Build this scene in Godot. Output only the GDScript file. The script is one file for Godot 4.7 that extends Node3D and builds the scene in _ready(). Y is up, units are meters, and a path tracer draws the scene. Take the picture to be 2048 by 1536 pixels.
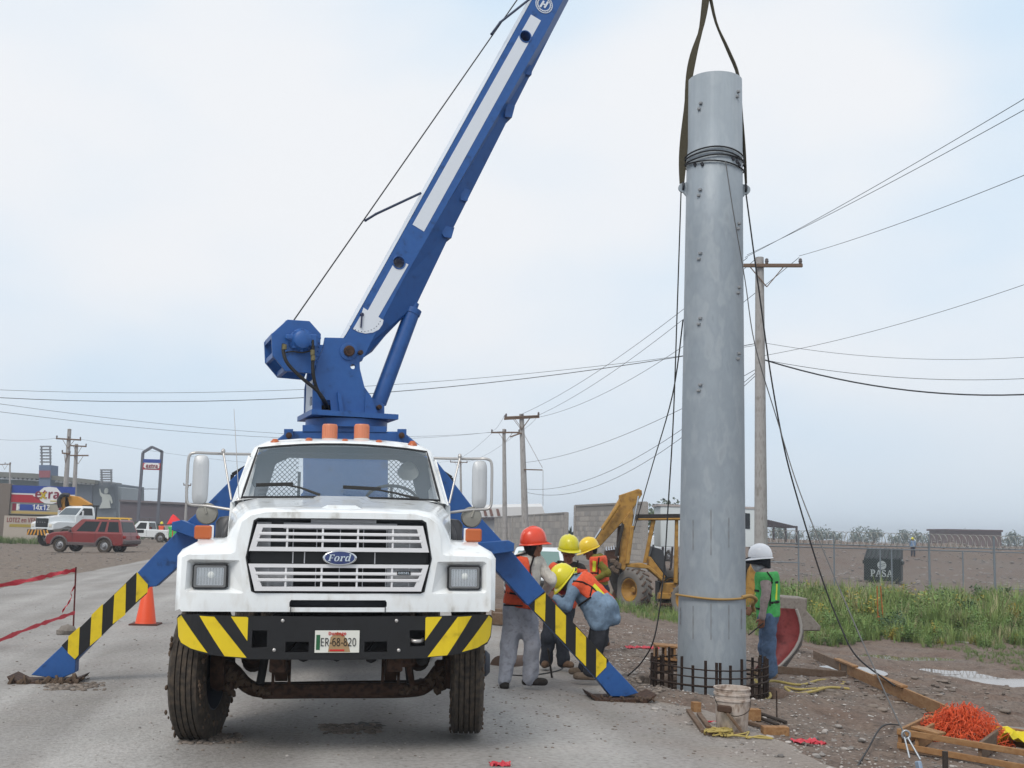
extends Node3D
# ---------------------------------------------------------------- helpers
const F := 2250.0
var cam_pos := Vector3(0, 1.58, 0)
var cam_b := Basis()
var truck_xf := Transform3D()
var rng := RandomNumberGenerator.new()
var MATS := {}
var TEX := {}

func ray(x: float, y: float) -> Vector3:
	return cam_b * Vector3((x - 1024.0) / F, -(y - 768.0) / F, -1.0)
func P(x: float, y: float, d: float) -> Vector3:
	var r := ray(x, y)
	return cam_pos + r * (d / -r.z)
func onp(x: float, y: float, pt: Vector3, n: Vector3) -> Vector3:
	var r := ray(x, y)
	return cam_pos + r * (n.dot(pt - cam_pos) / n.dot(r))
func G(x: float, y: float, up := 0.0) -> Vector3:
	var r := ray(x, y)
	var g := 0.0
	var p := Vector3.ZERO
	for i in 14:
		p = cam_pos + r * ((g + up - cam_pos.y) / r.y)
		g = lerpf(g, gh(p.x, p.z), 0.7)
	return p
func L(x: float, y: float, zl: float) -> Vector3:          # a point of the truck, in its own axes, at depth zl behind the bumper
	var inv := truck_xf.affine_inverse()
	var o := inv * cam_pos
	var d := inv.basis * ray(x, y)
	return o + d * ((zl - o.z) / d.z)
func px_m(d: float) -> float:
	return F / d

class MB:
	var st := SurfaceTool.new()
	var grp := 1
	var count := 0
	func _init():
		st.begin(Mesh.PRIMITIVE_TRIANGLES)
	func tri(a: Vector3, b: Vector3, c: Vector3, g := -1):
		st.set_smooth_group(g)
		st.add_vertex(a)
		st.add_vertex(c)
		st.add_vertex(b)
		count += 1
	func quad(a: Vector3, b: Vector3, c: Vector3, d: Vector3, g := -1):
		tri(a, b, c, g)
		tri(a, c, d, g)
	func face(p: Array, inside: Vector3, g := -1):
		var n: Vector3 = (p[1] - p[0]).cross(p[2] - p[0])
		var c := Vector3.ZERO
		for q in p: c += q
		c /= p.size()
		var rev := n.dot(c - inside) < 0.0
		for i in range(1, p.size() - 1):
			if rev: tri(p[0], p[i + 1], p[i], g)
			else: tri(p[0], p[i], p[i + 1], g)
	func box(c: Vector3, s: Vector3, b := Basis(), bev := 0.0):
		var h := s * 0.5
		bev = minf(bev, minf(h.x, minf(h.y, h.z)) * 0.95)
		var ax := [Vector3.RIGHT, Vector3.UP, Vector3.BACK]
		var pt = func(sx, sy, sz, k):                       # corner point lying on the face across axis k
			var v := Vector3(sx * (h.x - (0.0 if k == 0 else bev)), sy * (h.y - (0.0 if k == 1 else bev)), sz * (h.z - (0.0 if k == 2 else bev)))
			return c + b * v
		for k in 3:
			for s1 in [-1, 1]:
				var f := []
				for q in [[-1, -1], [1, -1], [1, 1], [-1, 1]]:
					if k == 0: f.append(pt.call(s1, q[0], q[1], 0))
					elif k == 1: f.append(pt.call(q[0], s1, q[1], 1))
					else: f.append(pt.call(q[0], q[1], s1, 2))
				face(f, c)
		if bev > 0.0:
			for s1 in [-1, 1]:
				for s2 in [-1, 1]:
					face([pt.call(-1, s1, s2, 1), pt.call(1, s1, s2, 1), pt.call(1, s1, s2, 2), pt.call(-1, s1, s2, 2)], c)
					face([pt.call(s1, -1, s2, 0), pt.call(s1, 1, s2, 0), pt.call(s1, 1, s2, 2), pt.call(s1, -1, s2, 2)], c)
					face([pt.call(s1, s2, -1, 0), pt.call(s1, s2, 1, 0), pt.call(s1, s2, 1, 1), pt.call(s1, s2, -1, 1)], c)
					for s3 in [-1, 1]:
						face([pt.call(s1, s2, s3, 0), pt.call(s1, s2, s3, 1), pt.call(s1, s2, s3, 2)], c)
	func beam(a: Vector3, b: Vector3, w: float, h: float, bev := 0.0, up := Vector3.UP):
		var z := (b - a).normalized()
		if absf(z.dot(up)) > 0.98: up = Vector3.RIGHT
		var x := up.cross(z).normalized()
		var y := z.cross(x)
		box((a + b) * 0.5, Vector3(w, h, a.distance_to(b)), Basis(x, y, z), bev)
	func tube(pts: Array, r, sides := 8, closed := false):
		grp += 1
		var n := pts.size()
		var rings := []
		var up := Vector3.UP
		var d0: Vector3 = (pts[1] - pts[0]).normalized()
		if absf(d0.dot(up)) > 0.9: up = Vector3.RIGHT
		var x := up.cross(d0).normalized()
		for i in n:
			var a: Vector3 = pts[max(i - 1, 0)]
			var b: Vector3 = pts[min(i + 1, n - 1)]
			if closed:
				a = pts[(i - 1 + n) % n]
				b = pts[(i + 1) % n]
			var d := (b - a).normalized()
			x = (x - d * x.dot(d)).normalized()
			var y := d.cross(x)
			var rr: float = r[i] if r is Array else r
			var ring := []
			for k in sides:
				var t := TAU * k / sides
				ring.append(pts[i] + (x * cos(t) + y * sin(t)) * rr)
			rings.append(ring)
		loft(rings, true, not closed, grp, closed)
	func loft(rings: Array, around := true, caps := true, g := -1, loop := false):
		var m: int = rings[0].size()
		for i in (rings.size() if loop else rings.size() - 1):
			var A: Array = rings[i]
			var B: Array = rings[(i + 1) % rings.size()]
			for k in (m if around else m - 1):
				var k2 := (k + 1) % m
				quad(A[k], A[k2], B[k2], B[k], g)
		if caps and around:
			_cap(rings[0], false)
			_cap(rings[-1], true)
	func _cap(r: Array, fwd: bool):
		var c := Vector3.ZERO
		for q in r: c += q
		c /= r.size()
		for k in r.size():
			var k2 := (k + 1) % r.size()
			if fwd: tri(c, r[k], r[k2])
			else: tri(c, r[k2], r[k])
	func lathe(prof: Array, xf := Transform3D(), sides := 20, smooth := true, caps := true):
		grp += 1
		var rings := []
		for p in prof:
			var ring := []
			for k in sides:
				var t := TAU * k / sides
				ring.append(xf * Vector3(p.x * cos(t), p.y, -p.x * sin(t)))
			rings.append(ring)
		for i in rings.size() - 1:                              # sharp where the profile turns more than 40 degrees
			if i > 0:
				var u: Vector2 = (prof[i] - prof[i - 1]).normalized()
				var w: Vector2 = (prof[i + 1] - prof[i]).normalized()
				if u.dot(w) < 0.77: grp += 1
			loft([rings[i], rings[i + 1]], true, false, grp if smooth else -1)
		if caps:
			_cap(rings[0], false)
			_cap(rings[-1], true)
	func ball(c: Vector3, s: Vector3, b := Basis(), seg := 12):
		var pr := []
		for i in seg / 2 + 1:
			var t := -PI / 2 + PI * i / (seg / 2)
			pr.append(Vector2(maxf(cos(t), 0.001), sin(t)))
		lathe(pr, Transform3D(b * Basis.from_scale(s), c), seg, true, false)
	func extrude(p3: Array, off: Vector3, bev := 0.0):
		var n := p3.size()
		var nn := Vector3.ZERO
		for i in n:
			nn += (p3[i] - p3[0]).cross(p3[(i + 1) % n] - p3[0])
		nn = nn.normalized()
		var pts := p3.duplicate()
		if nn.dot(off) > 0.0:                                   # make the front face look away from off
			pts.reverse()
			nn = -nn
		var x: Vector3 = (pts[1] - pts[0]).normalized()
		var y := nn.cross(x)
		var p2 := PackedVector2Array()
		for q in pts: p2.append(Vector2((q - pts[0]).dot(x), (q - pts[0]).dot(y)))
		var ft := pts
		if bev > 0.0:
			ft = []
			for i in n:
				var e1 := (p2[i] - p2[(i - 1 + n) % n]).normalized()
				var e2 := (p2[(i + 1) % n] - p2[i]).normalized()
				var n1 := Vector2(-e1.y, e1.x)
				var n2 := Vector2(-e2.y, e2.x)
				var m := (n1 + n2) / maxf(1.0 + n1.dot(n2), 0.35)
				var q := p2[i] + m * bev
				ft.append(pts[0] + x * q.x + y * q.y)
			for i in n: pts[i] = pts[i] - nn * bev
			for i in n: quad(ft[i], pts[i], pts[(i + 1) % n], ft[(i + 1) % n])
		var idx := Geometry2D.triangulate_polygon(p2)
		for i in range(0, idx.size(), 3):
			tri(ft[idx[i]], ft[idx[i + 1]], ft[idx[i + 2]])
			tri(p3_back(pts, idx[i], off), p3_back(pts, idx[i + 2], off), p3_back(pts, idx[i + 1], off))
		for i in n:
			var j := (i + 1) % n
			quad(pts[i], pts[i] + off, pts[j] + off, pts[j])
	func p3_back(pts, i, off): return pts[i] + off
	# a polygon with holes drawn in x,y, cut into upright bands so that zf(x,y) can bend it
	func panel(outline: Array, holes: Array, cuts: Array, zf: Callable, back := 0.0, xf := Transform3D()):
		var lo := 1e9
		var hi := -1e9
		for q in outline:
			lo = minf(lo, q.x)
			hi = maxf(hi, q.x)
		var cs := [lo - 1.0]
		for c in cuts:
			if c > lo and c < hi: cs.append(c)
		cs.append(hi + 1.0)
		var big := 100.0
		for i in cs.size() - 1:
			var band := PackedVector2Array([Vector2(cs[i], -big), Vector2(cs[i + 1], -big), Vector2(cs[i + 1], big), Vector2(cs[i], big)])
			var parts := Geometry2D.intersect_polygons(PackedVector2Array(outline), band)
			for h in holes:
				var nx := []
				for q in parts: nx.append_array(Geometry2D.clip_polygons(q, PackedVector2Array(h)))
				parts.assign(nx)
			for q in parts:
				var idx := Geometry2D.triangulate_polygon(q)
				for k in range(0, idx.size(), 3):
					var t := []
					for j in 3:
						var v: Vector2 = q[idx[k + j]]
						t.append(xf * Vector3(v.x, v.y, zf.call(v.x, v.y)))
					var dn := xf.basis * Vector3(0, 0, 1)
					if (t[1] - t[0]).cross(t[2] - t[0]).dot(dn) > 0.0: tri(t[0], t[1], t[2])
					else: tri(t[0], t[2], t[1])
					if back != 0.0:
						var o := xf.basis * Vector3(0, 0, -back)
						tri(t[0] + o, t[1] + o, t[2] + o)
		if back != 0.0:
			for h in [outline] + holes:
				for k in h.size():
					var a: Vector2 = h[k]
					var b: Vector2 = h[(k + 1) % h.size()]
					var n := 1 + int(absf(a.x - b.x) / 0.1)
					for j in n:
						var u := a.lerp(b, float(j) / n)
						var w := a.lerp(b, float(j + 1) / n)
						var p0 := Vector3(u.x, u.y, zf.call(u.x, u.y))
						var p1 := Vector3(w.x, w.y, zf.call(w.x, w.y))
						quad(xf * p0, xf * (p0 - Vector3(0, 0, back)), xf * (p1 - Vector3(0, 0, back)), xf * p1)
	func add(mesh: Mesh, xf := Transform3D()):
		for i in mesh.get_surface_count(): st.append_from(mesh, i, xf)
		count += 1
	func done() -> ArrayMesh:
		st.generate_normals()
		return st.commit()

func V(x, y, z) -> Vector3: return Vector3(x, y, z)
func smooth_pts(p: Array, n := 6) -> Array:
	var o := []
	for i in p.size() - 1:
		var a = p[max(i - 1, 0)]
		var d = p[min(i + 2, p.size() - 1)]
		for k in n:
			var t := float(k) / n
			o.append(p[i].cubic_interpolate(p[i + 1], a, d, t))
	o.append(p[-1])
	return o
func sag(a: Vector3, b: Vector3, s: float, n := 16) -> Array:
	var o := []
	for i in n + 1:
		var t := float(i) / n
		o.append(a.lerp(b, t) - Vector3(0, s * 4.0 * t * (1.0 - t), 0))
	return o
func aim(a: Vector3, b: Vector3) -> Transform3D:             # y axis runs from a to b
	var y := (b - a).normalized()
	var x := (Vector3.BACK if absf(y.z) < 0.9 else Vector3.RIGHT).cross(y).normalized()
	return Transform3D(Basis(x, y, x.cross(y)), a)

func numbered(parent: Node, called: String) -> String:
	if not parent.has_node(NodePath(called)): return called
	var i := 1
	while parent.has_node(NodePath("%s_%03d" % [called, i])): i += 1
	return "%s_%03d" % [called, i]
func obj(called: String, mb, m: Material, parent: Node = self, xf := Transform3D()) -> MeshInstance3D:
	var o := MeshInstance3D.new()
	o.mesh = mb.done() if mb is MB else mb
	o.material_override = m
	o.name = numbered(parent, called)
	o.transform = xf
	parent.add_child(o, true)
	return o
func tag(o: Node, label: String, category: String, group := "") -> Node:
	o.set_meta("label", label)
	o.set_meta("category", category)
	if group != "": o.set_meta("group", group)
	return o
func thing(called: String, label: String, category: String, at := Vector3.ZERO, turn := 0.0, group := "") -> Node3D:
	var o := Node3D.new()
	o.name = numbered(self, called)
	o.position = at
	o.rotation.y = turn
	add_child(o, true)
	tag(o, label, category, group)
	return o
func part_node(called: String, parent: Node) -> Node3D:
	var o := Node3D.new()
	o.name = numbered(parent, called)
	parent.add_child(o, true)
	return o
func struct(o: Node) -> Node:
	o.set_meta("kind", "structure")
	return o

# ---------------------------------------------------------------- textures and materials
func grey_noise(sd: int, freq: float, lo: float, hi: float, oct := 4, size := 512, kind := FastNoiseLite.TYPE_SIMPLEX_SMOOTH, gamma := 1.0) -> Image:
	var n := FastNoiseLite.new()
	n.seed = sd
	n.noise_type = kind
	n.frequency = freq
	n.fractal_octaves = oct
	var im := n.get_seamless_image(size, size)
	var b := im.get_data()
	var lut := PackedByteArray()
	for i in 256: lut.append(int(255.0 * clampf(lo + (hi - lo) * pow(i / 255.0, gamma), 0, 1)))
	for i in b.size(): b[i] = lut[b[i]]
	return Image.create_from_data(size, size, false, Image.FORMAT_L8, b)
func ramp_noise(sd: int, freq: float, cols: Array, oct := 4, size := 512, kind := FastNoiseLite.TYPE_SIMPLEX_SMOOTH) -> Image:
	var n := FastNoiseLite.new()
	n.seed = sd
	n.noise_type = kind
	n.frequency = freq
	n.fractal_octaves = oct
	var b := n.get_seamless_image(size, size).get_data()
	var o := PackedByteArray()
	o.resize(b.size() * 3)
	var lut := []
	for i in 256:
		var t := i / 255.0 * (cols.size() - 1)
		var k := mini(int(t), cols.size() - 2)
		lut.append(cols[k].lerp(cols[k + 1], t - k))
	for i in b.size():
		var c: Color = lut[b[i]]
		o[i * 3] = int(c.r * 255)
		o[i * 3 + 1] = int(c.g * 255)
		o[i * 3 + 2] = int(c.b * 255)
	return Image.create_from_data(size, size, false, Image.FORMAT_RGB8, o)
func tex(key: String, make: Callable) -> ImageTexture:
	if not TEX.has(key): TEX[key] = ImageTexture.create_from_image(make.call())
	return TEX[key]
func nrm(key: String, sd: int, freq: float, strength: float, oct := 4, size := 512) -> ImageTexture:
	return tex(key, func():
		var im := grey_noise(sd, freq, 0, 1, oct, size)
		im.convert(Image.FORMAT_RGBA8)
		im.bump_map_to_normal_map(strength)
		return im)
func mat(key: String, col: Color, rough := 0.6, metal := 0.0, opt := {}) -> StandardMaterial3D:
	if MATS.has(key): return MATS[key]
	var m := StandardMaterial3D.new()
	m.albedo_color = col
	m.roughness = rough
	m.metallic = metal
	if opt.has("tex"):
		m.albedo_texture = opt.tex
		m.uv1_triplanar = true
		m.uv1_world_triplanar = opt.get("world", false)
		m.uv1_scale = opt.get("scale", Vector3.ONE)
	if opt.has("nrm"):
		m.normal_enabled = true
		m.normal_texture = opt.nrm
		m.normal_scale = opt.get("ns", 1.0)
		m.uv1_triplanar = true
		m.uv1_world_triplanar = opt.get("world", false)
		m.uv1_scale = opt.get("scale", Vector3.ONE)
	if opt.has("coat"):
		m.clearcoat_enabled = true
		m.clearcoat = opt.coat
		m.clearcoat_roughness = 0.08
	if opt.get("vc", false): m.vertex_color_use_as_albedo = true
	if opt.has("alpha"):
		m.transparency = BaseMaterial3D.TRANSPARENCY_ALPHA
		m.albedo_color.a = opt.alpha
	if opt.has("back"):
		m.backlight_enabled = true
		m.backlight = opt.back
	if opt.get("two", false): m.cull_mode = BaseMaterial3D.CULL_DISABLED
	MATS[key] = m
	return m
func text_mesh(s: String, size: float, depth := 0.004, bold := true, serif := false) -> TextMesh:
	var t := TextMesh.new()
	var f := SystemFont.new()
	f.font_names = PackedStringArray(["Droid Serif" if serif else "Droid Sans"])
	f.font_weight = 700 if bold else 400
	t.font = f
	t.text = s
	t.font_size = 64
	t.pixel_size = size / 64.0
	t.depth = depth
	t.curve_step = 2.0
	return t
# ---------------------------------------------------------------- the lie of the land
var hn := FastNoiseLite.new()
var hn2 := FastNoiseLite.new()
const POLE_X := 2.29
const POLE_Z := -12.75
func road_s(x: float, z: float) -> float:                   # metres to the right of the road's right edge
	return x - (2.5 + (z + 7.9) * 0.18)
func road_l(x: float, z: float) -> float:                   # metres to the left of its left edge
	return -10.9 + (z + 24.5) * 0.16 - x
func road_h(s: float) -> float:
	return -0.11 * smoothstep(-3.0, 0.0, s)
func gh(x: float, z: float) -> float:
	var s := road_s(x, z)
	var l := road_l(x, z)
	var h := road_h(s)
	if s > 0.0:
		h -= 0.1 * (1.0 - exp(-s / 0.7)) + 0.62 * smoothstep(0.8, 8.5, s)
	if l > 0.0:
		h -= 0.22 * smoothstep(0.0, 9.0, l)
	if s > 0.0 and z < -46.0: h += 0.5 * smoothstep(-46.0, -60.0, z) * smoothstep(22.0, 13.0, x)
	if x > 8.0 and z < -62.0:                                 # spoil heaps beyond the fence
		var far := -z
		var m := smoothstep(72.0, 118.0, far) * (1.0 - smoothstep(150.0, 210.0, far)) * smoothstep(8.0, 26.0, x)
		h += m * (1.75 + 0.9 * hn2.get_noise_2d(x * 0.9, z * 0.9) + 0.5 * hn.get_noise_2d(x * 0.35, z * 0.35) + 0.3 * hn2.get_noise_2d(x * 6.0, z * 6.0))
	return h
var puddles := []
func ground_h(x: float, z: float) -> float:
	var s := road_s(x, z)
	var l := road_l(x, z)
	var h := gh(x, z)
	h -= 0.05 * smoothstep(0.15, -0.5, s) * smoothstep(0.15, -0.5, l)
	var off := maxf(smoothstep(-0.2, 1.0, s), smoothstep(-0.2, 1.5, l))
	if off > 0.0:
		h += off * (0.07 * hn.get_noise_2d(x * 1.0, z * 1.0) + 0.03 * hn2.get_noise_2d(x * 9.0, z * 9.0) + 0.02 * hn.get_noise_2d(x * 4.0, z * 4.0))
	if x > 3.5 and z > -19.0 and z < -10.0:                      # churned mud beside the form beam
		h += 0.09 * smoothstep(3.5, 5.0, x) * maxf(hn.get_noise_2d(x * 0.9 + 7.0, z * 2.2), -0.2)
	for p in puddles:
		var d := Vector2((x - p[0].x) / p[1], (z - p[0].z) / p[2]).length()
		if d < 1.6:
			var k := 1.0 - smoothstep(0.5, 1.6, d)
			h = lerpf(h, gh(p[0].x, p[0].z) - 0.05 + 0.035 * hn.get_noise_2d(x * 2.0, z * 2.0), k)
	var pd := Vector2(x - POLE_X, z - POLE_Z).length()
	if pd < 1.5:
		var rag := 0.05 * hn.get_noise_2d(x * 6.0, z * 6.0)
		h += 0.1 * smoothstep(1.5, 0.95, pd)
		h -= 0.75 * smoothstep(0.80 + rag, 0.66 + rag, pd)
	return h

func lines(fine_a: float, fine_b: float, fine: float, lo: float, hi: float, grow: float, most := 40.0) -> Array:
	var o := []
	var t := fine_a
	while t < fine_b:
		o.append(t)
		t += fine
	o.append(fine_b)
	var st := fine
	t = fine_b
	while t < hi:
		st = minf(st * grow, most)
		t += st
		o.append(t)
	st = fine
	t = fine_a
	while t > lo:
		st = minf(st * grow, most)
		t -= st
		o.push_front(t)
	return o

func grid_mesh(xs: Array, zs: Array, hf: Callable, cf: Callable) -> ArrayMesh:
	var v := PackedVector3Array()
	var n := PackedVector3Array()
	var c := PackedColorArray()
	var idx := PackedInt32Array()
	for z in zs:
		for x in xs:
			v.append(Vector3(x, hf.call(x, z), z))
			c.append(cf.call(x, z))
	var w := xs.size()
	n.resize(v.size())
	for j in zs.size():
		for i in w:
			var a := v[j * w + min(i + 1, w - 1)] - v[j * w + max(i - 1, 0)]
			var b := v[min(j + 1, zs.size() - 1) * w + i] - v[max(j - 1, 0) * w + i]
			var q := a.cross(b)
			if q.y < 0.0: q = -q
			n[j * w + i] = q.normalized()
	for j in zs.size() - 1:
		for i in w - 1:
			var a := j * w + i
			if zs[j + 1] > zs[j]: idx.append_array([a, a + 1, a + w, a + 1, a + w + 1, a + w])
			else: idx.append_array([a, a + w, a + 1, a + 1, a + w, a + w + 1])
	var arr := []
	arr.resize(Mesh.ARRAY_MAX)
	arr[Mesh.ARRAY_VERTEX] = v
	arr[Mesh.ARRAY_NORMAL] = n
	arr[Mesh.ARRAY_COLOR] = c
	arr[Mesh.ARRAY_INDEX] = idx
	var m := ArrayMesh.new()
	m.add_surface_from_arrays(Mesh.PRIMITIVE_TRIANGLES, arr)
	return m

func setting_light():
	cam_b = Basis(Vector3.RIGHT, deg_to_rad(7.4)) * Basis(Vector3.BACK, deg_to_rad(1.5))
	var cam := Camera3D.new()
	cam.name = "camera"
	cam.transform = Transform3D(cam_b, cam_pos)
	cam.fov = rad_to_deg(2.0 * atan(768.0 / F))
	cam.far = 4000.0
	cam.near = 0.05
	add_child(cam)
	cam.current = true
	var e := Environment.new()
	e.tonemap_mode = Environment.TONE_MAPPER_LINEAR
	e.tonemap_exposure = 1.02
	e.background_mode = Environment.BG_SKY
	e.sdfgi_enabled = true
	e.ssao_enabled = true
	e.ssil_enabled = true
	e.fog_enabled = true
	e.fog_density = 0.0009
	e.fog_light_color = Color(0.89, 0.925, 0.965)
	var sky := Sky.new()
	var pan := PanoramaSkyMaterial.new()
	var w := 1024
	var h := 512
	var im := Image.create(w, h, false, Image.FORMAT_RGBF)
	var n1 := FastNoiseLite.new()
	n1.seed = 21
	n1.frequency = 1.0
	n1.fractal_octaves = 5
	n1.fractal_gain = 0.45
	var n2 := FastNoiseLite.new()
	n2.seed = 5
	n2.frequency = 0.55
	n2.fractal_octaves = 3
	var blue := Color(0.80, 0.88, 0.95).srgb_to_linear() * 1.06
	var white := Color(0.945, 0.955, 0.97).srgb_to_linear()
	var low := Color(0.835, 0.89, 0.94).srgb_to_linear()
	for j in h:
		var el := PI / 2 - PI * (j + 0.5) / h
		for i in w:
			var az := TAU * (i + 0.5) / w
			var d := Vector3(cos(el) * sin(az), sin(el), cos(el) * cos(az))
			var q := d * 2.1 + Vector3(0, d.y * 2.2, 0)
			var t := 0.5 + 0.62 * n1.get_noise_3dv(q) + 0.55 * n2.get_noise_3dv(q + Vector3(7, 2, 1))
			var c := blue.lerp(white, smoothstep(-0.05, 0.75, t))
			c = low.lerp(c, smoothstep(-0.02, 0.2, sin(el)) * 0.9 + 0.1)
			if el < 0: c = low
			im.set_pixel(i, j, c)
	pan.panorama = ImageTexture.create_from_image(im)
	sky.sky_material = pan
	e.sky = sky
	e.background_energy_multiplier = 1.0
	var we := WorldEnvironment.new()
	we.name = "world_environment"
	we.environment = e
	add_child(we)
	var sun := DirectionalLight3D.new()
	sun.name = "sun"
	sun.light_energy = 0.6
	sun.light_color = Color(1.0, 0.97, 0.93)
	sun.light_angular_distance = 24.0
	sun.shadow_enabled = true
	add_child(sun)
	sun.look_at_from_position(Vector3(-18, 46, 34), Vector3.ZERO)

func build_ground():
	hn.seed = 3
	hn.frequency = 0.9
	hn.fractal_octaves = 4
	hn2.seed = 8
	hn2.frequency = 0.12
	hn2.fractal_octaves = 3
	for a in [[1958, 1353, 0.5, 0.85], [1680, 1337, 0.5, 0.6], [1800, 1313, 1.3, 0.5], [1868, 1338, 0.3, 0.4], [2040, 1362, 0.5, 0.6]]:
		puddles.append([G(a[0], a[1]), a[2], a[3]])
	var fine := tex("dirt_fine", func(): return ramp_noise(11, 0.035, [Color(0.55, 0.52, 0.5), Color(0.82, 0.8, 0.78), Color(0.9, 0.88, 0.86), Color(1, 1, 1)], 5, 1024))
	var dm := mat("dirt", Color(1, 1, 1), 0.95, 0.0, {"vc": true, "tex": fine, "world": true, "scale": Vector3(0.45, 0.45, 0.45), "nrm": nrm("dirt_n", 12, 0.05, 6.0, 5, 1024), "ns": 1.3})
	dm.detail_enabled = true
	dm.detail_blend_mode = BaseMaterial3D.BLEND_MODE_MUL
	dm.detail_albedo = tex("dirt_big", func(): return ramp_noise(17, 0.012, [Color(0.72, 0.70, 0.69), Color(1, 1, 1), Color(0.86, 0.84, 0.83)], 4, 512))
	dm.detail_uv_layer = BaseMaterial3D.DETAIL_UV_1
	var brown := Color(0.245, 0.185, 0.15)
	var grey := Color(0.25, 0.215, 0.19)
	var tan := Color(0.30, 0.255, 0.215)
	var red := Color(0.20, 0.135, 0.105)
	var cf = func(x: float, z: float) -> Color:
		var s := road_s(x, z)
		var l := road_l(x, z)
		var a := 0.5 + 0.5 * hn2.get_noise_2d(x * 5.0, z * 5.0)
		var b := 0.5 + 0.5 * hn.get_noise_2d(x * 0.7 + 40.0, z * 0.7)
		var c := brown.lerp(grey, clampf(a * 1.6 - 0.3, 0, 1)).lerp(red, clampf(b * 2.6 - 1.3, 0, 0.9))
		if l > -0.5: c = tan.lerp(grey, a * 0.7)
		return c
	var xs := lines(0.5, 11.5, 0.12, -900, 900, 1.075)
	var zs := lines(-22.0, -7.0, 0.12, -1500, 14, 1.03)
	var g := obj("ground", grid_mesh(xs, zs, ground_h, cf), dm)
	struct(g)
	# road: worn, dusty concrete, its right shoulder falling away
	var rt := tex("road_fine", func(): return ramp_noise(31, 0.03, [Color(0.74, 0.72, 0.70), Color(0.9, 0.89, 0.88), Color(0.96, 0.95, 0.94), Color(1, 1, 1)], 5, 1024))
	var rm := mat("road", Color(1, 1, 1), 0.93, 0.0, {"vc": true, "tex": rt, "world": true, "scale": Vector3(0.5, 0.5, 0.5), "nrm": nrm("road_n", 33, 0.12, 2.5, 4, 512), "ns": 0.7})
	var us := []
	for i in 57: us.append(-0.35 + i * 0.0125 * 1.0)
	var zr := lines(-24.0, -5.0, 0.2, -900, 14, 1.06)
	var v := PackedVector3Array()
	var n := PackedVector3Array()
	var c := PackedColorArray()
	var idx := PackedInt32Array()
	var cols := []
	for i in 64: cols.append(i / 63.0)
	var c1 := Color(0.325, 0.318, 0.312)
	var c2 := Color(0.262, 0.25, 0.24)
	var c3 := Color(0.41, 0.405, 0.398)
	for z in zr:
		var xr: float = 2.5 + (z + 7.9) * 0.18 + 0.8
		var xl: float = -10.9 + (z + 24.5) * 0.16 - 0.8
		for t in cols:
			var x := lerpf(xl, xr, t)
			var s := road_s(x, z)
			var l := road_l(x, z)
			var y := gh(x, z) + 0.006 - 0.09 * smoothstep(0.1, 0.8, s) - 0.09 * smoothstep(0.1, 0.8, l)
			v.append(Vector3(x, y, z))
			n.append(Vector3(0.03, 1, 0).normalized())
			var a := 0.5 + 0.5 * hn2.get_noise_2d(x * 7.0, z * 2.0)
			var trk := 0.5 + 0.5 * hn.get_noise_2d(s * 1.3 + 9.0, z * 0.05)
			var k := c1.lerp(c2, clampf(a * 1.7 - 0.35, 0, 1)).lerp(c3, clampf(trk * 2.6 - 1.05, 0, 0.9))
			var gr := 1.0 + 0.16 * hn.get_noise_2d(x * 0.8 + 20.0, z * 0.5) + 0.1 * hn.get_noise_2d(x * 3.0, z * 2.0)
			k = Color(k.r * gr, k.g * gr, k.b * gr)
			# mud trodden over the road edge from the dirt beside it
			k = k.lerp(Color(0.25, 0.21, 0.18), 0.8 * smoothstep(-1.3, 0.2, s + 0.7 * hn.get_noise_2d(x * 1.1, z * 1.1)))
			c.append(k)
	for j in zr.size() - 1:
		for i in 63:
			var a := j * 64 + i
			idx.append_array([a, a + 1, a + 64, a + 1, a + 65, a + 64])
	var arr := []
	arr.resize(Mesh.ARRAY_MAX)
	arr[Mesh.ARRAY_VERTEX] = v
	arr[Mesh.ARRAY_NORMAL] = n
	arr[Mesh.ARRAY_COLOR] = c
	arr[Mesh.ARRAY_INDEX] = idx
	var m := ArrayMesh.new()
	m.add_surface_from_arrays(Mesh.PRIMITIVE_TRIANGLES, arr)
	struct(obj("road", m, rm))
	# rain water standing in the ruts
	var wm := mat("water", Color(0.47, 0.42, 0.38), 0.03, 0.0, {})
	for p in puddles:
		var mb := MB.new()
		var ring := []
		for k in 28:
			var t := TAU * k / 28
			ring.append(Vector3(p[0].x + cos(t) * p[1] * 1.5, gh(p[0].x, p[0].z) - 0.03, p[0].z + sin(t) * p[2] * 1.5))
		mb._cap(ring, true)
		struct(obj("puddle_water", mb, wm))
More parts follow.
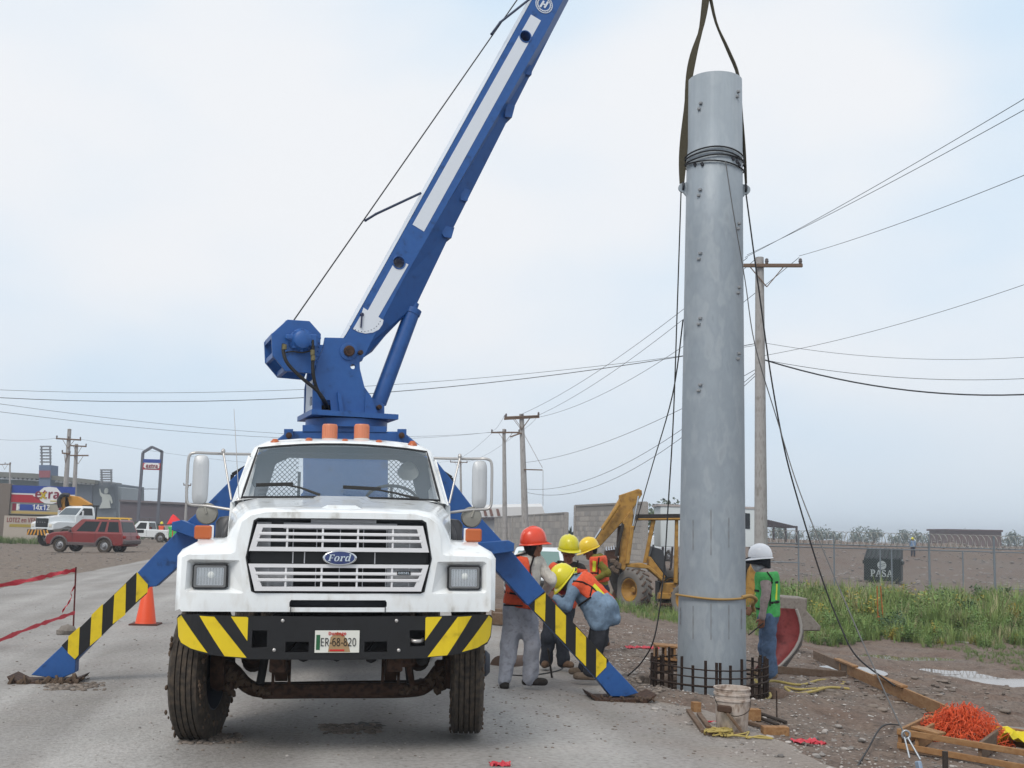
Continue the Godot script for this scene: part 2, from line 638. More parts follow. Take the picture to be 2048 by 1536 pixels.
# ---------------------------------------------------------------- crane truck
var boom_c := Vector3()
var boom_n := Vector3()
var boom_u := Vector3()
func Bp(x: float, y: float, off: float) -> Vector3:            # pixel on a plane parallel to the boom, off metres towards the road, in truck axes
	return truck_xf.affine_inverse() * onp(x, y, boom_c + boom_n * off, boom_n)
func bl(v: Vector3) -> Vector3:
	return truck_xf.basis.inverse() * v
func bpoly(pts: Array, off: float) -> Array:
	var o := []
	for q in pts: o.append(Bp(q[0], q[1], off))
	return o
func bpanel(mb: MB, pts: Array, holes: Array, off: float, thick: float):     # a plate beside the boom with real openings (pixel outlines)
	var xf := Transform3D(Basis(bl(boom_u), bl(Vector3.UP), bl(boom_n)), Bp(700, 700, off))
	var inv := xf.affine_inverse()
	var to2 = func(a: Array) -> Array:
		var o := []
		for q in a:
			var p: Vector3 = inv * Bp(q[0], q[1], off)
			o.append(Vector2(p.x, p.y))
		return o
	var hs := []
	var cuts := []
	for h in holes:
		var ring := []
		if h.size() == 3:
			var c: Vector2 = to2.call([h])[0]
			for k in 18: ring.append(c + Vector2(cos(TAU * k / 18), sin(TAU * k / 18)) * h[2])
		else: ring = to2.call(h)
		hs.append(ring)
		cuts.append((ring[0].x + ring[ring.size() / 2].x) / 2)
	cuts.sort()
	mb.panel(to2.call(pts), hs, cuts, func(_x, _y): return 0.0, thick, xf)
func lpoly(pts: Array, zl: float) -> Array:
	var o := []
	for q in pts: o.append(L(q[0], q[1], zl))
	return o
func v2(a: Array) -> Array:
	var o := []
	for q in a: o.append(Vector2(q[0], q[1]))
	return o
func mirror2(a: Array) -> Array:                                # right half, top to bottom -> closed outline
	var o := []
	for q in a: o.append(Vector2(q[0], q[1]))
	for i in range(a.size() - 1, -1, -1):
		if absf(a[i][0]) > 0.001: o.append(Vector2(-a[i][0], a[i][1]))
	return o
func front_z(x: float, _y: float) -> float: return -0.12 - 0.05 * pow(absf(x) / 1.1, 2.0)
func bump_z(x: float, _y: float) -> float:
	var a := absf(x)
	return 0.0 - 0.02 * a - (0.28 * pow(maxf(a - 0.78, 0.0) / 0.34, 1.8))

func tyre_wheel(called: String, parent: Node, at: Vector3, r: float, w: float, turn: float, tm: Material, rm: Material, hub: float, mud := 0.0) -> Node3D:
	var n := part_node(called, parent)
	n.position = at
	n.rotation.y = turn
	var ax := Transform3D(Basis(Vector3.BACK, -PI / 2))           # the lathe's y axis becomes +x
	var mb := MB.new()
	var h := w * 0.5
	var pr := [Vector2(r * 0.56, -h * 0.72), Vector2(r * 0.62, -h * 0.92), Vector2(r * 0.8, -h), Vector2(r * 0.93, -h * 0.94), Vector2(r * 0.985, -h * 0.8)]
	for i in 5:                                                   # ribs with grooves between
		var a := lerpf(-0.78, 0.78, i / 5.0)
		var b := lerpf(-0.78, 0.78, (i + 1) / 5.0)
		pr.append_array([Vector2(r, h * (a + 0.03)), Vector2(r, h * (b - 0.05))])
		if i < 4: pr.append_array([Vector2(r - 0.014, h * (b - 0.045)), Vector2(r - 0.014, h * (b + 0.02))])
	pr.append_array([Vector2(r * 0.985, h * 0.8), Vector2(r * 0.93, h * 0.94), Vector2(r * 0.8, h), Vector2(r * 0.62, h * 0.92), Vector2(r * 0.56, h * 0.72)])
	mb.lathe(pr, ax, 44, true, false)
	var ty := obj("tyre", mb, tm, n)
	mb = MB.new()
	mb.lathe([Vector2(r * 0.55, -h * 0.8), Vector2(r * 0.57, -h * 0.8), Vector2(r * 0.5, -h * 0.3), Vector2(r * 0.5, h * 0.3), Vector2(r * 0.57, h * 0.8), Vector2(r * 0.53, h * 0.8), Vector2(r * 0.48, h * 0.45), Vector2(r * 0.25, h * hub), Vector2(0.02, h * hub)], ax, 28, true, false)
	mb.lathe([Vector2(0.1, -h * 0.2), Vector2(0.1, h * hub + 0.07), Vector2(0.07, h * hub + 0.1), Vector2(0.01, h * hub + 0.1)], ax, 16)
	for k in 10:
		var t := TAU * k / 10
		var c := Vector3(h * hub, cos(t) * r * 0.3, sin(t) * r * 0.3)
		mb.lathe([Vector2(0.016, 0), Vector2(0.016, 0.035), Vector2(0.005, 0.04)], Transform3D(ax.basis, c), 6)
	obj("rim", mb, rm, n)
	if mud > 0.0:
		mb = MB.new()
		var rr := RandomNumberGenerator.new()
		rr.seed = int(at.x * 100) + 500
		for k in 170:
			var t := rr.randf() * TAU
			var sd: float = -1.0 if rr.randf() < 0.5 else 1.0
			var ra := r * rr.randf_range(0.7, 1.0)
			var c := Vector3(sd * h * rr.randf_range(0.86, 1.02), cos(t) * ra, sin(t) * ra)
			mb.ball(c, Vector3(rr.randf_range(0.01, 0.025), rr.randf_range(0.015, 0.05), rr.randf_range(0.015, 0.05)) * mud, Basis(Vector3(1, 0, 0), t), 6)
		var m := obj("mud_cake", mb, mat("mud", Color(0.33, 0.27, 0.22), 0.95), n)
		m.set_meta("kind", "stuff")
	return n

func build_truck():
	truck_xf = Transform3D(Basis(Vector3.UP, deg_to_rad(8.3)) * Basis(Vector3.BACK, deg_to_rad(0.8)), Vector3(-1.135, 0, -7.84))
	var t := thing("crane_truck", "white flat-nosed truck with blue boom crane and black-yellow striped outriggers", "crane truck")
	t.transform = truck_xf
	boom_c = truck_xf * V(0.05, 0, -3.55)
	boom_u = (V(POLE_X, 0, POLE_Z) - V(boom_c.x, 0, boom_c.z)).normalized()
	boom_n = Vector3.UP.cross(boom_u).normalized()
	if boom_n.z < 0: boom_n = -boom_n
	var dust := tex("dust", func(): return ramp_noise(41, 0.012, [Color(0.74, 0.72, 0.69), Color(0.96, 0.95, 0.94), Color(1, 1, 1), Color(0.99, 0.99, 0.99), Color(0.93, 0.92, 0.91)], 6, 512))
	var white := mat("truck_white", Color(0.93, 0.945, 0.95), 0.22, 0.0, {"tex": dust, "scale": Vector3(0.9, 0.4, 0.9), "coat": 0.5})
	var grille_w := mat("grille_white", Color(0.86, 0.86, 0.87), 0.42)
	var black := mat("black_paint", Color(0.075, 0.075, 0.085), 0.42, 0.0, {"tex": dust, "scale": Vector3(0.9, 0.9, 0.9)})
	var dark := mat("dark_inside", Color(0.13, 0.13, 0.14), 0.8)
	var yellow := mat("stripe_yellow", Color(0.87, 0.76, 0.08), 0.45, 0.0, {"tex": dust, "scale": Vector3(0.8, 0.8, 0.8)})
	var blue_t := tex("blue_wear", func(): return ramp_noise(43, 0.014, [Color(0.66, 0.66, 0.66), Color(0.93, 0.94, 0.95), Color(1, 1, 1), Color(0.92, 0.95, 0.97), Color(1, 1, 1)], 6, 512))
	var blue := mat("crane_blue", Color(0.135, 0.335, 0.59), 0.45, 0.0, {"tex": blue_t, "scale": Vector3(0.7, 0.7, 0.7)})
	var pale := mat("boom_pale", Color(0.80, 0.83, 0.87), 0.5)
	var steel := mat("mirror_steel", Color(0.72, 0.71, 0.70), 0.35, 0.6)
	var chrome := mat("chrome", Color(0.86, 0.87, 0.88), 0.12, 1.0)
	var rubber := mat("rubber", Color(0.37, 0.352, 0.335), 0.9, 0.0, {"tex": tex("tyre_dirt", func(): return ramp_noise(47, 0.02, [Color(0.38, 0.37, 0.36), Color(0.6, 0.57, 0.54), Color(0.8, 0.74, 0.67), Color(1, 0.92, 0.82)], 5, 512)), "scale": Vector3(1.5, 1.5, 1.5)})
	var rust := mat("rusty_steel", Color(0.30, 0.235, 0.20), 0.85, 0.0, {"tex": tex("rust", func(): return ramp_noise(53, 0.02, [Color(0.45, 0.4, 0.36), Color(0.9, 0.8, 0.72), Color(1, 0.95, 0.9)], 5, 512)), "scale": Vector3(1.5, 1.5, 1.5)})
	var orange := mat("amber_lens", Color(0.70, 0.36, 0.18), 0.3, 0.0, {"nrm": nrm("lens_n", 61, 0.2, 2.0, 2, 256), "scale": Vector3(6, 6, 6), "ns": 0.4})
	var beacon_m := mat("beacon_lens", Color(0.80, 0.50, 0.37), 0.4)
	var glass := mat("windshield_glass", Color(0.62, 0.70, 0.75), 0.03, 0.0, {"alpha": 0.16})
	var hoses := mat("hose_black", Color(0.10, 0.095, 0.09), 0.6)
	var inner := mat("cab_grey", Color(0.42, 0.44, 0.47), 0.8)
	# --- tilt hood with both fenders
	var R := [
		[-0.125, [[0, 1.672], [0.3, 1.671], [0.52, 1.666], [0.62, 1.642], [0.68, 1.598], [0.705, 1.5], [0.715, 1.39], [0.75, 1.376], [1.04, 1.368], [1.075, 1.35], [1.075, 1.0]]],
		[-0.165, [[0, 1.692], [0.3, 1.691], [0.53, 1.686], [0.645, 1.66], [0.71, 1.605], [0.742, 1.52], [0.77, 1.42], [0.81, 1.395], [1.06, 1.388], [1.112, 1.36], [1.112, 0.985]]],
		[-0.45, [[0, 1.718], [0.3, 1.717], [0.55, 1.71], [0.67, 1.682], [0.74, 1.62], [0.78, 1.55], [0.81, 1.478], [0.85, 1.466], [1.0, 1.462], [1.112, 1.40], [1.12, 0.98]]],
		[-1.0, [[0, 1.762], [0.3, 1.76], [0.6, 1.75], [0.73, 1.715], [0.80, 1.65], [0.835, 1.57], [0.85, 1.49], [0.88, 1.478], [1.02, 1.475], [1.12, 1.42], [1.12, 0.98]]],
		[-1.5, [[0, 1.806], [0.3, 1.803], [0.68, 1.795], [0.83, 1.755], [0.885, 1.68], [0.90, 1.58], [0.90, 1.47], [0.92, 1.45], [1.03, 1.44], [1.10, 1.38], [1.10, 0.98]]]]
	var rings := []
	for r in R:
		var ring := []
		for i in range(r[1].size() - 1, 0, -1): ring.append(V(-r[1][i][0], r[1][i][1], r[0] + (0.0 if r[0] < -0.2 else front_z(r[1][i][0], 0) + 0.12)))
		for q in r[1]: ring.append(V(q[0], q[1], r[0] + (0.0 if r[0] < -0.2 else front_z(q[0], 0) + 0.12)))
		rings.append(ring)
	var mb := MB.new()
	mb.loft(rings, false, false, 5)
	# front panel with its openings
	var face := mirror2(R[0][1] + [[1.06, 0.985], [0.34, 0.985]])
	var grille_hole := mirror2([[0, 1.63], [0.57, 1.628], [0.60, 1.61], [0.645, 1.355], [0.598, 1.125], [0.57, 1.112], [0, 1.112]])
	var slot := mirror2([[0, 1.066], [0.325, 1.066], [0.335, 1.05], [0.335, 1.022], [0.32, 1.016], [0, 1.016]])
	var hl := v2([[0.69, 1.335], [1.02, 1.338], [1.04, 1.325], [1.045, 1.13], [1.03, 1.115], [0.66, 1.108], [0.65, 1.118], [0.682, 1.325]])
	var hr := []
	for q in hl: hr.append(Vector2(-q.x, q.y))
	mb.panel(face, [grille_hole, slot, hl, hr], [-0.87, -0.6, -0.3, 0.0, 0.3, 0.6, 0.87], front_z, 0.0)
	var hood := obj("tilt_hood", mb, white, t)
	# raised centre of the hood
	mb = MB.new()
	var dome := []
	for q in [[-0.3, 0.10], [-0.9, 0.12], [-1.49, 0.2]]:
		var y := lerpf(1.70, 1.804, (-q[0] - 0.2) / 1.3)
		dome.append([V(-q[1] - 0.06, y - 0.012, q[0]), V(-q[1], y + 0.018, q[0]), V(q[1], y + 0.018, q[0]), V(q[1] + 0.06, y - 0.012, q[0])])
	mb.loft(dome, false, false, 3)
	mb.face([dome[0][0], dome[0][1], dome[0][2], dome[0][3]], V(0, 1.7, -1))
	obj("hood_ridge", mb, white, hood)
	# headlight buckets
	for sx in [-1.0, 1.0]:
		mb = MB.new()
		var ro := []
		var ri := []
		var ins := [[0.775, 1.305], [0.99, 1.305], [1.0, 1.295], [1.0, 1.15], [0.99, 1.14], [0.772, 1.14], [0.762, 1.15], [0.765, 1.295]]
		for i in 8:
			ro.append(V(sx * hl[i].x, hl[i].y, front_z(hl[i].x, 0)))
			ri.append(V(sx * ins[i][0], ins[i][1], -0.215))
		mb.loft([ro, ri], true, false)
		obj("headlight_bucket", mb, white, hood)
		var hn_ := part_node("headlight", t)
		hn_.position = V(sx * 0.883, 1.222, -0.21)
		var o2 := v2([[-0.1, 0.075], [0.1, 0.075], [0.108, 0.067], [0.108, -0.067], [0.1, -0.075], [-0.1, -0.075], [-0.108, -0.067], [-0.108, 0.067]])
		var i2 := []
		for q in o2: i2.append(q * Vector2(0.86, 0.82))
		mb = MB.new()
		var e2 := []
		for q in o2: e2.append(q * 1.09)
		mb.panel(e2, [o2], [0.0], func(_x, _y): return 0.03, 0.05)
		obj("gasket", mb, black, hn_)
		mb = MB.new()
		mb.panel(o2, [i2], [0.0], func(_x, _y): return 0.036, 0.05)
		obj("bezel", mb, mat("bezel_grey", Color(0.5, 0.5, 0.5), 0.35, 0.7), hn_)
		mb = MB.new()
		var lens := []
		for k in 5:
			var u := k / 4.0
			var ring := []
			for q in i2: ring.append(V(q.x * (1.0 - u * 0.98), q.y * (1.0 - u * 0.98), 0.03 + 0.02 * u * (2 - u)))
			lens.append(ring)
		mb.loft(lens, true, false, 4)
		obj("lens", mb, mat("headlight_glass", Color(0.9, 0.93, 0.94), 0.04, 0.0, {"alpha": 0.05}), hn_)
		mb = MB.new()
		var bowl := []
		for k in 6:
			var u := k / 5.0
			var ring := []
			for q in i2: ring.append(V(q.x * (1.0 - u * 0.9), q.y * (1.0 - u * 0.85), 0.02 - 0.09 * u * (2 - u)))
			bowl.append(ring)
		mb.loft(bowl, true, true, 4)
		obj("reflector", mb, mat("reflector_metal", Color(0.78, 0.79, 0.8), 0.28, 0.9), hn_)
		mb = MB.new()
		mb.lathe([Vector2(0.046, 0), Vector2(0.046, 0.05), Vector2(0.04, 0.07), Vector2(0.02, 0.082), Vector2(0.004, 0.085)], Transform3D(Basis(Vector3.RIGHT, PI / 2), V(0.005, 0.01, -0.06)), 18)
		obj("bulb", mb, mat("bulb_glass", Color(0.90, 0.91, 0.90), 0.25), hn_)
		for k in 9:
			mb = MB.new()
			mb.tube([V(-0.08 + k * 0.02, -0.056, 0.026), V(-0.08 + k * 0.02, 0.056, 0.026)], 0.003, 5)
			obj("lens_flute", mb, mat("flute_glass", Color(0.75, 0.78, 0.8), 0.1, 0.0, {"alpha": 0.18}), hn_)
	# dark well behind the grille
	mb = MB.new()
	var well := []
	for q in grille_hole: well.append(V(q.x, q.y, front_z(q.x, 0) + 0.004))
	var well2 := []
	for q in grille_hole: well2.append(V(q.x, q.y, -0.3))
	mb.loft([well, well2], true, false)
	mb._cap(well2, true)
	var wl2 := []
	for q in slot: wl2.append(V(q.x, q.y, -0.3))
	var wl1 := []
	for q in slot: wl1.append(V(q.x, q.y, front_z(q.x, 0)))
	mb.loft([wl1, wl2], true, false)
	mb._cap(wl2, true)
	obj("grille_well", mb, mat("well_steel", Color(0.34, 0.35, 0.37), 0.6), t)
	mb = MB.new()                                                   # dark rubber trim round the grille opening and the bar between its halves
	var trim := []
	for q in grille_hole: trim.append(V(q.x * 0.985, 1.37 + (q.y - 1.37) * 0.97, front_z(q.x, 0) + 0.006))
	mb.loft([well, trim], true, false)
	mb.box(V(0, 1.356, -0.2), V(1.24, 0.1, 0.01))
	obj("grille_trim", mb, black, t)
	mb = MB.new()                                                   # radiator, its support and the pale shields beside it
	mb.box(V(0, 1.36, -0.285), V(0.70, 0.5, 0.01))
	for k in 60: mb.box(V(-0.345 + k * 0.0117, 1.36, -0.277), V(0.002, 0.5, 0.012))
	obj("radiator", mb, mat("radiator_core", Color(0.24, 0.24, 0.25), 0.7), t)
	mb = MB.new()
	mb.box(V(-0.535, 1.365, -0.25), V(0.1, 0.47, 0.01))
	mb.box(V(0.46, 1.5, -0.255), V(0.25, 0.17, 0.01))
	mb.box(V(0.46, 1.2, -0.255), V(0.25, 0.16, 0.01))
	mb.box(V(-0.42, 1.2, -0.255), V(0.2, 0.16, 0.01))
	mb.box(V(0, 1.575, -0.255), V(0.8, 0.045, 0.01))
	mb.box(V(0.02, 1.612, -0.24), V(0.46, 0.025, 0.02))
	obj("radiator_shield", mb, grille_w, t)
	var gr := part_node("grille", t)
	var gz := -0.125
	for half in [0, 1]:
		var yo: float = [1.585, 1.312][half]
		var yi: float = [1.40, 1.128][half]
		var wt: float = [0.575, 0.622][half]
		var wb: float = [0.622, 0.572][half]
		var outl := v2([[-wt, yo], [wt, yo], [wb, yi], [-wb, yi]])
		var f: float = 0.032
		var inl := v2([[-wt + f * 1.3, yo - f * 0.75], [wt - f * 1.3, yo - f * 0.75], [wb - f * 1.5, yi + f * 0.9], [-wb + f * 1.5, yi + f * 0.9]])
		mb = MB.new()
		mb.panel(outl, [inl], [0.0], func(_x, _y): return gz + 0.015, 0.055)
		obj("frame", mb, grille_w, gr)
		for k in [1, 2]:
			mb = MB.new()
			var y := lerpf(yo - 0.02, yi + 0.03, k / 3.0)
			var w := lerpf(wt, wb, k / 3.0) - 0.03
			mb.box(V(0, y, gz), V(w * 2, 0.021, 0.035), Basis(), 0.004)
			obj("slat", mb, grille_w, gr)
		for k in 4:
			mb = MB.new()
			mb.box(V(-0.366 + k * 0.244, (yo + yi) / 2, gz - 0.003), V(0.014, yo - yi - 0.03, 0.03), Basis(), 0.003)
			obj("divider", mb, grille_w, gr)
		for k in 7:
			mb = MB.new()
			mb.box(V(-0.49 + k * 0.163, (yo + yi) / 2, gz - 0.055), V(0.006, yo - yi - 0.05, 0.02))
			obj("thin_divider", mb, grille_w, gr)
	for x in [-0.325, -0.245, 0.245]:
		mb = MB.new()
		mb.box(V(x, 1.355, gz - 0.06), V(0.007, 0.08, 0.012))
		obj("thin_divider", mb, grille_w, gr)
	# oval emblem
	var em := part_node("emblem", t)
	em.position = V(0.0, 1.357, -0.1)
	mb = MB.new()
	mb.lathe([Vector2(1.0, 0), Vector2(1.0, 0.008), Vector2(0.93, 0.016), Vector2(0.87, 0.013), Vector2(0.01, 0.013)], Transform3D(Basis(Vector3.RIGHT, PI / 2) * Basis.from_scale(V(0.118, 1, 0.05)), Vector3.ZERO), 36)
	obj("rim", mb, chrome, em)
	mb = MB.new()
	mb.lathe([Vector2(1.0, 0.0), Vector2(1.0, 0.0165), Vector2(0.01, 0.0175)], Transform3D(Basis(Vector3.RIGHT, PI / 2) * Basis.from_scale(V(0.101, 1, 0.041)), Vector3.ZERO), 36)
	obj("oval", mb, mat("emblem_blue", Color(0.13, 0.2, 0.42), 0.3, 0.0, {"coat": 0.6}), em)
	var sh := Basis(V(1, 0, 0), V(0.28, 1, 0), V(0, 0, 1))
	obj("lettering", text_mesh("Ford", 0.085, 0.004, true, true), chrome, em, Transform3D(sh * Basis.from_scale(V(0.78, 0.74, 1)), V(0, 0.0, 0.02)))
	var dz := part_node("engine_badge", t)
	dz.position = V(0.448, 1.255, -0.105)
	mb = MB.new()
	mb.box(Vector3.ZERO, V(0.094, 0.03, 0.012), Basis(), 0.003)
	obj("plate", mb, black, dz)
	obj("lettering", text_mesh("DIESEL", 0.026, 0.003), chrome, dz, Transform3D(Basis.from_scale(V(0.95, 0.85, 1)), V(0, 0, 0.0075)))
	# valance seams below the front panel
	for sx in [-0.325, 0.325]:
		mb = MB.new()
		mb.box(V(sx, 1.0, -0.122), V(0.005, 0.05, 0.006))
		obj("panel_gap", mb, dark, hood)
	# --- bumper
	var bo := mirror2([[0, 0.962], [0.62, 0.965], [0.95, 0.97], [1.09, 0.955], [1.105, 0.93], [1.09, 0.80], [1.06, 0.755], [0.9, 0.715], [0.6, 0.68], [0, 0.672]])
	var holes := [v2([[-0.57, 0.87], [-0.47, 0.87], [-0.47, 0.76], [-0.57, 0.755]]), v2([[0.49, 0.87], [0.6, 0.87], [0.6, 0.765], [0.5, 0.76]]), v2([[-0.345, 0.795], [-0.19, 0.795], [-0.19, 0.725], [-0.345, 0.725]]), v2([[0.185, 0.795], [0.34, 0.795], [0.34, 0.725], [0.185, 0.725]])]
	var bc := []
	for i in 41: bc.append(-1.1 + i * 0.055 + 0.0011)
	mb = MB.new()
	mb.panel(bo, holes, bc, bump_z, 0.0)
	mb.panel(bo, holes, bc, func(x, y): return bump_z(x, y) - 0.03, 0.0)
	var lip := []
	var lip2 := []
	for q in bo: lip.append(V(q.x, q.y, bump_z(q.x, 0)))
	var n_sub := []
	for i in lip.size():
		var a: Vector3 = lip[i]
		var b: Vector3 = lip[(i + 1) % lip.size()]
		for k in 8:
			var p := a.lerp(b, k / 8.0)
			p.z = bump_z(p.x, 0)
			n_sub.append(p)
	for p in n_sub: lip2.append(V(p.x * 0.995, p.y + (-0.012 if p.y > 0.82 else 0.012), p.z - 0.12))
	mb.loft([n_sub, lip2], true, false)
	for h in holes:
		var a := []
		var b := []
		for q in h:
			a.append(V(q.x, q.y, bump_z(q.x, 0)))
			b.append(V(q.x, q.y, bump_z(q.x, 0) - 0.05))
		mb.loft([a, b], true, false)
	var bumper := obj("bumper", mb, black, t)
	for sx in [-1.0, 1.0]:
		var strips := [[[0.93, 0.962], [0.825, 0.96], [0.60, 0.69], [0.745, 0.70]] if sx < 0 else [[0.93, 0.962], [0.825, 0.96], [0.62, 0.69], [0.755, 0.70]],
			[[0.715, 0.962], [0.61, 0.96], [0.60, 0.955], [0.60, 0.80]], [[1.10, 0.93], [1.07, 0.955], [0.86, 0.72], [0.98, 0.74], [1.06, 0.77], [1.085, 0.81]]]
		for s in strips:
			var pl := []
			for q in s: pl.append(Vector2(sx * q[0], q[1]))
			var inside := Geometry2D.intersect_polygons(PackedVector2Array(pl), PackedVector2Array(bo))
			mb = MB.new()
			for q in inside: mb.panel(Array(q), [], bc, func(x, y): return bump_z(x, y) + 0.003, 0.0)
			obj("hazard_stripe", mb, yellow, bumper)
	for q in [[-0.37, 0.935], [0.4, 0.935], [-0.42, 0.74], [0.42, 0.735]]:
		mb = MB.new()
		mb.lathe([Vector2(0.012, -0.01), Vector2(0.012, 0.006), Vector2(0.008, 0.01), Vector2(0.002, 0.011)], Transform3D(Basis(Vector3.RIGHT, PI / 2), V(q[0], q[1], bump_z(q[0], 0))), 10)
		obj("bolt", mb, steel, bumper)
	mb = MB.new()                                                    # towing eye seen in the right-hand opening
	mb.tube(smooth_pts([V(0.5, 0.8, -0.1), V(0.52, 0.795, -0.03), V(0.57, 0.795, -0.03), V(0.595, 0.8, -0.1)], 4), 0.014, 8)
	obj("tow_hook", mb, steel, bumper)
	mb = MB.new()
	mb.box(V(0, 0.8, -0.19), V(1.3, 0.2, 0.02))
	for sx in [-0.27, 0.26]: mb.beam(V(sx - 0.05, 0.7, -0.12), V(sx + 0.05, 0.82, -0.14), 0.03, 0.03)
	obj("bumper_beam", mb, dark, t)
	# --- number plate
	var pl := part_node("license_plate", t)
	pl.position = V(0, 0.797, 0.008)
	mb = MB.new()
	mb.box(Vector3.ZERO, V(0.30, 0.148, 0.004), Basis(), 0.0)
	obj("plate", mb, mat("plate_white", Color(0.85, 0.85, 0.82), 0.4), pl)
	mb = MB.new()
	for q in [[-0.09, 0.05], [0.02, 0.06]]: pass
	mb.extrude([V(-0.06, -0.07, 0.0032), V(0.09, -0.07, 0.0032), V(0.075, -0.01, 0.0032), V(0.045, 0.045, 0.0032), V(0.0, 0.065, 0.0032), V(-0.045, 0.03, 0.0032)], V(0, 0, -0.001))
	obj("tan_print", mb, mat("plate_tan", Color(0.63, 0.52, 0.38), 0.5), pl)
	mb = MB.new()
	mb.box(V(-0.128, -0.005, 0.0032), V(0.026, 0.1, 0.001))
	obj("green_print", mb, mat("plate_green", Color(0.12, 0.36, 0.22), 0.5), pl)
	obj("number", text_mesh("ER-68-820", 0.082, 0.002, false), mat("plate_ink", Color(0.06, 0.06, 0.06), 0.5), pl, Transform3D(Basis.from_scale(V(0.66, 0.92, 1)), V(0.008, -0.004, 0.0055)))
	obj("state_name", text_mesh("Durango", 0.035, 0.002), mat("plate_red", Color(0.75, 0.12, 0.12), 0.5), pl, Transform3D(Basis.from_scale(V(0.85, 0.85, 1)), V(0, 0.054, 0.0055)))
	mb = MB.new()
	mb.box(V(0, -0.058, 0.0042), V(0.1, 0.012, 0.001))
	obj("red_print", mb, MATS["plate_red"], pl)
	# --- cab
	mb = MB.new()
	var rr := []
	for r in [[-2.05, [[0, 2.292], [0.35, 2.287], [0.62, 2.262], [0.735, 2.225], [0.78, 2.17]]], [-2.09, [[0, 2.318], [0.36, 2.312], [0.64, 2.288], [0.76, 2.24], [0.805, 2.17]]], [-2.25, [[0, 2.352], [0.38, 2.346], [0.66, 2.318], [0.78, 2.262], [0.825, 2.17]]], [-2.5, [[0, 2.36], [0.38, 2.354], [0.66, 2.326], [0.785, 2.268], [0.83, 2.17]]], [-2.76, [[0, 2.345], [0.38, 2.34], [0.66, 2.31], [0.775, 2.255], [0.82, 2.17]]]]:
		var ring := []
		for i in range(r[1].size() - 1, 0, -1): ring.append(V(-r[1][i][0], r[1][i][1], r[0]))
		for q in r[1]: ring.append(V(q[0], q[1], r[0]))
		rr.append(ring)
	mb.loft(rr, false, false, 2)
	for k in rr[0].size() - 1: mb.quad(rr[0][k], rr[0][k + 1], rr[0][k + 1] + V(0, -0.02, -0.06), rr[0][k] + V(0, -0.02, -0.06))
	var cab := obj("cab", mb, white, t)
	for sx in [-1.0, 1.0]:
		mb = MB.new()
		mb.loft([[V(sx * 0.80, 1.79, -1.57), V(sx * 0.865, 1.77, -1.60), V(sx * 0.90, 1.76, -1.72), V(sx * 0.84, 1.78, -1.70)], [V(sx * 0.722, 2.235, -2.045), V(sx * 0.765, 2.21, -2.06), V(sx * 0.812, 2.18, -2.16), V(sx * 0.75, 2.2, -2.14)]], true, false)
		obj("windshield_pillar", mb, white, cab)
	var door := v2([[-2.76, 1.0], [-1.48, 1.0], [-1.48, 1.45], [-1.6, 1.76], [-1.72, 1.77], [-2.15, 2.19], [-2.76, 2.19]])
	var dwin := v2([[-2.66, 1.8], [-1.84, 1.8], [-2.19, 2.13], [-2.66, 2.13]])
	for sx in [-1.0, 1.0]:
		var xf := Transform3D(Basis(V(0, 0, 1), V(0, 1, 0), V(sx, 0, 0)), Vector3.ZERO)
		mb = MB.new()
		mb.panel(door, [dwin], [-2.5, -2.2, -2.0], func(_x, y): return 0.905 - 0.085 * clampf((y - 1.76) / 0.42, 0, 1), 0.04, xf)
		obj("door", mb, white, cab)
		mb = MB.new()
		mb.quad(V(sx * 0.89, 1.78, -2.68), V(sx * 0.89, 1.78, -1.82), V(sx * 0.815, 2.14, -2.18), V(sx * 0.815, 2.14, -2.68))
		obj("side_glass", mb, glass, cab)
	var rwin := v2([[-0.70, 1.83], [-0.62, 2.14], [-0.5, 2.20], [0.5, 2.20], [0.62, 2.14], [0.70, 1.83]])
	mb = MB.new()
	mb.panel(v2([[-0.9, 1.0], [0.9, 1.0], [0.9, 1.78], [0.82, 2.2], [0.6, 2.32], [-0.6, 2.32], [-0.82, 2.2], [-0.9, 1.78]]), [rwin], [-0.4, 0.0, 0.4], func(_x, _y): return -2.7, 0.04)
	obj("rear_panel", mb, inner, cab)
	mb = MB.new()
	mb.panel(rwin, [], [], func(_x, _y): return -2.72, 0.0)
	obj("rear_glass", mb, mat("rear_glass", Color(0.8, 0.86, 0.9), 0.03, 0.0, {"alpha": 0.12}), cab)
	mb = MB.new()                                                    # headliner, dash, seat
	mb.quad(V(-0.74, 2.215, -2.1), V(0.74, 2.215, -2.1), V(0.76, 2.24, -2.7), V(-0.76, 2.24, -2.7))
	mb.box(V(0, 1.28, -2.1), V(1.7, 0.04, 1.2))
	obj("lining", mb, inner, cab)
	mb = MB.new()
	mb.extrude([V(-0.8, 1.76, -1.62), V(-0.8, 1.8, -1.7), V(-0.8, 1.79, -1.86), V(-0.8, 1.72, -1.92), V(-0.8, 1.45, -1.9), V(-0.8, 1.45, -1.6)], V(1.6, 0, 0))
	obj("dashboard", mb, mat("dash_dark", Color(0.16, 0.17, 0.19), 0.7), cab)
	mb = MB.new()
	mb.box(V(0, 1.62, -2.58), V(1.5, 0.44, 0.14), Basis(Vector3.RIGHT, 0.12), 0.05)
	mb.box(V(0, 1.42, -2.35), V(1.5, 0.16, 0.5), Basis(), 0.05)
	obj("seat", mb, mat("seat_grey", Color(0.20, 0.21, 0.24), 0.85), cab)
	mb = MB.new()
	var wp := []
	var wb2 := Basis(Vector3.RIGHT, deg_to_rad(-52))
	for k in 24: wp.append(V(0.43, 1.80, -2.0) + wb2 * (V(cos(TAU * k / 24), 0, sin(TAU * k / 24)) * 0.225).rotated(Vector3.RIGHT, PI / 2).rotated(Vector3.RIGHT, -PI / 2 + PI / 2 - PI / 2 + PI / 2))
	mb.tube(wp, 0.014, 8, true)
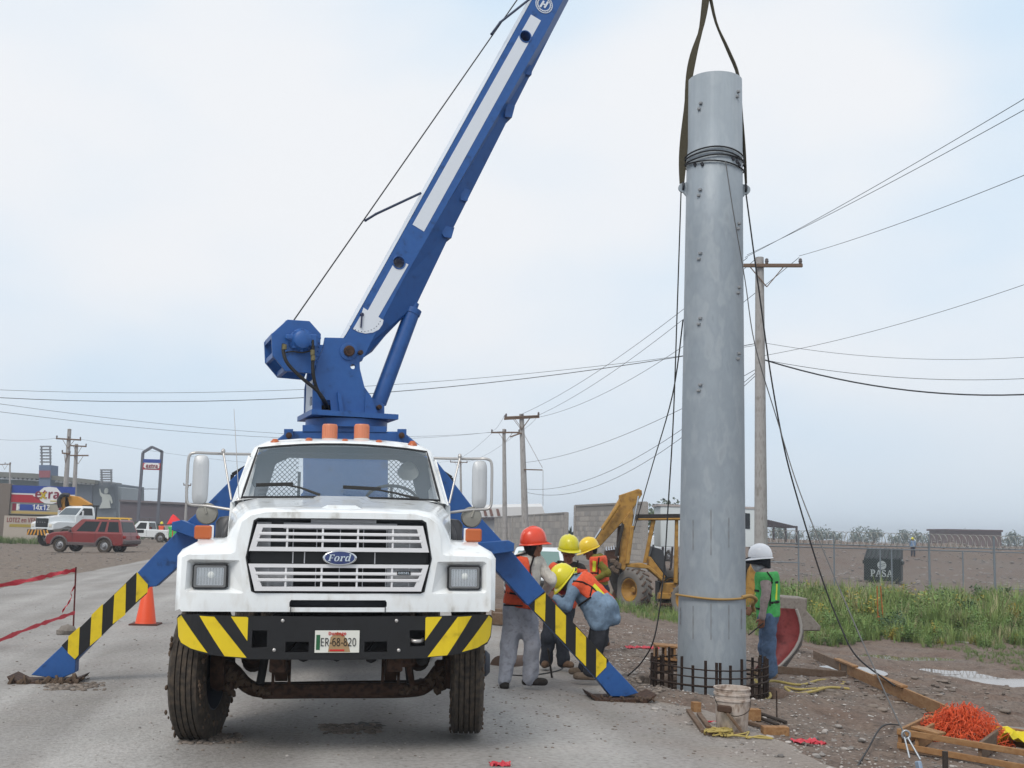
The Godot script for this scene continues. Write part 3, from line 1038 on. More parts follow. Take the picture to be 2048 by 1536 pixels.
	mb.tube([V(0.43, 1.80, -2.0), V(0.43, 1.6, -1.84)], 0.025, 8)
	for k in 3: mb.tube([V(0.43, 1.80, -2.0), wp[k * 8 + 2]], 0.012, 6)
	obj("steering_wheel", mb, hoses, cab)
	mb = MB.new()                                                    # white hard hat carried behind the glass
	mb.lathe([Vector2(0.1, 0), Vector2(0.09, 0.015), Vector2(0.08, 0.055), Vector2(0.055, 0.09), Vector2(0.01, 0.1)], Transform3D(Basis(Vector3.RIGHT, 0.9), V(0.60, 2.08, -2.62)), 18)
	obj("hanging_helmet", mb, mat("helmet_off", Color(0.8, 0.81, 0.78), 0.4), cab)
	mb = MB.new()
	var ws := []
	for k in 7:
		var y := k / 6.0
		var row := []
		for j in 9:
			var u := j / 4.0 - 1.0
			row.append(V(u * lerpf(0.815, 0.73, y), lerpf(1.80 + 0.012 * (1 - u * u), 2.238 + 0.045 * (1 - u * u), y), lerpf(-1.585, -2.06, y) + 0.075 * (1 - u * u)))
		ws.append(row)
	mb.loft(ws, false, false, 3)
	obj("windshield", mb, glass, cab)
	mb = MB.new()
	var gp := []
	for row in ws: gp.append(row[0])
	for j in range(1, 9): gp.append(ws[6][j])
	for k in range(5, -1, -1): gp.append(ws[k][8])
	for j in range(7, 0, -1): gp.append(ws[0][j])
	mb.tube(gp, 0.011, 6, true)
	obj("windshield_seal", mb, dark, cab)
	mb = MB.new()                                                    # cowl between hood and glass
	mb.loft([[V(-0.9, 1.765, -1.5), V(-0.68, 1.795, -1.5), V(0, 1.806, -1.5), V(0.68, 1.795, -1.5), V(0.9, 1.765, -1.5)], [V(-0.9, 1.775, -1.66), V(-0.8, 1.795, -1.6), V(0, 1.81, -1.53), V(0.8, 1.795, -1.6), V(0.9, 1.775, -1.66)]], false, false)
	obj("cowl", mb, white, cab)
	# wipers
	for w in [[[512, 970], [560, 968], [600, 975], [640, 990]], [[686, 974], [735, 976], [790, 986], [838, 998]]]:
		var wn := part_node("wiper", t)
		mb = MB.new()
		var p := []
		for i in 4: p.append(L(w[i][0], w[i][1], [-1.60, -1.575, -1.54, -1.50][i] + (0.06 if w[0][0] > 600 and i < 2 else 0.0)))
		mb.tube([p[1], p[2], p[3]], [0.007, 0.009, 0.013], 6)
		obj("arm", mb, hoses, wn)
		mb = MB.new()
		mb.beam(p[0], p[1] + (p[1] - p[0]) * 0.55 + V(0, -0.005, 0.01), 0.012, 0.03, 0.003)
		obj("blade", mb, hoses, wn)
	# antenna
	mb = MB.new()
	mb.tube([L(478, 998, -1.58), L(468, 818, -1.75)], [0.004, 0.0022], 5)
	mb.ball(L(478, 1000, -1.57), V(0.025, 0.018, 0.025), Basis(), 8)
	obj("antenna", mb, steel, t)
	# roof marker lamps and beacons
	for q in [[550, 884], [618, 882], [690, 884], [758, 886], [825, 888]]:
		var c := L(q[0], q[1], -2.16)
		mb = MB.new()
		mb.lathe([Vector2(0.045, -0.02), Vector2(0.042, 0.0), Vector2(0.026, 0.018), Vector2(0.022, 0.026), Vector2(0.004, 0.028)], Transform3D(Basis.from_scale(V(1, 1, 1.4)), c), 10)
		obj("marker_lamp", mb, orange, t)
	for q in [659, 723]:
		var bn := part_node("beacon", t)
		bn.position = L(q, 884, -2.5)
		mb = MB.new()
		mb.lathe([Vector2(0.078, -0.03), Vector2(0.08, 0.01), Vector2(0.07, 0.03), Vector2(0.062, 0.034)], Transform3D(), 20)
		obj("base", mb, mat("beacon_base", Color(0.75, 0.75, 0.73), 0.5), bn)
		mb = MB.new()
		mb.lathe([Vector2(0.068, 0.03), Vector2(0.067, 0.15), Vector2(0.062, 0.162), Vector2(0.005, 0.164)], Transform3D(), 24)
		for k in 20: mb.box(V(cos(TAU * k / 20) * 0.067, 0.09, sin(TAU * k / 20) * 0.067), V(0.006, 0.115, 0.006), Basis(Vector3.UP, -TAU * k / 20))
		obj("lens", mb, beacon_m, bn)
	# door mirrors
	for sx in [-1.0, 1.0]:
		var mn := part_node("mirror", t)
		mb = MB.new()
		var mx: float = 1.165 * sx
		var fx: float = 1.265 * sx
		mb.tube(smooth_pts([V(0.79 * sx, 2.18, -1.98), V(1.0 * sx, 2.172, -1.85), V(1.1 * sx, 2.168, -1.76), V(1.2 * sx, 2.168, -1.7)], 3) + smooth_pts([V(1.225 * sx, 2.165, -1.7), V(fx, 2.13, -1.7), V(fx + 0.005 * sx, 1.95, -1.7), V(fx, 1.77, -1.7), V(1.225 * sx, 1.735, -1.7)], 4) + [V(1.1 * sx, 1.728, -1.7), V(0.9 * sx, 1.70, -1.66)], 0.012, 8)
		mb.tube([V(1.0 * sx, 2.18, -1.8), V(0.9 * sx, 1.78, -1.62)], 0.009, 8)
		mb.ball(V(1.0 * sx, 2.19, -1.8), V(0.018, 0.025, 0.018), Basis(), 8)
		obj("bracket", mb, steel, mn)
		mb = MB.new()
		var ro2 := []
		for k in 28:
			var a := TAU * k / 28
			ro2.append(Vector2(mx + 0.064 * signf(cos(a)) * pow(absf(cos(a)), 0.55), 1.945 + 0.205 * signf(sin(a)) * pow(absf(sin(a)), 0.32)))
		var A := []
		var Bq := []
		var Cq := []
		var Dq := []
		for q in ro2:
			A.append(V(q.x, q.y, -1.73))
			Bq.append(V(q.x, q.y, -1.705))
			Cq.append(V(mx + (q.x - mx) * 0.9, 1.945 + (q.y - 1.945) * 0.95, -1.692))
			Dq.append(V(mx + (q.x - mx) * 0.3, 1.945 + (q.y - 1.945) * 0.62, -1.684))
		mb.loft([A, Bq, Cq, Dq], true, true, 7)
		obj("housing", mb, mat("mirror_back", Color(0.74, 0.75, 0.76), 0.45, 0.2), mn)
		mb = MB.new()
		mb.lathe([Vector2(0.085, -0.02), Vector2(0.09, 0.0), Vector2(0.08, 0.02), Vector2(0.01, 0.03)], Transform3D(Basis(Vector3.RIGHT, PI / 2), V(1.10 * sx, 1.665, -1.72)), 24)
		mb.tube([V(1.12 * sx, 1.73, -1.7), V(1.1 * sx, 1.665, -1.69)], 0.012, 6)
		obj("round_mirror", mb, mat("mirror_grey", Color(0.55, 0.54, 0.51), 0.5, 0.3), mn)
		# side turn lamp on the fender
		var ln := part_node("turn_lamp", t)
		ln.position = V(1.0 * sx, 1.52, -0.68)
		mb = MB.new()
		mb.box(V(-0.055 * sx, -0.005, -0.01), V(0.03, 0.115, 0.06), Basis(), 0.005)
		mb.box(V(0, -0.06, 0), V(0.07, 0.03, 0.04))
		obj("base", mb, grille_w, ln)
		mb = MB.new()
		mb.box(Vector3.ZERO, V(0.125, 0.1, 0.07), Basis(), 0.012)
		obj("lens", mb, orange, ln)
		mb = MB.new()
		mb.box(V(1.118 * sx, 1.26, -0.42), V(0.03, 0.1, 0.07), Basis(), 0.008)
		obj("side_reflector", mb, mat("red_lens", Color(0.55, 0.08, 0.06), 0.3), t)
		mb = MB.new()                                                 # air intake and tubing beside the engine
		mb.lathe([Vector2(0.09, -0.12), Vector2(0.1, -0.1), Vector2(0.1, 0.1), Vector2(0.07, 0.14), Vector2(0.01, 0.15)], Transform3D(Basis(), V(0.93 * sx, 1.5, -1.75)), 16)
		mb.tube(smooth_pts([V(0.92 * sx, 1.35, -1.6), V(0.93 * sx, 1.5, -1.55), V(0.9 * sx, 1.6, -1.62)], 4), 0.03, 8)
		obj("air_intake", mb, mat("intake_grey", Color(0.3, 0.3, 0.31), 0.5, 0.4), t)
	# --- running gear
	var sy := -0.95
	tyre_wheel("wheel", t, V(-0.985, 0.505, sy), 0.52, 0.25, PI + deg_to_rad(-9), rubber, mat("rim_blue", Color(0.22, 0.24, 0.28), 0.7, 0.1), 0.6, 0.65)
	tyre_wheel("wheel", t, V(1.0, 0.535, sy), 0.52, 0.25, deg_to_rad(-6), rubber, MATS["rim_blue"], 0.6, 0.45)
	for sx in [-1.0, 1.0]:
		for k in 2: tyre_wheel("wheel", t, V(sx * (0.78 + 0.3 * k), 0.53, -6.3), 0.52, 0.26, 0.0 if sx > 0 else PI, rubber, MATS["rim_blue"], -0.4)
	mb = MB.new()
	mb.tube(smooth_pts([V(-0.9, 0.52, sy), V(-0.78, 0.5, sy), V(-0.66, 0.38, sy), V(-0.5, 0.34, sy), V(0, 0.335, sy), V(0.55, 0.335, sy), V(0.7, 0.38, sy), V(0.8, 0.5, sy), V(0.9, 0.52, sy)], 4), 0.055, 8)
	mb.box(V(0, 0.34, sy), V(1.1, 0.11, 0.09), Basis(), 0.01)
	obj("front_axle", mb, rust, t)
	mb = MB.new()
	mb.tube([V(-0.75, 0.36, sy - 0.18), V(0.82, 0.37, sy - 0.18)], 0.02, 8)
	for sx in [-1.0, 1.0]:
		mb.box(V(0.8 * sx, 0.45, sy), V(0.1, 0.22, 0.12), Basis(), 0.02)
		mb.lathe([Vector2(0.17, 0), Vector2(0.18, 0.05), Vector2(0.16, 0.1)], Transform3D(Basis(Vector3.BACK, -PI / 2 * sx), V(0.82 * sx, 0.52, sy)), 20)
	mb.ball(V(0.72, 0.36, sy - 0.16), V(0.045, 0.04, 0.04), Basis(), 8)
	obj("steering_linkage", mb, rust, t)
	for sx in [-1.0, 1.0]:
		mb = MB.new()
		mb.lathe([Vector2(0.05, -0.1), Vector2(0.085, -0.08), Vector2(0.085, 0.0), Vector2(0.09, 0.01), Vector2(0.085, 0.02), Vector2(0.08, 0.09), Vector2(0.02, 0.11)], Transform3D(Basis(Vector3.RIGHT, 1.1), V(sx * 0.64, 0.56, sy - 0.2)), 14)
		obj("brake_chamber", mb, rust, t)
		mb = MB.new()
		mb.tube([V(sx * 0.56, 0.4, sy + 0.1), V(sx * 0.5, 0.86, sy - 0.05)], 0.032, 10)
		obj("shock_absorber", mb, dark, t)
		mb = MB.new()
		for k in 26: mb.ball(V(sx * (0.5 + 0.3 * absf(sin(k * 2.4))), 0.33 + 0.16 * absf(sin(k * 1.7)) * absf(sin(k * 2.4)), sy + 0.05 + 0.02 * sin(k * 3.3)), V(0.03 + 0.02 * absf(sin(k * 5.0)), 0.022, 0.025), Basis(Vector3.BACK, k), 6)
		var cake := obj("mud_cake", mb, mat("mud", Color(0.33, 0.27, 0.22), 0.95), t)
		cake.set_meta("kind", "stuff")
	mb = MB.new()
	mb.box(V(0.5, 0.66, -0.62), V(0.16, 0.2, 0.26), Basis(), 0.03)
	mb.tube([V(0.52, 0.58, -0.55), V(0.56, 0.42, -0.7), V(0.74, 0.4, sy - 0.1)], 0.022, 8)
	obj("steering_box", mb, rust, t)
	for sx in [-1.0, 1.0]:
		var sn := part_node("leaf_spring", t)
		for k in 8:
			mb = MB.new()
			var hl2 := 0.62 - k * 0.065
			var y0 := 0.55 - k * 0.018
			mb.loft([[V(sx * 0.41 - 0.045, y0 + 0.1, sy - hl2), V(sx * 0.41 + 0.045, y0 + 0.1, sy - hl2), V(sx * 0.41 + 0.045, y0 + 0.086, sy - hl2), V(sx * 0.41 - 0.045, y0 + 0.086, sy - hl2)],
				[V(sx * 0.41 - 0.045, y0, sy), V(sx * 0.41 + 0.045, y0, sy), V(sx * 0.41 + 0.045, y0 - 0.014, sy), V(sx * 0.41 - 0.045, y0 - 0.014, sy)],
				[V(sx * 0.41 - 0.045, y0 + 0.1, sy + hl2), V(sx * 0.41 + 0.045, y0 + 0.1, sy + hl2), V(sx * 0.41 + 0.045, y0 + 0.086, sy + hl2), V(sx * 0.41 - 0.045, y0 + 0.086, sy + hl2)]])
			obj("leaf", mb, rust, sn)
		for dx in [-0.06, 0.06]:
			mb = MB.new()
			mb.box(V(sx * 0.41 + dx, 0.46, sy + 0.03), V(0.022, 0.3, 0.022))
			obj("clamp", mb, rust, sn)
		mb = MB.new()
		mb.box(V(sx * 0.41, 0.62, -0.33), V(0.11, 0.13, 0.1), Basis(), 0.01)
		obj("hanger", mb, rust, sn)
	mb = MB.new()
	for sx in [-1.0, 1.0]: mb.box(V(0.42 * sx, 0.83, -4.3), V(0.08, 0.24, 8.2), Basis(), 0.01)
	for z in [-0.4, -2.2, -4.0, -5.6, -7.6]: mb.box(V(0, 0.82, z), V(0.76, 0.18, 0.1))
	obj("chassis_frame", mb, dark, t)
	mb = MB.new()
	mb.box(V(0, 0.86, -1.3), V(0.52, 0.46, 1.3), Basis(), 0.08)
	mb.box(V(0, 0.60, -1.55), V(0.3, 0.14, 0.5), Basis(), 0.05)
	for q in [[-0.24, 0.64, -0.6], [0.25, 0.63, -0.6], [0.0, 0.63, -0.7], [0.62, 0.62, -0.5]]: mb.ball(V(q[0], q[1], q[2]), V(0.05, 0.05, 0.06), Basis(), 8)
	obj("engine", mb, dark, t)
	mb = MB.new()
	mb.tube([V(0, 0.55, -6.3), V(0, 0.55, -6.25)], 0.01, 4)
	mb.ball(V(0, 0.55, -6.3), V(0.2, 0.2, 0.22), Basis(), 12)
	mb.tube([V(-0.95, 0.55, -6.3), V(0.95, 0.55, -6.3)], 0.075, 10)
	mb.tube([V(0, 0.75, -2.2), V(0, 0.58, -6.2)], 0.045, 8)
	obj("rear_axle", mb, rust, t)
	mb = MB.new()
	mb.box(V(0, 1.08, -6.2), V(2.3, 0.12, 3.9), Basis(), 0.02)
	obj("load_deck", mb, rust, t)
	# --- guard rack behind the cab
	var rk := part_node("cab_guard", t)
	mb = MB.new()
	var rz := -4.02
	var go := [[-1.13, 1.3], [-1.13, 2.09], [-0.79, 2.3], [-0.46, 2.305], [0.46, 2.32], [0.79, 2.32], [1.14, 2.1], [1.14, 1.3]]
	for i in 7:
		if i != 3: mb.beam(V(go[i][0], go[i][1], rz), V(go[i + 1][0], go[i + 1][1], rz), 0.035, 0.035, 0.0, V(0, 0, 1))
	for x in [-0.45, 0.45]: mb.beam(V(x, 1.3, rz), V(x, 2.13, rz), 0.03, 0.03, 0.0, V(0, 0, 1))
	obj("frame", mb, dark, rk)
	mb = MB.new()
	for gi in 4:
		var sgn := -1.0 if gi % 2 == 0 else 1.0
		var gpoly := PackedVector2Array(v2([[-1.13, 1.3], [-1.13, 2.09], [-0.79, 2.3], [-0.46, 2.305], [-0.46, 1.3]] if gi < 2 else [[0.46, 1.3], [0.46, 2.32], [0.79, 2.32], [1.14, 2.1], [1.14, 1.3]]))
		for k in range(-64, 65):
			var x0 := k * 0.05
			var ln2 := PackedVector2Array([Vector2(x0 - sgn * 0.6, 1.2), Vector2(x0 + sgn * 0.6, 2.4)])
			for seg in Geometry2D.intersect_polyline_with_polygon(ln2, gpoly):
				if seg.size() >= 2: mb.beam(V(seg[0].x, seg[0].y, rz), V(seg[-1].x, seg[-1].y, rz), 0.006, 0.006, 0.0, V(0, 0, 1))
	obj("expanded_mesh", mb, dark, rk)
	build_crane(t, blue, pale, yellow, black, dark, rust, hoses, steel)

func build_crane(t: Node3D, blue, pale, yellow, black, dark, rust, hoses, steel):
	var mb := MB.new()
	var zl := -3.2
	mb.extrude(lpoly([[535, 893], [576, 862], [806, 863], [843, 893], [840, 905], [776, 908], [776, 1060], [606, 1060], [606, 906], [538, 903]], zl), V(0, 0, -0.75), 0.012)
	mb.extrude(lpoly([[605, 850], [773, 853], [773, 864], [605, 863]], zl + 0.01), V(0, 0, -0.7))
	mb.box(V(0, 1.3, -3.6), V(0.8, 1.2, 0.66), Basis(), 0.02)
	for x in [577, 804]: mb.extrude(lpoly([[x - 9, 858], [x + 9, 858], [x + 9, 890], [x - 9, 890]], zl + 0.03), V(0, 0, -0.05))
	var base := obj("crane_base", mb, blue, t)
	for x in [578, 803]:
		mb = MB.new()
		mb.lathe([Vector2(0.03, 0), Vector2(0.03, 0.03), Vector2(0.01, 0.035)], Transform3D(Basis(Vector3.RIGHT, PI / 2), L(x, 871, zl + 0.03)), 10)
		obj("bolt", mb, rust, base)
	var cc := truck_xf.affine_inverse() * boom_c
	var yf := L(690, 836, cc.z).y
	mb = MB.new()
	mb.lathe([Vector2(0.41, yf - 0.12), Vector2(0.41, yf - 0.035), Vector2(0.39, yf - 0.03)], Transform3D(Basis(), V(cc.x - 0.03, 0, cc.z)), 36)
	obj("turntable_ring", mb, blue, t)
	var tw := truck_xf.basis.inverse() * Basis(boom_u, Vector3.UP, boom_n)
	mb = MB.new()
	mb.box(V(cc.x - 0.03, yf, cc.z), V(0.86, 0.05, 0.86), tw, 0.0)
	var pl := obj("turret_floor", mb, blue, t)
	var off := bl(-boom_n)
	# turret cheeks
	var cheek := [[625, 829], [626, 767], [633, 726], [646, 697], [650, 675], [690, 676], [712, 682], [718, 705], [720, 738], [729, 774], [742, 792], [753, 822], [753, 830]]
	var far := Vector3(0, 0, 0)
	for k in 2:
		mb = MB.new()
		var pts := bpoly(cheek, 0.26)
		if k == 1:
			for i in pts.size(): pts[i] += off * 0.48
			mb.extrude(pts, off * 0.04, 0.004)
		else:
			bpanel(mb, cheek, [[706, 733, 0.026], [[643, 800], [660, 800], [663, 824], [643, 824]]], 0.26, 0.04)
			mb.extrude(bpoly([[675, 784], [681, 784], [689, 829], [680, 829]], 0.30), off * 0.04)
			mb.extrude(bpoly([[731, 790], [754, 822], [753, 830], [729, 830]], 0.275), off * 0.02)
		obj("turret_cheek", mb, blue, t)
	mb = MB.new()                                                     # closing plate at the winch end, with its access hole
	var e0 := Bp(626, 829, 0.255)
	var e1 := Bp(627, 757, 0.255)
	var wdt := 0.46
	var hgt := e0.distance_to(e1)
	var ez := bl(-boom_u)
	mb.panel(v2([[0, 0], [wdt, 0], [wdt, hgt], [0, hgt]]), [v2([[0.05, 0.1], [0.22, 0.1], [0.22, 0.19], [0.1, 0.19], [0.05, 0.16]])], [0.13], func(_x, _y): return 0.0, 0.02, Transform3D(Basis(off, V(0, 1, 0), ez), e0))
	obj("turret_end_plate", mb, pale, t)
	mb = MB.new()
	mb.extrude(bpoly([[740, 793], [769, 809], [769, 833], [745, 832]], 0.1), off * 0.2, 0.004)
	obj("cylinder_bracket", mb, blue, t)
	mb = MB.new()
	mb.extrude(bpoly([[628, 829], [628, 815], [648, 810], [690, 810], [740, 829]], 0.1), off * 0.2)
	obj("turret_core", mb, rust, t)
	for q in [[697, 703, 0.055, 0.03], [720, 706, 0.024, 0.06], [757, 815, 0.025, -0.16]]:
		var xf := Transform3D(Basis(bl(boom_u), bl(boom_n), bl(-Vector3.UP)), Bp(q[0], q[1], 0.26 + (q[3] if q[3] < 0 else 0.0)))
		mb = MB.new()
		if q[2] > 0.05:
			mb.lathe([Vector2(0.088, 0), Vector2(0.088, 0.015), Vector2(0.07, 0.02), Vector2(0.01, 0.02)], xf, 24)
			obj("boss", mb, blue, t)
			mb = MB.new()
		mb.lathe([Vector2(q[2], 0), Vector2(q[2], 0.05), Vector2(q[2] * 0.8, 0.062), Vector2(0.005, 0.062)], xf, 14)
		obj("pivot_pin", mb, rust, t)
	# winch
	var wn := part_node("winch", t)
	var oct := [[543, 668], [575, 639], [619, 642], [642, 668], [640, 700], [633, 726], [625, 747], [571, 742], [545, 711]]
	for k in 2:
		mb = MB.new()
		var pts := bpoly(oct, 0.3)
		if k == 1:
			for i in pts.size(): pts[i] += off * 0.52
		mb.extrude(pts, off * 0.03, 0.004)
		obj("side_plate", mb, blue, wn)
	var near := bpoly(oct, 0.3)
	for k in [0, 1, 7, 8]:
		mb = MB.new()
		var q: Vector3 = near[k]
		var c: Vector3 = (near[3] + near[8]) * 0.5
		q += (c - q).normalized() * 0.03
		mb.beam(q + off * 0.03, q + off * 0.53, 0.04, 0.05, 0.0)
		obj("cross_bar", mb, blue, wn)
	mb = MB.new()
	mb.tube([Bp(597, 690, 0.27), Bp(597, 690, 0.27) + off * 0.46], 0.14, 20)
	obj("drum", mb, dark, wn)
	var mx := Transform3D(Basis(bl(boom_u), bl(boom_n), bl(-Vector3.UP)), Bp(602, 682, 0.3))
	mb = MB.new()
	mb.lathe([Vector2(0.12, 0), Vector2(0.12, 0.03), Vector2(0.1, 0.05), Vector2(0.085, 0.12), Vector2(0.05, 0.14), Vector2(0.01, 0.14)], mx, 20)
	mb.box(mx * V(0.1, 0.06, 0.0), V(0.08, 0.1, 0.12), mx.basis, 0.01)
	mb.box(mx * V(-0.12, 0.05, -0.02), V(0.08, 0.05, 0.05), mx.basis, 0.01)
	for k in 8: mb.box(mx * V(cos(k * 0.785) * 0.1, 0.05, sin(k * 0.785) * 0.1), V(0.03, 0.03, 0.03), mx.basis, 0.004)
	for k in 7: mb.ball(Bp(640 - k * 1.2, 676 + k * 9, 0.302), V(0.012, 0.012, 0.012), Basis(), 6)
	obj("motor", mb, blue, wn)
	for h in [[[567, 688, 0.4], [567, 705, 0.42], [576, 728, 0.44], [605, 757, 0.42], [635, 782, 0.36], [650, 803, 0.3], [655, 815, 0.12]], [[625, 680, 0.4], [626, 705, 0.4], [626, 745, 0.4], [634, 778, 0.36], [648, 803, 0.3], [652, 815, 0.12]], [[571, 705, 0.36], [585, 703, 0.36], [605, 705, 0.36], [626, 700, 0.38]]]:
		mb = MB.new()
		var pts := []
		for q in h: pts.append(Bp(q[0], q[1], q[2]))
		mb.tube(smooth_pts(pts, 5), 0.017 if h.size() > 4 else 0.007, 8)
		obj("hydraulic_hose", mb, hoses, wn)
	for q in [[569, 694], [625, 705], [626, 716]]:
		mb = MB.new()
		mb.tube([Bp(q[0], q[1] - 5, 0.42), Bp(q[0], q[1] + 5, 0.42)], 0.024, 6)
		obj("hose_fitting", mb, mat("fitting", Color(0.45, 0.42, 0.3), 0.5, 0.5), wn)
	# boom
	var bo := part_node("boom", t)
	mb = MB.new()
	bpanel(mb, [[676, 694], [694, 667], [879, 333.5], [1064, 0], [1352, -520], [1388, -500], [1091, 66], [866, 456], [806, 560], [742, 684], [724, 722], [694, 728]], [[798, 525, 0.062], [1051, 73, 0.062]], 0.19, 0.38)
	obj("box_section", mb, blue, bo)
	mb = MB.new()
	var fold := bpoly([[726, 716], [742, 684], [806, 560], [866, 456], [1091, 66], [1388, -500]], 0.187)
	var foot := bpoly([[744, 704], [771, 671], [834, 607], [902, 465], [1101, 70], [1396, -496]], 0.03)
	var foot2 := []
	var fold2 := []
	for i in 6:
		foot2.append(foot[i] + off * 0.1)
		fold2.append(fold[i] + off * 0.375)
	mb.loft([fold, foot, foot2, fold2], false, false)
	obj("keel_plate", mb, blue, bo)
	mb = MB.new()                                                     # wear pads and collars along the keel
	for q in [[935, 392, 941, 380, 921, 372], [903, 466, 909, 455, 872, 448], [1024, 225, 1030, 212, 1012, 205], [1063, 140, 1066, 132, 1052, 128]]:
		mb.extrude(bpoly([[q[0] - 14, q[1] + 8], [q[0], q[1] + 10], [q[2], q[3]], [q[4], q[5]]], 0.10), off * 0.2)
	obj("wear_pad", mb, blue, bo)
	mb = MB.new()
	var top := bpoly([[676, 694], [694, 667], [879, 333.5], [1064, 0], [1352, -520]], 0.185)
	var top2 := []
	for q in top: top2.append(q + off * 0.37)
	var lift := bl(Vector3.UP * 0.003 - boom_u * 0.004)
	for i in 5:
		top[i] += lift
		top2[i] += lift
	mb.loft([top, top2], false, false)
	obj("top_plate", mb, pale, bo)
	for s in [[[1062, 29], [1082, 41], [848, 463], [825, 449]], [[793, 517], [817, 529], [756, 635], [735, 622]], [[727, 615], [736, 621], [754, 632], [767, 640], [765, 649], [758, 659], [746, 665], [731, 667], [717, 664], [706, 658], [721, 632], [723, 627]]]:
		mb = MB.new()
		if s.size() == 4: bpanel(mb, s, [[798, 525, 0.062]] if s[0][0] < 1000 else [[1051, 73, 0.062]], 0.194, 0.003)
		else: mb.extrude(bpoly(s, 0.196), off * 0.003)
		obj("white_panel", mb, mat("boom_white", Color(0.83, 0.85, 0.88), 0.45), bo)
	mb = MB.new()
	for k in 13:
		var a := deg_to_rad(12 + k * 10.5)
		mb.box(Bp(727 + cos(a) * 36, 630 + sin(a) * 33, 0.198), V(0.008, 0.008, 0.002), tw)
	mb.beam(Bp(724, 630, 0.205), Bp(722, 655, 0.205), 0.016, 0.016)
	mb.ball(Bp(724, 629, 0.203), V(0.022, 0.022, 0.012), tw, 8)
	obj("angle_pointer", mb, mat("pointer_blue", Color(0.12, 0.15, 0.28), 0.5), bo)
	for q in [[798, 525, 0.062], [1051, 73, 0.062]]:
		mb = MB.new()
		mb.tube(ring_pts(Bp(q[0], q[1], 0.195), q[2] + 0.004, Basis(bl(boom_u), bl(boom_n), bl(-Vector3.UP)), 20), 0.007, 6, true)
		obj("hole_rim", mb, blue, bo)
	mb = MB.new()                                                     # round emblem near the head
	var exf := Transform3D(Basis(bl(boom_u), bl(boom_n), bl(-Vector3.UP)), Bp(1088, 9, 0.192))
	mb.lathe([Vector2(0.102, 0), Vector2(0.102, 0.004), Vector2(0.094, 0.004), Vector2(0.094, 0.001)], exf, 28, true, false)
	mb.lathe([Vector2(0.080, 0), Vector2(0.080, 0.004), Vector2(0.070, 0.004), Vector2(0.070, 0.001)], exf, 28, true, false)
	for q in [[-0.025, 0.0, 0.022, 0.09], [0.025, 0.0, 0.022, 0.09], [0.0, 0.0, 0.03, 0.02]]:
		mb.box(exf * V(q[0], 0.003, q[1]), V(q[2], 0.004, q[3]), exf.basis * Basis(Vector3.UP, -0.5))
	for k in 24: mb.box(exf * V(cos(TAU * k / 24) * 0.087, 0.003, sin(TAU * k / 24) * 0.087), V(0.007, 0.003, 0.007), exf.basis)
	obj("round_emblem", mb, MATS["boom_white"], bo)
	for g in [[[842, 386], [752, 428], [731, 441], [826, 398]], [[1062, -4], [1000, 45], [983, 68], [1040, 15]]]:
		mb = MB.new()
		for o2 in [0.1, -0.1]:
			mb.tube([Bp(g[0][0], g[0][1], o2), Bp(g[1][0], g[1][1], o2), Bp(g[2][0], g[2][1], o2)], 0.014, 6)
		mb.tube([Bp(g[2][0], g[2][1], -0.1), Bp(g[2][0], g[2][1], 0.1)], 0.016, 6)
		mb.tube([Bp(g[1][0], g[1][1], -0.1), Bp(g[1][0], g[1][1], 0.1)], 0.016, 6)
		obj("rope_guide", mb, mat("guide_dark_blue", Color(0.1, 0.16, 0.27), 0.5), bo)
	# head sheave, hoist rope, hook
	var tip := Bp(1378, -520, 0.0)
	mb = MB.new()
	mb.lathe([Vector2(0.16, -0.05), Vector2(0.16, -0.03), Vector2(0.13, 0.0), Vector2(0.16, 0.03), Vector2(0.16, 0.05)], Transform3D(Basis(bl(boom_u), bl(boom_n), bl(-Vector3.UP)), tip), 20)
	obj("head_sheave", mb, dark, bo)
	var hook_w := P(1415, -34, -POLE_Z)
	var inv := truck_xf.affine_inverse()
	var hk := inv * hook_w
	var hup := inv.basis * Vector3.UP
	var drop := hk + hup * ((truck_xf * tip).y - hook_w.y)
	mb = MB.new()
	mb.tube([Bp(588, 640, 0.0), Bp(1034, 0, 0.0), Bp(1345, -540, 0.0), tip + hup * 0.15], 0.008, 6)
	mb.tube([tip + hup * 0.1 + bl(boom_u) * 0.15, drop - hup * 0.1, hk + hup * 0.5], 0.008, 6)
	obj("hoist_rope", mb, mat("rope_steel", Color(0.22, 0.22, 0.23), 0.6, 0.3), t)
	mb = MB.new()
	mb.lathe([Vector2(0.02, 0.55), Vector2(0.1, 0.5), Vector2(0.11, 0.3), Vector2(0.03, 0.22)], Transform3D(Basis(), hk), 16)
	mb.tube(smooth_pts([hk + hup * 0.25, hk + hup * 0.12 + bl(boom_u) * 0.06, hk - hup * 0.0, hk + hup * 0.08 - bl(boom_u) * 0.08], 6), [0.03] + [0.03, 0.03, 0.03, 0.03, 0.03, 0.03, 0.03, 0.03, 0.03, 0.03, 0.03, 0.03, 0.03, 0.028, 0.025, 0.02, 0.015, 0.01], 10)
	obj("hook_block", mb, yellow, t)
	# lift cylinder
	mb = MB.new()
	mb.tube([Bp(757, 806, 0.0), Bp(823, 628, 0.0)], 0.082, 20)
	mb.tube([Bp(823, 628, 0.0), Bp(827, 618, 0.0)], 0.09, 20)
	mb.tube([Bp(757, 812, 0.0), Bp(830, 606, 0.0)], 0.045, 12)
	obj("lift_cylinder", mb, blue, t)
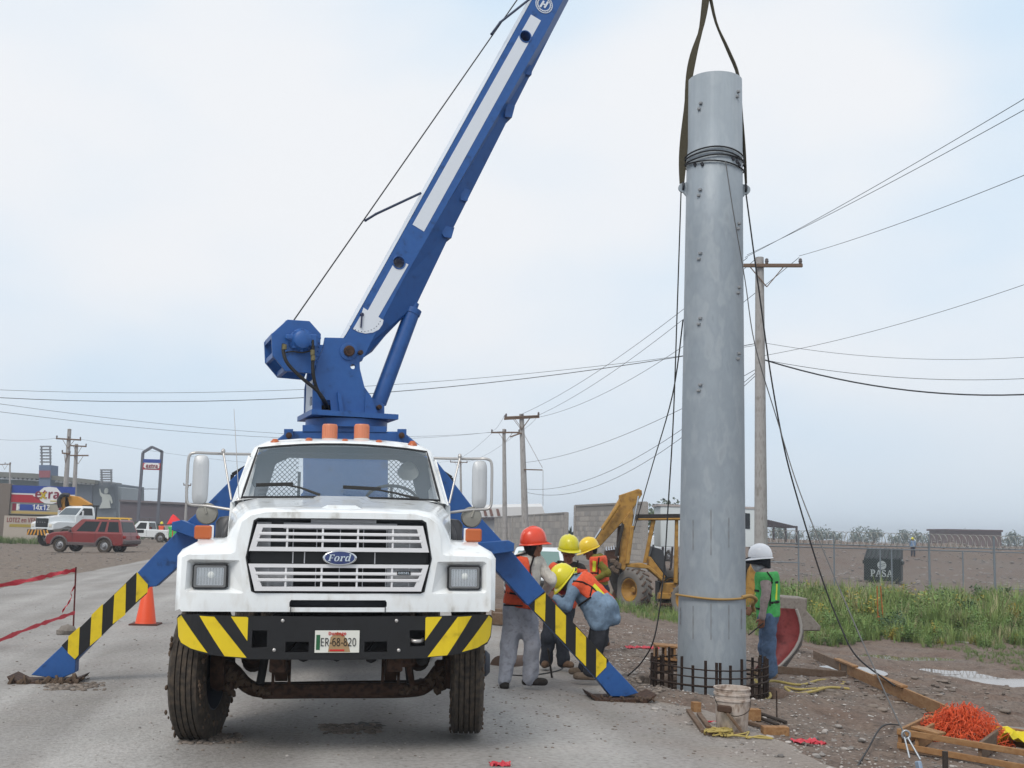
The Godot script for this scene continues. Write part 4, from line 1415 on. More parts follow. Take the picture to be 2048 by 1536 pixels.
	# --- outriggers
	for sd in 2:
		var on := part_node("outrigger", t)
		var z: float = [-3.75, -3.4][sd]
		var dz := V(0, 0, -0.2)
		mb = MB.new()
		if sd == 0: mb.extrude(lpoly([[518, 903], [416, 1006], [372, 1045], [275, 1145], [300, 1174], [312, 1173], [352, 1137], [470, 1040], [508, 1000], [540, 897]], z), dz, 0.006)
		else: mb.extrude(lpoly([[845, 898], [862, 908], [905, 962], [962, 1036], [1030, 1110], [1090, 1183], [1056, 1211], [994, 1143], [900, 1050], [868, 1000], [838, 898]], z), dz, 0.006)
		obj("sleeve", mb, blue, on)
		mb = MB.new()
		var leg := [[279, 1147], [300, 1170], [151, 1322], [150, 1345], [120, 1358], [62, 1350]]
		if sd == 1: leg = [[1086, 1183], [1277, 1386], [1252, 1393], [1222, 1393], [1194, 1359], [1056, 1208]]
		mb.extrude(lpoly(leg, z - 0.02), V(0, 0, -0.15), 0.005)
		obj("leg", mb, blue, on)
		mb = MB.new()
		var blk := [[273.4, 1144.5], [296, 1166], [294, 1187], [150, 1320], [123, 1291]]
		if sd == 1: blk = [[1089, 1184], [1218, 1321], [1192, 1356], [1058, 1211]]
		mb.extrude(lpoly(blk, z - 0.017), V(0, 0, -0.002))
		obj("black_panel", mb, black, on)
		var ys := [[[273.4, 1144], [296, 1165], [295, 1184], [271.6, 1205]], [[252, 1166], [250.5, 1229.7], [225.5, 1248], [228.6, 1189]], [[205.7, 1207.5], [203, 1272.7], [179.7, 1292], [183, 1229.7]], [[159.4, 1253], [157, 1310], [149.7, 1318.7], [135.4, 1306], [136.7, 1273]]]
		if sd == 1: ys = [[[1091.5, 1185], [1090, 1243], [1069.4, 1223], [1070, 1200]], [[1111, 1209], [1132, 1231], [1131.4, 1288], [1111, 1267]], [[1152, 1253], [1172, 1274], [1172, 1333], [1151.4, 1311]], [[1192.6, 1297], [1213, 1318], [1212.6, 1334], [1192, 1355]]]
		for y in ys:
			mb = MB.new()
			mb.extrude(lpoly(y, z - 0.013), V(0, 0, -0.002))
			obj("yellow_stripe", mb, yellow, on)
		mb = MB.new()
		if sd == 0: mb.extrude(lpoly([[344, 1044], [362, 1040], [398, 1054], [402, 1077], [385, 1075], [343, 1060]], z + 0.2), dz, 0.006)
		else: mb.extrude(lpoly([[918, 1088], [1000, 1082], [1018, 1081], [1029, 1087], [1028, 1103], [960, 1112], [925, 1110]], z + 0.2), dz, 0.006)
		obj("lock_bracket", mb, blue, on)
		# ground pad, caked with mud
		var pc: Vector3 = L([98, 1238][sd], [1362, 1396][sd], z - 0.1)
		mb = MB.new()
		var pw := 0.31
		mb.loft([[pc + V(-pw, 0.02, 0.2), pc + V(-pw, 0.02, -0.2), pc + V(-pw - 0.03, 0.07, -0.2), pc + V(-pw - 0.03, 0.07, 0.2)], [pc + V(-pw + 0.08, -0.03, 0.2), pc + V(-pw + 0.08, -0.03, -0.2), pc + V(-pw + 0.08, 0.015, -0.2), pc + V(-pw + 0.08, 0.015, 0.2)], [pc + V(pw - 0.08, -0.03, 0.2), pc + V(pw - 0.08, -0.03, -0.2), pc + V(pw - 0.08, 0.015, -0.2), pc + V(pw - 0.08, 0.015, 0.2)], [pc + V(pw, 0.02, 0.2), pc + V(pw, 0.02, -0.2), pc + V(pw + 0.03, 0.06, -0.2), pc + V(pw + 0.03, 0.06, 0.2)]])
		obj("ground_pad", mb, rust, on)
		mb = MB.new()
		var r2 := RandomNumberGenerator.new()
		r2.seed = 91 + sd
		for k in 46:
			mb.ball(pc + V(r2.randf_range(-pw, pw + 0.03), r2.randf_range(-0.03, 0.03) + 0.01, r2.randf_range(0.14, 0.24)), V(r2.randf_range(0.02, 0.07), r2.randf_range(0.015, 0.035), 0.03) * (1.0 if sd == 0 else 0.4), Basis(Vector3.BACK, r2.randf() * 2), 6)
		var mm := obj("mud_cake", mb, mat("mud", Color(0.33, 0.27, 0.22), 0.95), on)
		mm.set_meta("kind", "stuff")
# ---------------------------------------------------------------- people: tapered capsules joined smoothly, meshed as surface nets
func cap_d(p: Vector3, a: Vector3, ab: Vector3, il: float, ra: float, rb: float) -> float:
	var t := clampf((p - a).dot(ab) * il, 0.0, 1.0)
	return (p - a - ab * t).length() - lerpf(ra, rb, t)
func sdf_at(prims: Array, p: Vector3) -> float:
	var f := 10.0
	for q in prims:
		var ab: Vector3 = q[1] - q[0]
		var d := cap_d(p, q[0], ab, 1.0 / maxf(ab.length_squared(), 1e-8), q[2], q[3])
		var k: float = q[4]
		var h := clampf(0.5 + 0.5 * (f - d) / k, 0.0, 1.0)
		f = lerpf(f, d, h) - k * h * (1.0 - h)
	return f
func net(mb: MB, prims: Array, cell: float, grow := 0.0, clips := [], wrinkle := 0.0, org := Vector3.ZERO):
	var lo := Vector3(1e9, 1e9, 1e9)
	var hi := -lo
	for q in prims:
		var r: float = maxf(q[2], q[3]) + grow + cell * 3.0
		lo = lo.min(q[0] - Vector3.ONE * r).min(q[1] - Vector3.ONE * r)
		hi = hi.max(q[0] + Vector3.ONE * r).max(q[1] + Vector3.ONE * r)
	var nx := int((hi.x - lo.x) / cell) + 2
	var ny := int((hi.y - lo.y) / cell) + 2
	var nz := int((hi.z - lo.z) / cell) + 2
	var f := PackedFloat32Array()
	f.resize(nx * ny * nz)
	f.fill(1.0)
	for q in prims:
		var a: Vector3 = q[0]
		var ab: Vector3 = q[1] - q[0]
		var il := 1.0 / maxf(ab.length_squared(), 1e-8)
		var k: float = q[4]
		var r: float = maxf(q[2], q[3]) + k + grow + cell * 2.5
		var b0: Vector3 = (a.min(q[1]) - Vector3.ONE * r - lo) / cell
		var b1: Vector3 = (a.max(q[1]) + Vector3.ONE * r - lo) / cell
		for z in range(maxi(int(b0.z), 0), mini(int(b1.z) + 1, nz)):
			for y in range(maxi(int(b0.y), 0), mini(int(b1.y) + 1, ny)):
				var base := (z * ny + y) * nx
				for x in range(maxi(int(b0.x), 0), mini(int(b1.x) + 1, nx)):
					var p := lo + Vector3(x, y, z) * cell
					var t := clampf((p - a).dot(ab) * il, 0.0, 1.0)
					var d := (p - a - ab * t).length() - lerpf(q[2], q[3], t)
					var o := f[base + x]
					var h := clampf(0.5 + 0.5 * (o - d) / k, 0.0, 1.0)
					f[base + x] = lerpf(o, d, h) - k * h * (1.0 - h)
	var wn := FastNoiseLite.new()
	wn.seed = 4
	wn.frequency = 9.0
	wn.fractal_octaves = 2
	var act := PackedInt32Array()
	var lim := cell * 3.6 + grow
	for i in f.size():
		var v := f[i]
		if v > -lim - 0.02 and v < lim + 0.02:
			v -= grow
			if wrinkle > 0.0 or clips.size() > 0:
				var x := i % nx
				var y := (i / nx) % ny
				var z := i / (nx * ny)
				var p := lo + Vector3(x, y, z) * cell
				if wrinkle > 0.0: v += wrinkle * wn.get_noise_3d(p.x, p.y * 0.6, p.z)
				for c in clips: v = maxf(v, c[0].dot(p - c[1]))
			f[i] = v
			if absf(v) < cell * 3.4: act.append(i)
		else:
			v -= grow
			if v < 0.0 and clips.size() > 0:
				var p := lo + Vector3(i % nx, (i / nx) % ny, i / (nx * ny)) * cell
				for c in clips: v = maxf(v, c[0].dot(p - c[1]))
				if absf(v) < cell * 3.4: act.append(i)
			f[i] = v
	var sy := nx
	var sz := nx * ny
	var vid := {}
	var verts := PackedVector3Array()
	var offs := [0, 1, sy, sy + 1, sz, sz + 1, sz + sy, sz + sy + 1]
	var opos := [Vector3(0, 0, 0), Vector3(1, 0, 0), Vector3(0, 1, 0), Vector3(1, 1, 0), Vector3(0, 0, 1), Vector3(1, 0, 1), Vector3(0, 1, 1), Vector3(1, 1, 1)]
	var edges := [[0, 1], [2, 3], [4, 5], [6, 7], [0, 2], [1, 3], [4, 6], [5, 7], [0, 4], [1, 5], [2, 6], [3, 7]]
	for i in act:
		var x := i % nx
		var y := (i / nx) % ny
		var z := i / sz
		if x >= nx - 1 or y >= ny - 1 or z >= nz - 1: continue
		var neg := 0
		for k in 8:
			if f[i + offs[k]] < 0.0: neg += 1
		if neg == 0 or neg == 8: continue
		var s := Vector3.ZERO
		var n := 0
		for e in edges:
			var u := f[i + offs[e[0]]]
			var w := f[i + offs[e[1]]]
			if (u < 0.0) != (w < 0.0):
				s += opos[e[0]].lerp(opos[e[1]], u / (u - w))
				n += 1
		vid[i] = verts.size()
		verts.append(lo + (Vector3(x, y, z) + s / n) * cell - org)
	mb.grp += 1
	var g := mb.grp
	for i in vid:
		for d in 3:
			var st: int = [1, sy, sz][d]
			var su: int = [sy, sz, 1][d]
			var sv: int = [sz, 1, sy][d]
			var u := f[i]
			var w := f[i + st]
			if (u < 0.0) == (w < 0.0): continue
			if not (vid.has(i - su) and vid.has(i - sv) and vid.has(i - su - sv)): continue
			var a := verts[vid[i]]
			var b := verts[vid[i - su]]
			var c := verts[vid[i - su - sv]]
			var e := verts[vid[i - sv]]
			if u < 0.0: mb.quad(a, b, c, e, g)
			else: mb.quad(a, e, c, b, g)

func hand_prims(w: Vector3, dir: Vector3, side: Vector3, palm: Vector3, curl: float) -> Array:
	# wrist, pointing direction, direction of the thumb, direction the palm faces
	var o := []
	var kn := w + dir * 0.085
	for i in 3:
		var s := side * (0.026 - i * 0.026)
		o.append([w + s * 0.6, kn + s, 0.017, 0.014, 0.012])
	var ln := [0.072, 0.08, 0.074, 0.058]
	for i in 4:
		var s := side * (0.033 - i * 0.022)
		var a := kn + s
		var d1 := (dir + palm * curl * 0.6).normalized()
		var d2 := (dir + palm * curl * 1.8).normalized()
		var d3 := (dir * (1.0 - curl * 0.6) + palm * curl * 2.4).normalized()
		var m: Vector3 = a + d1 * ln[i] * 0.45
		var m2: Vector3 = m + d2 * ln[i] * 0.32
		o.append([a, m, 0.0095, 0.009, 0.006])
		o.append([m, m2, 0.009, 0.0085, 0.004])
		o.append([m2, m2 + d3 * ln[i] * 0.28, 0.0085, 0.007, 0.004])
	var tb := w + dir * 0.025 + side * 0.03
	var tm := tb + (dir * 0.7 + side * 0.7).normalized() * 0.038
	o.append([tb - side * 0.01, tm, 0.014, 0.011, 0.01])
	o.append([tm, tm + (dir + side * 0.25 + palm * curl * 0.7).normalized() * 0.034, 0.0105, 0.0085, 0.005])
	return o

func head_prims(c: Vector3, up: Vector3, fw: Vector3) -> Array:
	var rt := fw.cross(up).normalized()
	var o := [[c + up * 0.03 - fw * 0.03, c + up * 0.035 + fw * 0.012, 0.082, 0.08, 0.03],
		[c - up * 0.03 + fw * 0.01, c - up * 0.075 + fw * 0.045, 0.066, 0.042, 0.03],
		[c + up * 0.012 + fw * 0.085, c - up * 0.022 + fw * 0.105, 0.009, 0.014, 0.012],
		[c + up * 0.03 + fw * 0.078 - rt * 0.03, c + up * 0.03 + fw * 0.078 + rt * 0.03, 0.012, 0.012, 0.012],
		[c - up * 0.052 + fw * 0.083 - rt * 0.016, c - up * 0.052 + fw * 0.083 + rt * 0.016, 0.009, 0.009, 0.008],
		[c - up * 0.088 + fw * 0.068, c - up * 0.09 + fw * 0.06, 0.022, 0.022, 0.02]]
	for s in [-1.0, 1.0]:
		o.append([c + rt * s * 0.082 + up * 0.012 - fw * 0.012, c + rt * s * 0.08 - up * 0.025 - fw * 0.008, 0.014, 0.009, 0.006])
		o.append([c + rt * s * 0.035 - up * 0.015 + fw * 0.06, c + rt * s * 0.05 - up * 0.03 + fw * 0.04, 0.028, 0.026, 0.02])
	return o

var cloth_n: ImageTexture
func cloth(key: String, c: Color, sc := 9.0) -> StandardMaterial3D:
	if cloth_n == null: cloth_n = nrm("cloth_n", 71, 0.02, 4.0, 4, 256)
	var t := tex("cloth_t", func(): return ramp_noise(73, 0.02, [Color(0.78, 0.77, 0.76), Color(1, 1, 1), Color(0.92, 0.92, 0.92)], 4, 256))
	return mat(key, c, 0.9, 0.0, {"tex": t, "nrm": cloth_n, "ns": 0.6, "scale": Vector3(2.5, 2.5, 2.5)})

func helmet(parent: Node, c: Vector3, up: Vector3, fw: Vector3, m: Material, s := 1.0, full_brim := false):
	var rt := up.cross(-fw).normalized()
	var b := Basis(rt, up, rt.cross(up)).orthonormalized()
	var mb := MB.new()
	var pr := [Vector2(0.122, -0.012), Vector2(0.124, 0.0), Vector2(0.122, 0.03), Vector2(0.112, 0.075), Vector2(0.09, 0.112), Vector2(0.055, 0.135), Vector2(0.004, 0.142)]
	mb.lathe(pr, Transform3D(b * Basis.from_scale(V(0.93, 1, 1.12)) * Basis.from_scale(Vector3.ONE * s), c), 28, true, false)
	# peak, running round to a narrow rim behind; fw is -z of this basis
	var inn := []
	var out := []
	var out2 := []
	for k in 32:
		var a := TAU * k / 32
		var d := V(sin(a), 0, -cos(a))
		var w := 0.012 + 0.05 * pow(maxf(cos(a), 0.0), 1.5)
		if full_brim: w = 0.03 + 0.03 * pow(maxf(cos(a), 0.0), 1.5)
		var p := V(d.x * 0.122 * 0.93, -0.008, d.z * 0.122 * 1.12)
		var q := p + d * w + V(0, -0.012 - w * 0.25, 0)
		inn.append(c + b * (p * s))
		out.append(c + b * (q * s))
		out2.append(c + b * ((q + V(0, -0.006, 0)) * s))
	mb.loft([inn, out, out2, inn], true, false, 40)
	var o := obj("helmet", mb, m, parent)
	mb = MB.new()
	var arc := []
	for k in 9:
		var a := deg_to_rad(-62 + k * 15.5)
		arc.append(c + b * (V(0, cos(a) * 0.135 + 0.004, -sin(a) * 0.135) * s))
	mb.tube(arc, 0.012 * s, 6)
	obj("ridge", mb, m, o)

# strip laid on the clothes along a pixel path
func strip(parent: Node, called: String, prims: Array, grow: float, pts: Array, d: float, w: float, m: Material, org: Vector3):
	var cen := []
	for i in pts.size() - 1:
		var n := 5
		for k in n + (1 if i == pts.size() - 2 else 0):
			var x := lerpf(pts[i][0], pts[i + 1][0], float(k) / n)
			var y := lerpf(pts[i][1], pts[i + 1][1], float(k) / n)
			var r := ray(x, y).normalized()
			var t := d - 1.2
			for it in 40:
				var q := sdf_at(prims, cam_pos + r * t) - grow
				t += q * 0.9
				if q < 0.002 or t > d + 2.0: break
			if t < d + 1.2: cen.append([cam_pos + r * t, r])
	if cen.size() < 2: return
	var mb := MB.new()
	var rings := []
	for i in cen.size():
		var a: Vector3 = cen[max(i - 1, 0)][0]
		var b: Vector3 = cen[min(i + 1, cen.size() - 1)][0]
		var p: Vector3 = cen[i][0]
		var e := 0.01
		var nn := Vector3(sdf_at(prims, p + V(e, 0, 0)) - sdf_at(prims, p - V(e, 0, 0)), sdf_at(prims, p + V(0, e, 0)) - sdf_at(prims, p - V(0, e, 0)), sdf_at(prims, p + V(0, 0, e)) - sdf_at(prims, p - V(0, 0, e))).normalized()
		var sd := nn.cross((b - a).normalized()).normalized() * w * 0.5
		p -= org
		rings.append([p + sd - nn * 0.004, p + sd + nn * 0.006, p - sd + nn * 0.006, p - sd - nn * 0.004])
	mb.loft(rings, true, true)
	obj(called, mb, m, parent)

func person(s: Dictionary) -> Node3D:
	var j: Dictionary = s.j
	var base: Vector3 = s.base
	var t := thing("person", s.label, "person", base)
	var o := base
	var skin := mat("skin_" + str(s.get("skin", Color(0.55, 0.37, 0.28)).to_html()), s.get("skin", Color(0.55, 0.37, 0.28)), 0.6)
	var bulk: float = s.get("bulk", 1.0)
	var sl: Vector3 = j.sl
	var sr: Vector3 = j.sr
	var hl: Vector3 = j.hl
	var hr: Vector3 = j.hr
	var sc := (sl + sr) * 0.5
	var hc := (hl + hr) * 0.5
	var torso := [[sl.lerp(sr, 0.22), hl.lerp(hc, 0.1), 0.095 * bulk, 0.10 * bulk, 0.05], [sr.lerp(sl, 0.22), hr.lerp(hc, 0.1), 0.095 * bulk, 0.10 * bulk, 0.05], [sc.lerp(hc, 0.12), hc, 0.115 * bulk, 0.12 * bulk, 0.05], [sl, sr, 0.068, 0.068, 0.05]]
	if s.has("extra"): torso.append_array(s.extra)
	var arms := []
	var legs := [[hl, hr, 0.105 * bulk, 0.105 * bulk, 0.04]]
	var limbs := []
	for q in ["l", "r"]:
		var sh: Vector3 = j["s" + q]
		if j.has("e" + q):
			arms.append([sh, j["e" + q], 0.066 * bulk, 0.052 * bulk, 0.03])
			arms.append([j["e" + q], j["w" + q], 0.052 * bulk, 0.038, 0.02])
			limbs.append([sh, j["e" + q], 0.048, 0.04, 0.02])
			limbs.append([j["e" + q], j["w" + q], 0.038, 0.027, 0.02])
		legs.append([j["h" + q], j["k" + q], 0.095 * bulk, 0.07 * bulk, 0.035])
		legs.append([j["k" + q], j["a" + q], 0.07 * bulk, 0.062, 0.03])
		limbs.append([j["h" + q], j["k" + q], 0.075, 0.055, 0.02])
		limbs.append([j["k" + q], j["a" + q], 0.055, 0.04, 0.02])
	var hd: Vector3 = j.head
	var up: Vector3 = s.up
	var fw: Vector3 = (s.fw - up * s.fw.dot(up)).normalized()
	var cell: float = s.get("cell", 0.02)
	# body: one continuous figure
	var mb := MB.new()
	var body := limbs.duplicate()
	for q in torso: body.append([q[0], q[1], q[2] * 0.8, q[3] * 0.8, q[4]])
	body.append([sc + (hd - sc).normalized() * 0.0, hd - up * 0.06, 0.06, 0.055, 0.03])
	body.append([hd - up * 0.02, hd - up * 0.03, 0.06, 0.06, 0.02])
	net(mb, body, cell, 0.0, [], 0.0, o)
	net(mb, head_prims(hd, up, fw), cell * 0.4, 0.0, [], 0.0, o)
	for q in ["l", "r"]:
		if j.has("e" + q):
			var wr: Vector3 = j["w" + q]
			var dir: Vector3 = s.get("hand_" + q, (wr - j["e" + q]).normalized())
			var th: Vector3 = s.get("thumb_" + q, fw)
			th = (th - dir * th.dot(dir)).normalized()
			var pm := dir.cross(th).normalized()
			if pm.dot(hc - wr) < 0.0: pm = -pm
			net(mb, [[wr - dir * 0.05, wr + dir * 0.01, 0.027, 0.024, 0.02]] + hand_prims(wr, dir, th, pm, s.get("curl", 0.5)), cell * 0.4, 0.0, [], 0.0, o)
	obj("body", mb, skin, t)
	mb = MB.new()
	for sd in [-1.0, 1.0]:
		mb.ball(hd + fw * 0.083 + fw.cross(up).normalized() * sd * 0.031 + up * 0.008 - o, Vector3.ONE * 0.009, Basis(), 6)
	obj("eyes", mb, mat("eye_dark", Color(0.05, 0.04, 0.04), 0.3), t)
	mb = MB.new()
	net(mb, [[hd + up * 0.035 - fw * 0.035, hd + up * 0.04 + fw * 0.005, 0.089, 0.086, 0.02], [hd - up * 0.03 - fw * 0.04, hd - up * 0.05 - fw * 0.035, 0.06, 0.05, 0.03]], cell * 0.5, 0.0, [[fw, hd + fw * 0.04]], 0.004, o)
	obj("hair", mb, mat("hair_black", Color(0.05, 0.045, 0.04), 0.7), t)
	mb = MB.new()
	var wax := (sc - hc).normalized()
	if s.has("hem"): net(mb, torso + arms + s.hem, cell, 0.006, [], 0.02, o)
	else:
		net(mb, torso, cell, 0.004, [[-wax, hc + wax * 0.03]], 0.016, o)
		net(mb, arms + [[sl, sr, 0.06, 0.06, 0.05]], cell, 0.004, [], 0.018, o)
	if s.has("collar"): net(mb, [[s.collar + V(-0.03, 0, 0.02), s.collar + V(0.03, 0, -0.02), 0.075, 0.075, 0.03]], cell * 0.7, 0.0, [], 0.01, o)
	obj("shirt", mb, s.shirt, t)
	mb = MB.new()
	net(mb, legs + [[hc, hc + wax * 0.05, 0.11 * bulk, 0.11 * bulk, 0.05]], cell, 0.012, [], 0.022, o)
	obj("trousers", mb, s.pants, t)
	for q in ["l", "r"]:
		mb = MB.new()
		var a: Vector3 = j["a" + q]
		var toe: Vector3 = j["t" + q]
		var fd := (toe - a)
		fd.y = 0
		fd = fd.normalized()
		var gy := minf(a.y - 0.06, toe.y)
		var heel := V(a.x, gy + 0.04, a.z) - fd * 0.045
		net(mb, [[heel, V(a.x, gy + 0.042, a.z) + fd * 0.13, 0.042, 0.038, 0.02], [a, heel + fd * 0.03, 0.05, 0.045, 0.03], [heel + fd * 0.1, heel + fd * 0.2, 0.04, 0.034, 0.02]], cell * 0.6, 0.0, [[Vector3.DOWN, V(0, gy + 0.004, 0)]], 0.0, o)
		obj("shoe", mb, s.shoes, t)
	var vp := []
	if s.has("vest"):
		var ax := (sc - hc).normalized()
		vp = torso.duplicate()
		mb = MB.new()
		var cl := [[-ax, hc + ax * s.get("vest_low", 0.02)], [ax, sc + ax * s.get("vest_top", 0.06)]]
		cl.append_array(s.get("vest_clips", []))
		net(mb, vp, cell * 0.8, 0.024, cl, 0.012, o)
		obj("vest", mb, s.vest, t)
	if s.has("helmet"): helmet(t, hd + up * 0.052 - fw * 0.004 - o, (up - fw * s.get("tip", 0.0)).normalized(), fw, s.helmet, 1.1, s.get("full_brim", false))
	for st in s.get("strips", []): strip(t, st[0], vp if vp.size() > 0 else torso, 0.024, st[1], s.d, st[2], st[3], o)
	return t

func JJ(d: float, a: Dictionary) -> Dictionary:
	var o := {}
	for k in a: o[k] = P(a[k][0], a[k][1], d + (a[k][2] if a[k].size() > 2 else 0.0))
	return o

func build_people():
	var orange := cloth("vest_orange", Color(0.90, 0.36, 0.22))
	var green := cloth("vest_green", Color(0.30, 0.70, 0.37))
	var lime := mat("tape_yellow", Color(0.85, 0.86, 0.20), 0.45)
	var edge := cloth("vest_piping", Color(0.09, 0.06, 0.06))
	var hy := mat("helmet_yellow", Color(0.86, 0.82, 0.14), 0.35, 0.0, {"coat": 0.3})
	var hy2 := mat("helmet_amber", Color(0.90, 0.76, 0.16), 0.35, 0.0, {"coat": 0.3})
	var ho := mat("helmet_orange", Color(0.87, 0.27, 0.15), 0.35, 0.0, {"coat": 0.3})
	var hw := mat("helmet_white", Color(0.90, 0.91, 0.93), 0.35, 0.0, {"coat": 0.3})
	var boots := cloth("boot_brown", Color(0.40, 0.31, 0.24))
	# man with his back turned beside the outrigger
	var d := 11.9
	var j := JJ(d, {"head": [1067, 1093], "sl": [1036, 1126, 0.0], "sr": [1074, 1125, 0.1], "hl": [1030, 1214, 0.03], "hr": [1051, 1214, 0.08], "er": [1103, 1160, 0.05], "wr": [1088, 1188, 0.3], "el": [1022, 1165, 0.1], "wl": [1040, 1190, 0.3], "kl": [1019, 1290, 0.05], "al": [1009, 1358, 0.0], "tl": [1008, 1372, 0.25], "kr": [1065, 1292, 0.0], "ar": [1060, 1358, 0.05], "tr": [1088, 1372, 0.05]})
	person({"label": "worker with orange helmet, white shirt and pale grey trousers beside the outrigger", "j": j, "base": G(1040, 1368), "d": d, "up": Vector3.UP, "fw": V(0.75, -0.25, -0.65), "shirt": cloth("shirt_white", Color(0.80, 0.78, 0.74)), "pants": cloth("trousers_grey", Color(0.64, 0.65, 0.69)), "shoes": cloth("shoe_dark", Color(0.16, 0.14, 0.13)), "vest": orange, "vest_low": -0.0, "bulk": 1.1, "vest_clips": [[V(0.96, 0.25, 0), P(1064, 1150, 11.9)]], "collar": P(1062, 1112, 11.95), "helmet": ho, "tip": 0.1, "strips": [["piping", [[1030, 1112], [1055, 1106], [1069, 1112]], 0.018, edge], ["piping", [[1068, 1112], [1061, 1135], [1060, 1160]], 0.018, edge], ["piping", [[1010, 1184], [1040, 1190]], 0.02, edge], ["piping", [[1008, 1210], [1045, 1212]], 0.016, edge]]})
	# man looking down, facing the road
	d = 13.9
	j = JJ(d, {"head": [1137, 1103], "sl": [1111, 1138], "sr": [1161, 1140], "hl": [1107, 1218, 0.05], "hr": [1132, 1218, 0.05], "el": [1098, 1168, -0.1], "wl": [1116, 1186, -0.35], "er": [1166, 1172, -0.1], "wr": [1142, 1188, -0.35], "kl": [1096, 1275, -0.05], "al": [1092, 1324], "tl": [1088, 1336, -0.15], "kr": [1126, 1278, -0.05], "ar": [1126, 1324], "tr": [1140, 1336, -0.1]})
	person({"label": "worker in dark shirt, orange vest and yellow helmet looking down towards the stooping worker", "j": j, "base": G(1112, 1332), "d": d, "up": V(0.05, 0.95, 0.2).normalized(), "fw": V(0.15, -0.4, 0.9), "shirt": cloth("shirt_dark", Color(0.20, 0.19, 0.18)), "pants": cloth("trousers_dark", Color(0.17, 0.19, 0.23)), "shoes": boots, "vest": orange, "vest_low": 0.05, "vest_top": 0.05, "helmet": hy, "tip": 0.1, "skin": Color(0.54, 0.35, 0.27), "strips": [["piping", [[1116, 1122], [1124, 1140], [1130, 1165]], 0.02, edge], ["piping", [[1156, 1122], [1150, 1145]], 0.02, edge], ["tape", [[1150, 1135], [1149, 1170]], 0.05, lime]]})
	# stooping man
	d = 12.8
	j = JJ(d, {"head": [1133, 1162, -0.05], "sl": [1152, 1170, -0.18], "sr": [1156, 1166, 0.18], "hl": [1204, 1228, -0.09], "hr": [1206, 1228, 0.09], "el": [1132, 1212, -0.25], "wl": [1112, 1196, -0.12], "er": [1128, 1208, 0.25], "wr": [1110, 1192, 0.1], "kl": [1198, 1282, -0.12], "al": [1180, 1344, -0.12], "tl": [1156, 1360, -0.12], "kr": [1192, 1282, 0.14], "ar": [1170, 1336, 0.14], "tr": [1150, 1350, 0.14]})
	var back := [[P(1166, 1172, d), P(1208, 1220, d), 0.14, 0.15, 0.06]]
	var hem := [[P(1206, 1216, d - 0.1), P(1200, 1247, d - 0.13), 0.14, 0.10, 0.08], [P(1206, 1216, d + 0.1), P(1204, 1240, d + 0.12), 0.14, 0.10, 0.08], [P(1184, 1204, d - 0.08), P(1184, 1238, d - 0.12), 0.12, 0.05, 0.08], [P(1212, 1222, d - 0.1), P(1229, 1236, d - 0.1), 0.12, 0.05, 0.08], [P(1212, 1222, d + 0.1), P(1229, 1236, d + 0.1), 0.12, 0.05, 0.08], [P(1234, 1239, d - 0.14), P(1234, 1239, d + 0.14), 0.03, 0.03, 0.06]]
	person({"label": "stooping worker in pale blue jacket, orange vest and yellow helmet", "j": j, "base": G(1168, 1356), "d": d, "up": V(-0.72, 0.62, 0.15).normalized(), "fw": V(-0.6, -0.75, 0.1), "shirt": cloth("jacket_blue", Color(0.47, 0.56, 0.65)), "hem": hem, "extra": back, "pants": cloth("trousers_slate", Color(0.15, 0.16, 0.19)), "shoes": cloth("boot_tan", Color(0.46, 0.40, 0.34)), "vest": orange, "vest_low": 0.02, "vest_clips": [[V(-0.62, -0.78, 0), P(1172, 1196, 12.8)]], "helmet": hy, "tip": 0.0, "bulk": 1.08, "skin": Color(0.40, 0.25, 0.19), "strips": [["tape", [[1187, 1170], [1200, 1184], [1213, 1199]], 0.055, lime], ["piping", [[1184, 1174], [1198, 1190], [1210, 1205]], 0.014, edge], ["piping", [[1146, 1162], [1165, 1164], [1184, 1174], [1180, 1192]], 0.016, edge], ["piping", [[1182, 1194], [1165, 1206], [1152, 1216]], 0.02, edge], ["piping", [[1150, 1150], [1160, 1146]], 0.016, edge]]})
	# man by the digger
	d = 17.0
	j = JJ(d, {"head": [1180, 1102], "sl": [1193, 1120, -0.16], "sr": [1200, 1120, 0.16], "hl": [1198, 1180, -0.12], "hr": [1204, 1180, 0.12], "el": [1214, 1146, -0.22], "wl": [1192, 1158, -0.24], "er": [1205, 1148, 0.25], "wr": [1186, 1160, 0.2], "kl": [1198, 1235, -0.1], "al": [1202, 1284, -0.1], "tl": [1190, 1290, -0.1], "kr": [1206, 1236, 0.1], "ar": [1208, 1284, 0.12], "tr": [1196, 1290, 0.12]})
	person({"label": "worker in olive shirt and yellow helmet standing next to the digger arm", "j": j, "base": G(1200, 1290), "d": d, "up": V(-0.35, 0.93, 0.1).normalized(), "fw": V(-0.85, -0.5, 0.1), "shirt": cloth("shirt_olive", Color(0.45, 0.43, 0.15)), "pants": cloth("trousers_navy", Color(0.12, 0.14, 0.22)), "shoes": boots, "vest": orange, "vest_low": 0.12, "helmet": hy2, "cell": 0.022, "bulk": 0.95, "strips": [["tape", [[1189, 1122], [1188, 1143]], 0.05, lime], ["piping", [[1198, 1115], [1196, 1130], [1196, 1150]], 0.018, edge], ["piping", [[1178, 1146], [1196, 1146]], 0.02, edge]]})
	# man by the pole
	d = 14.3
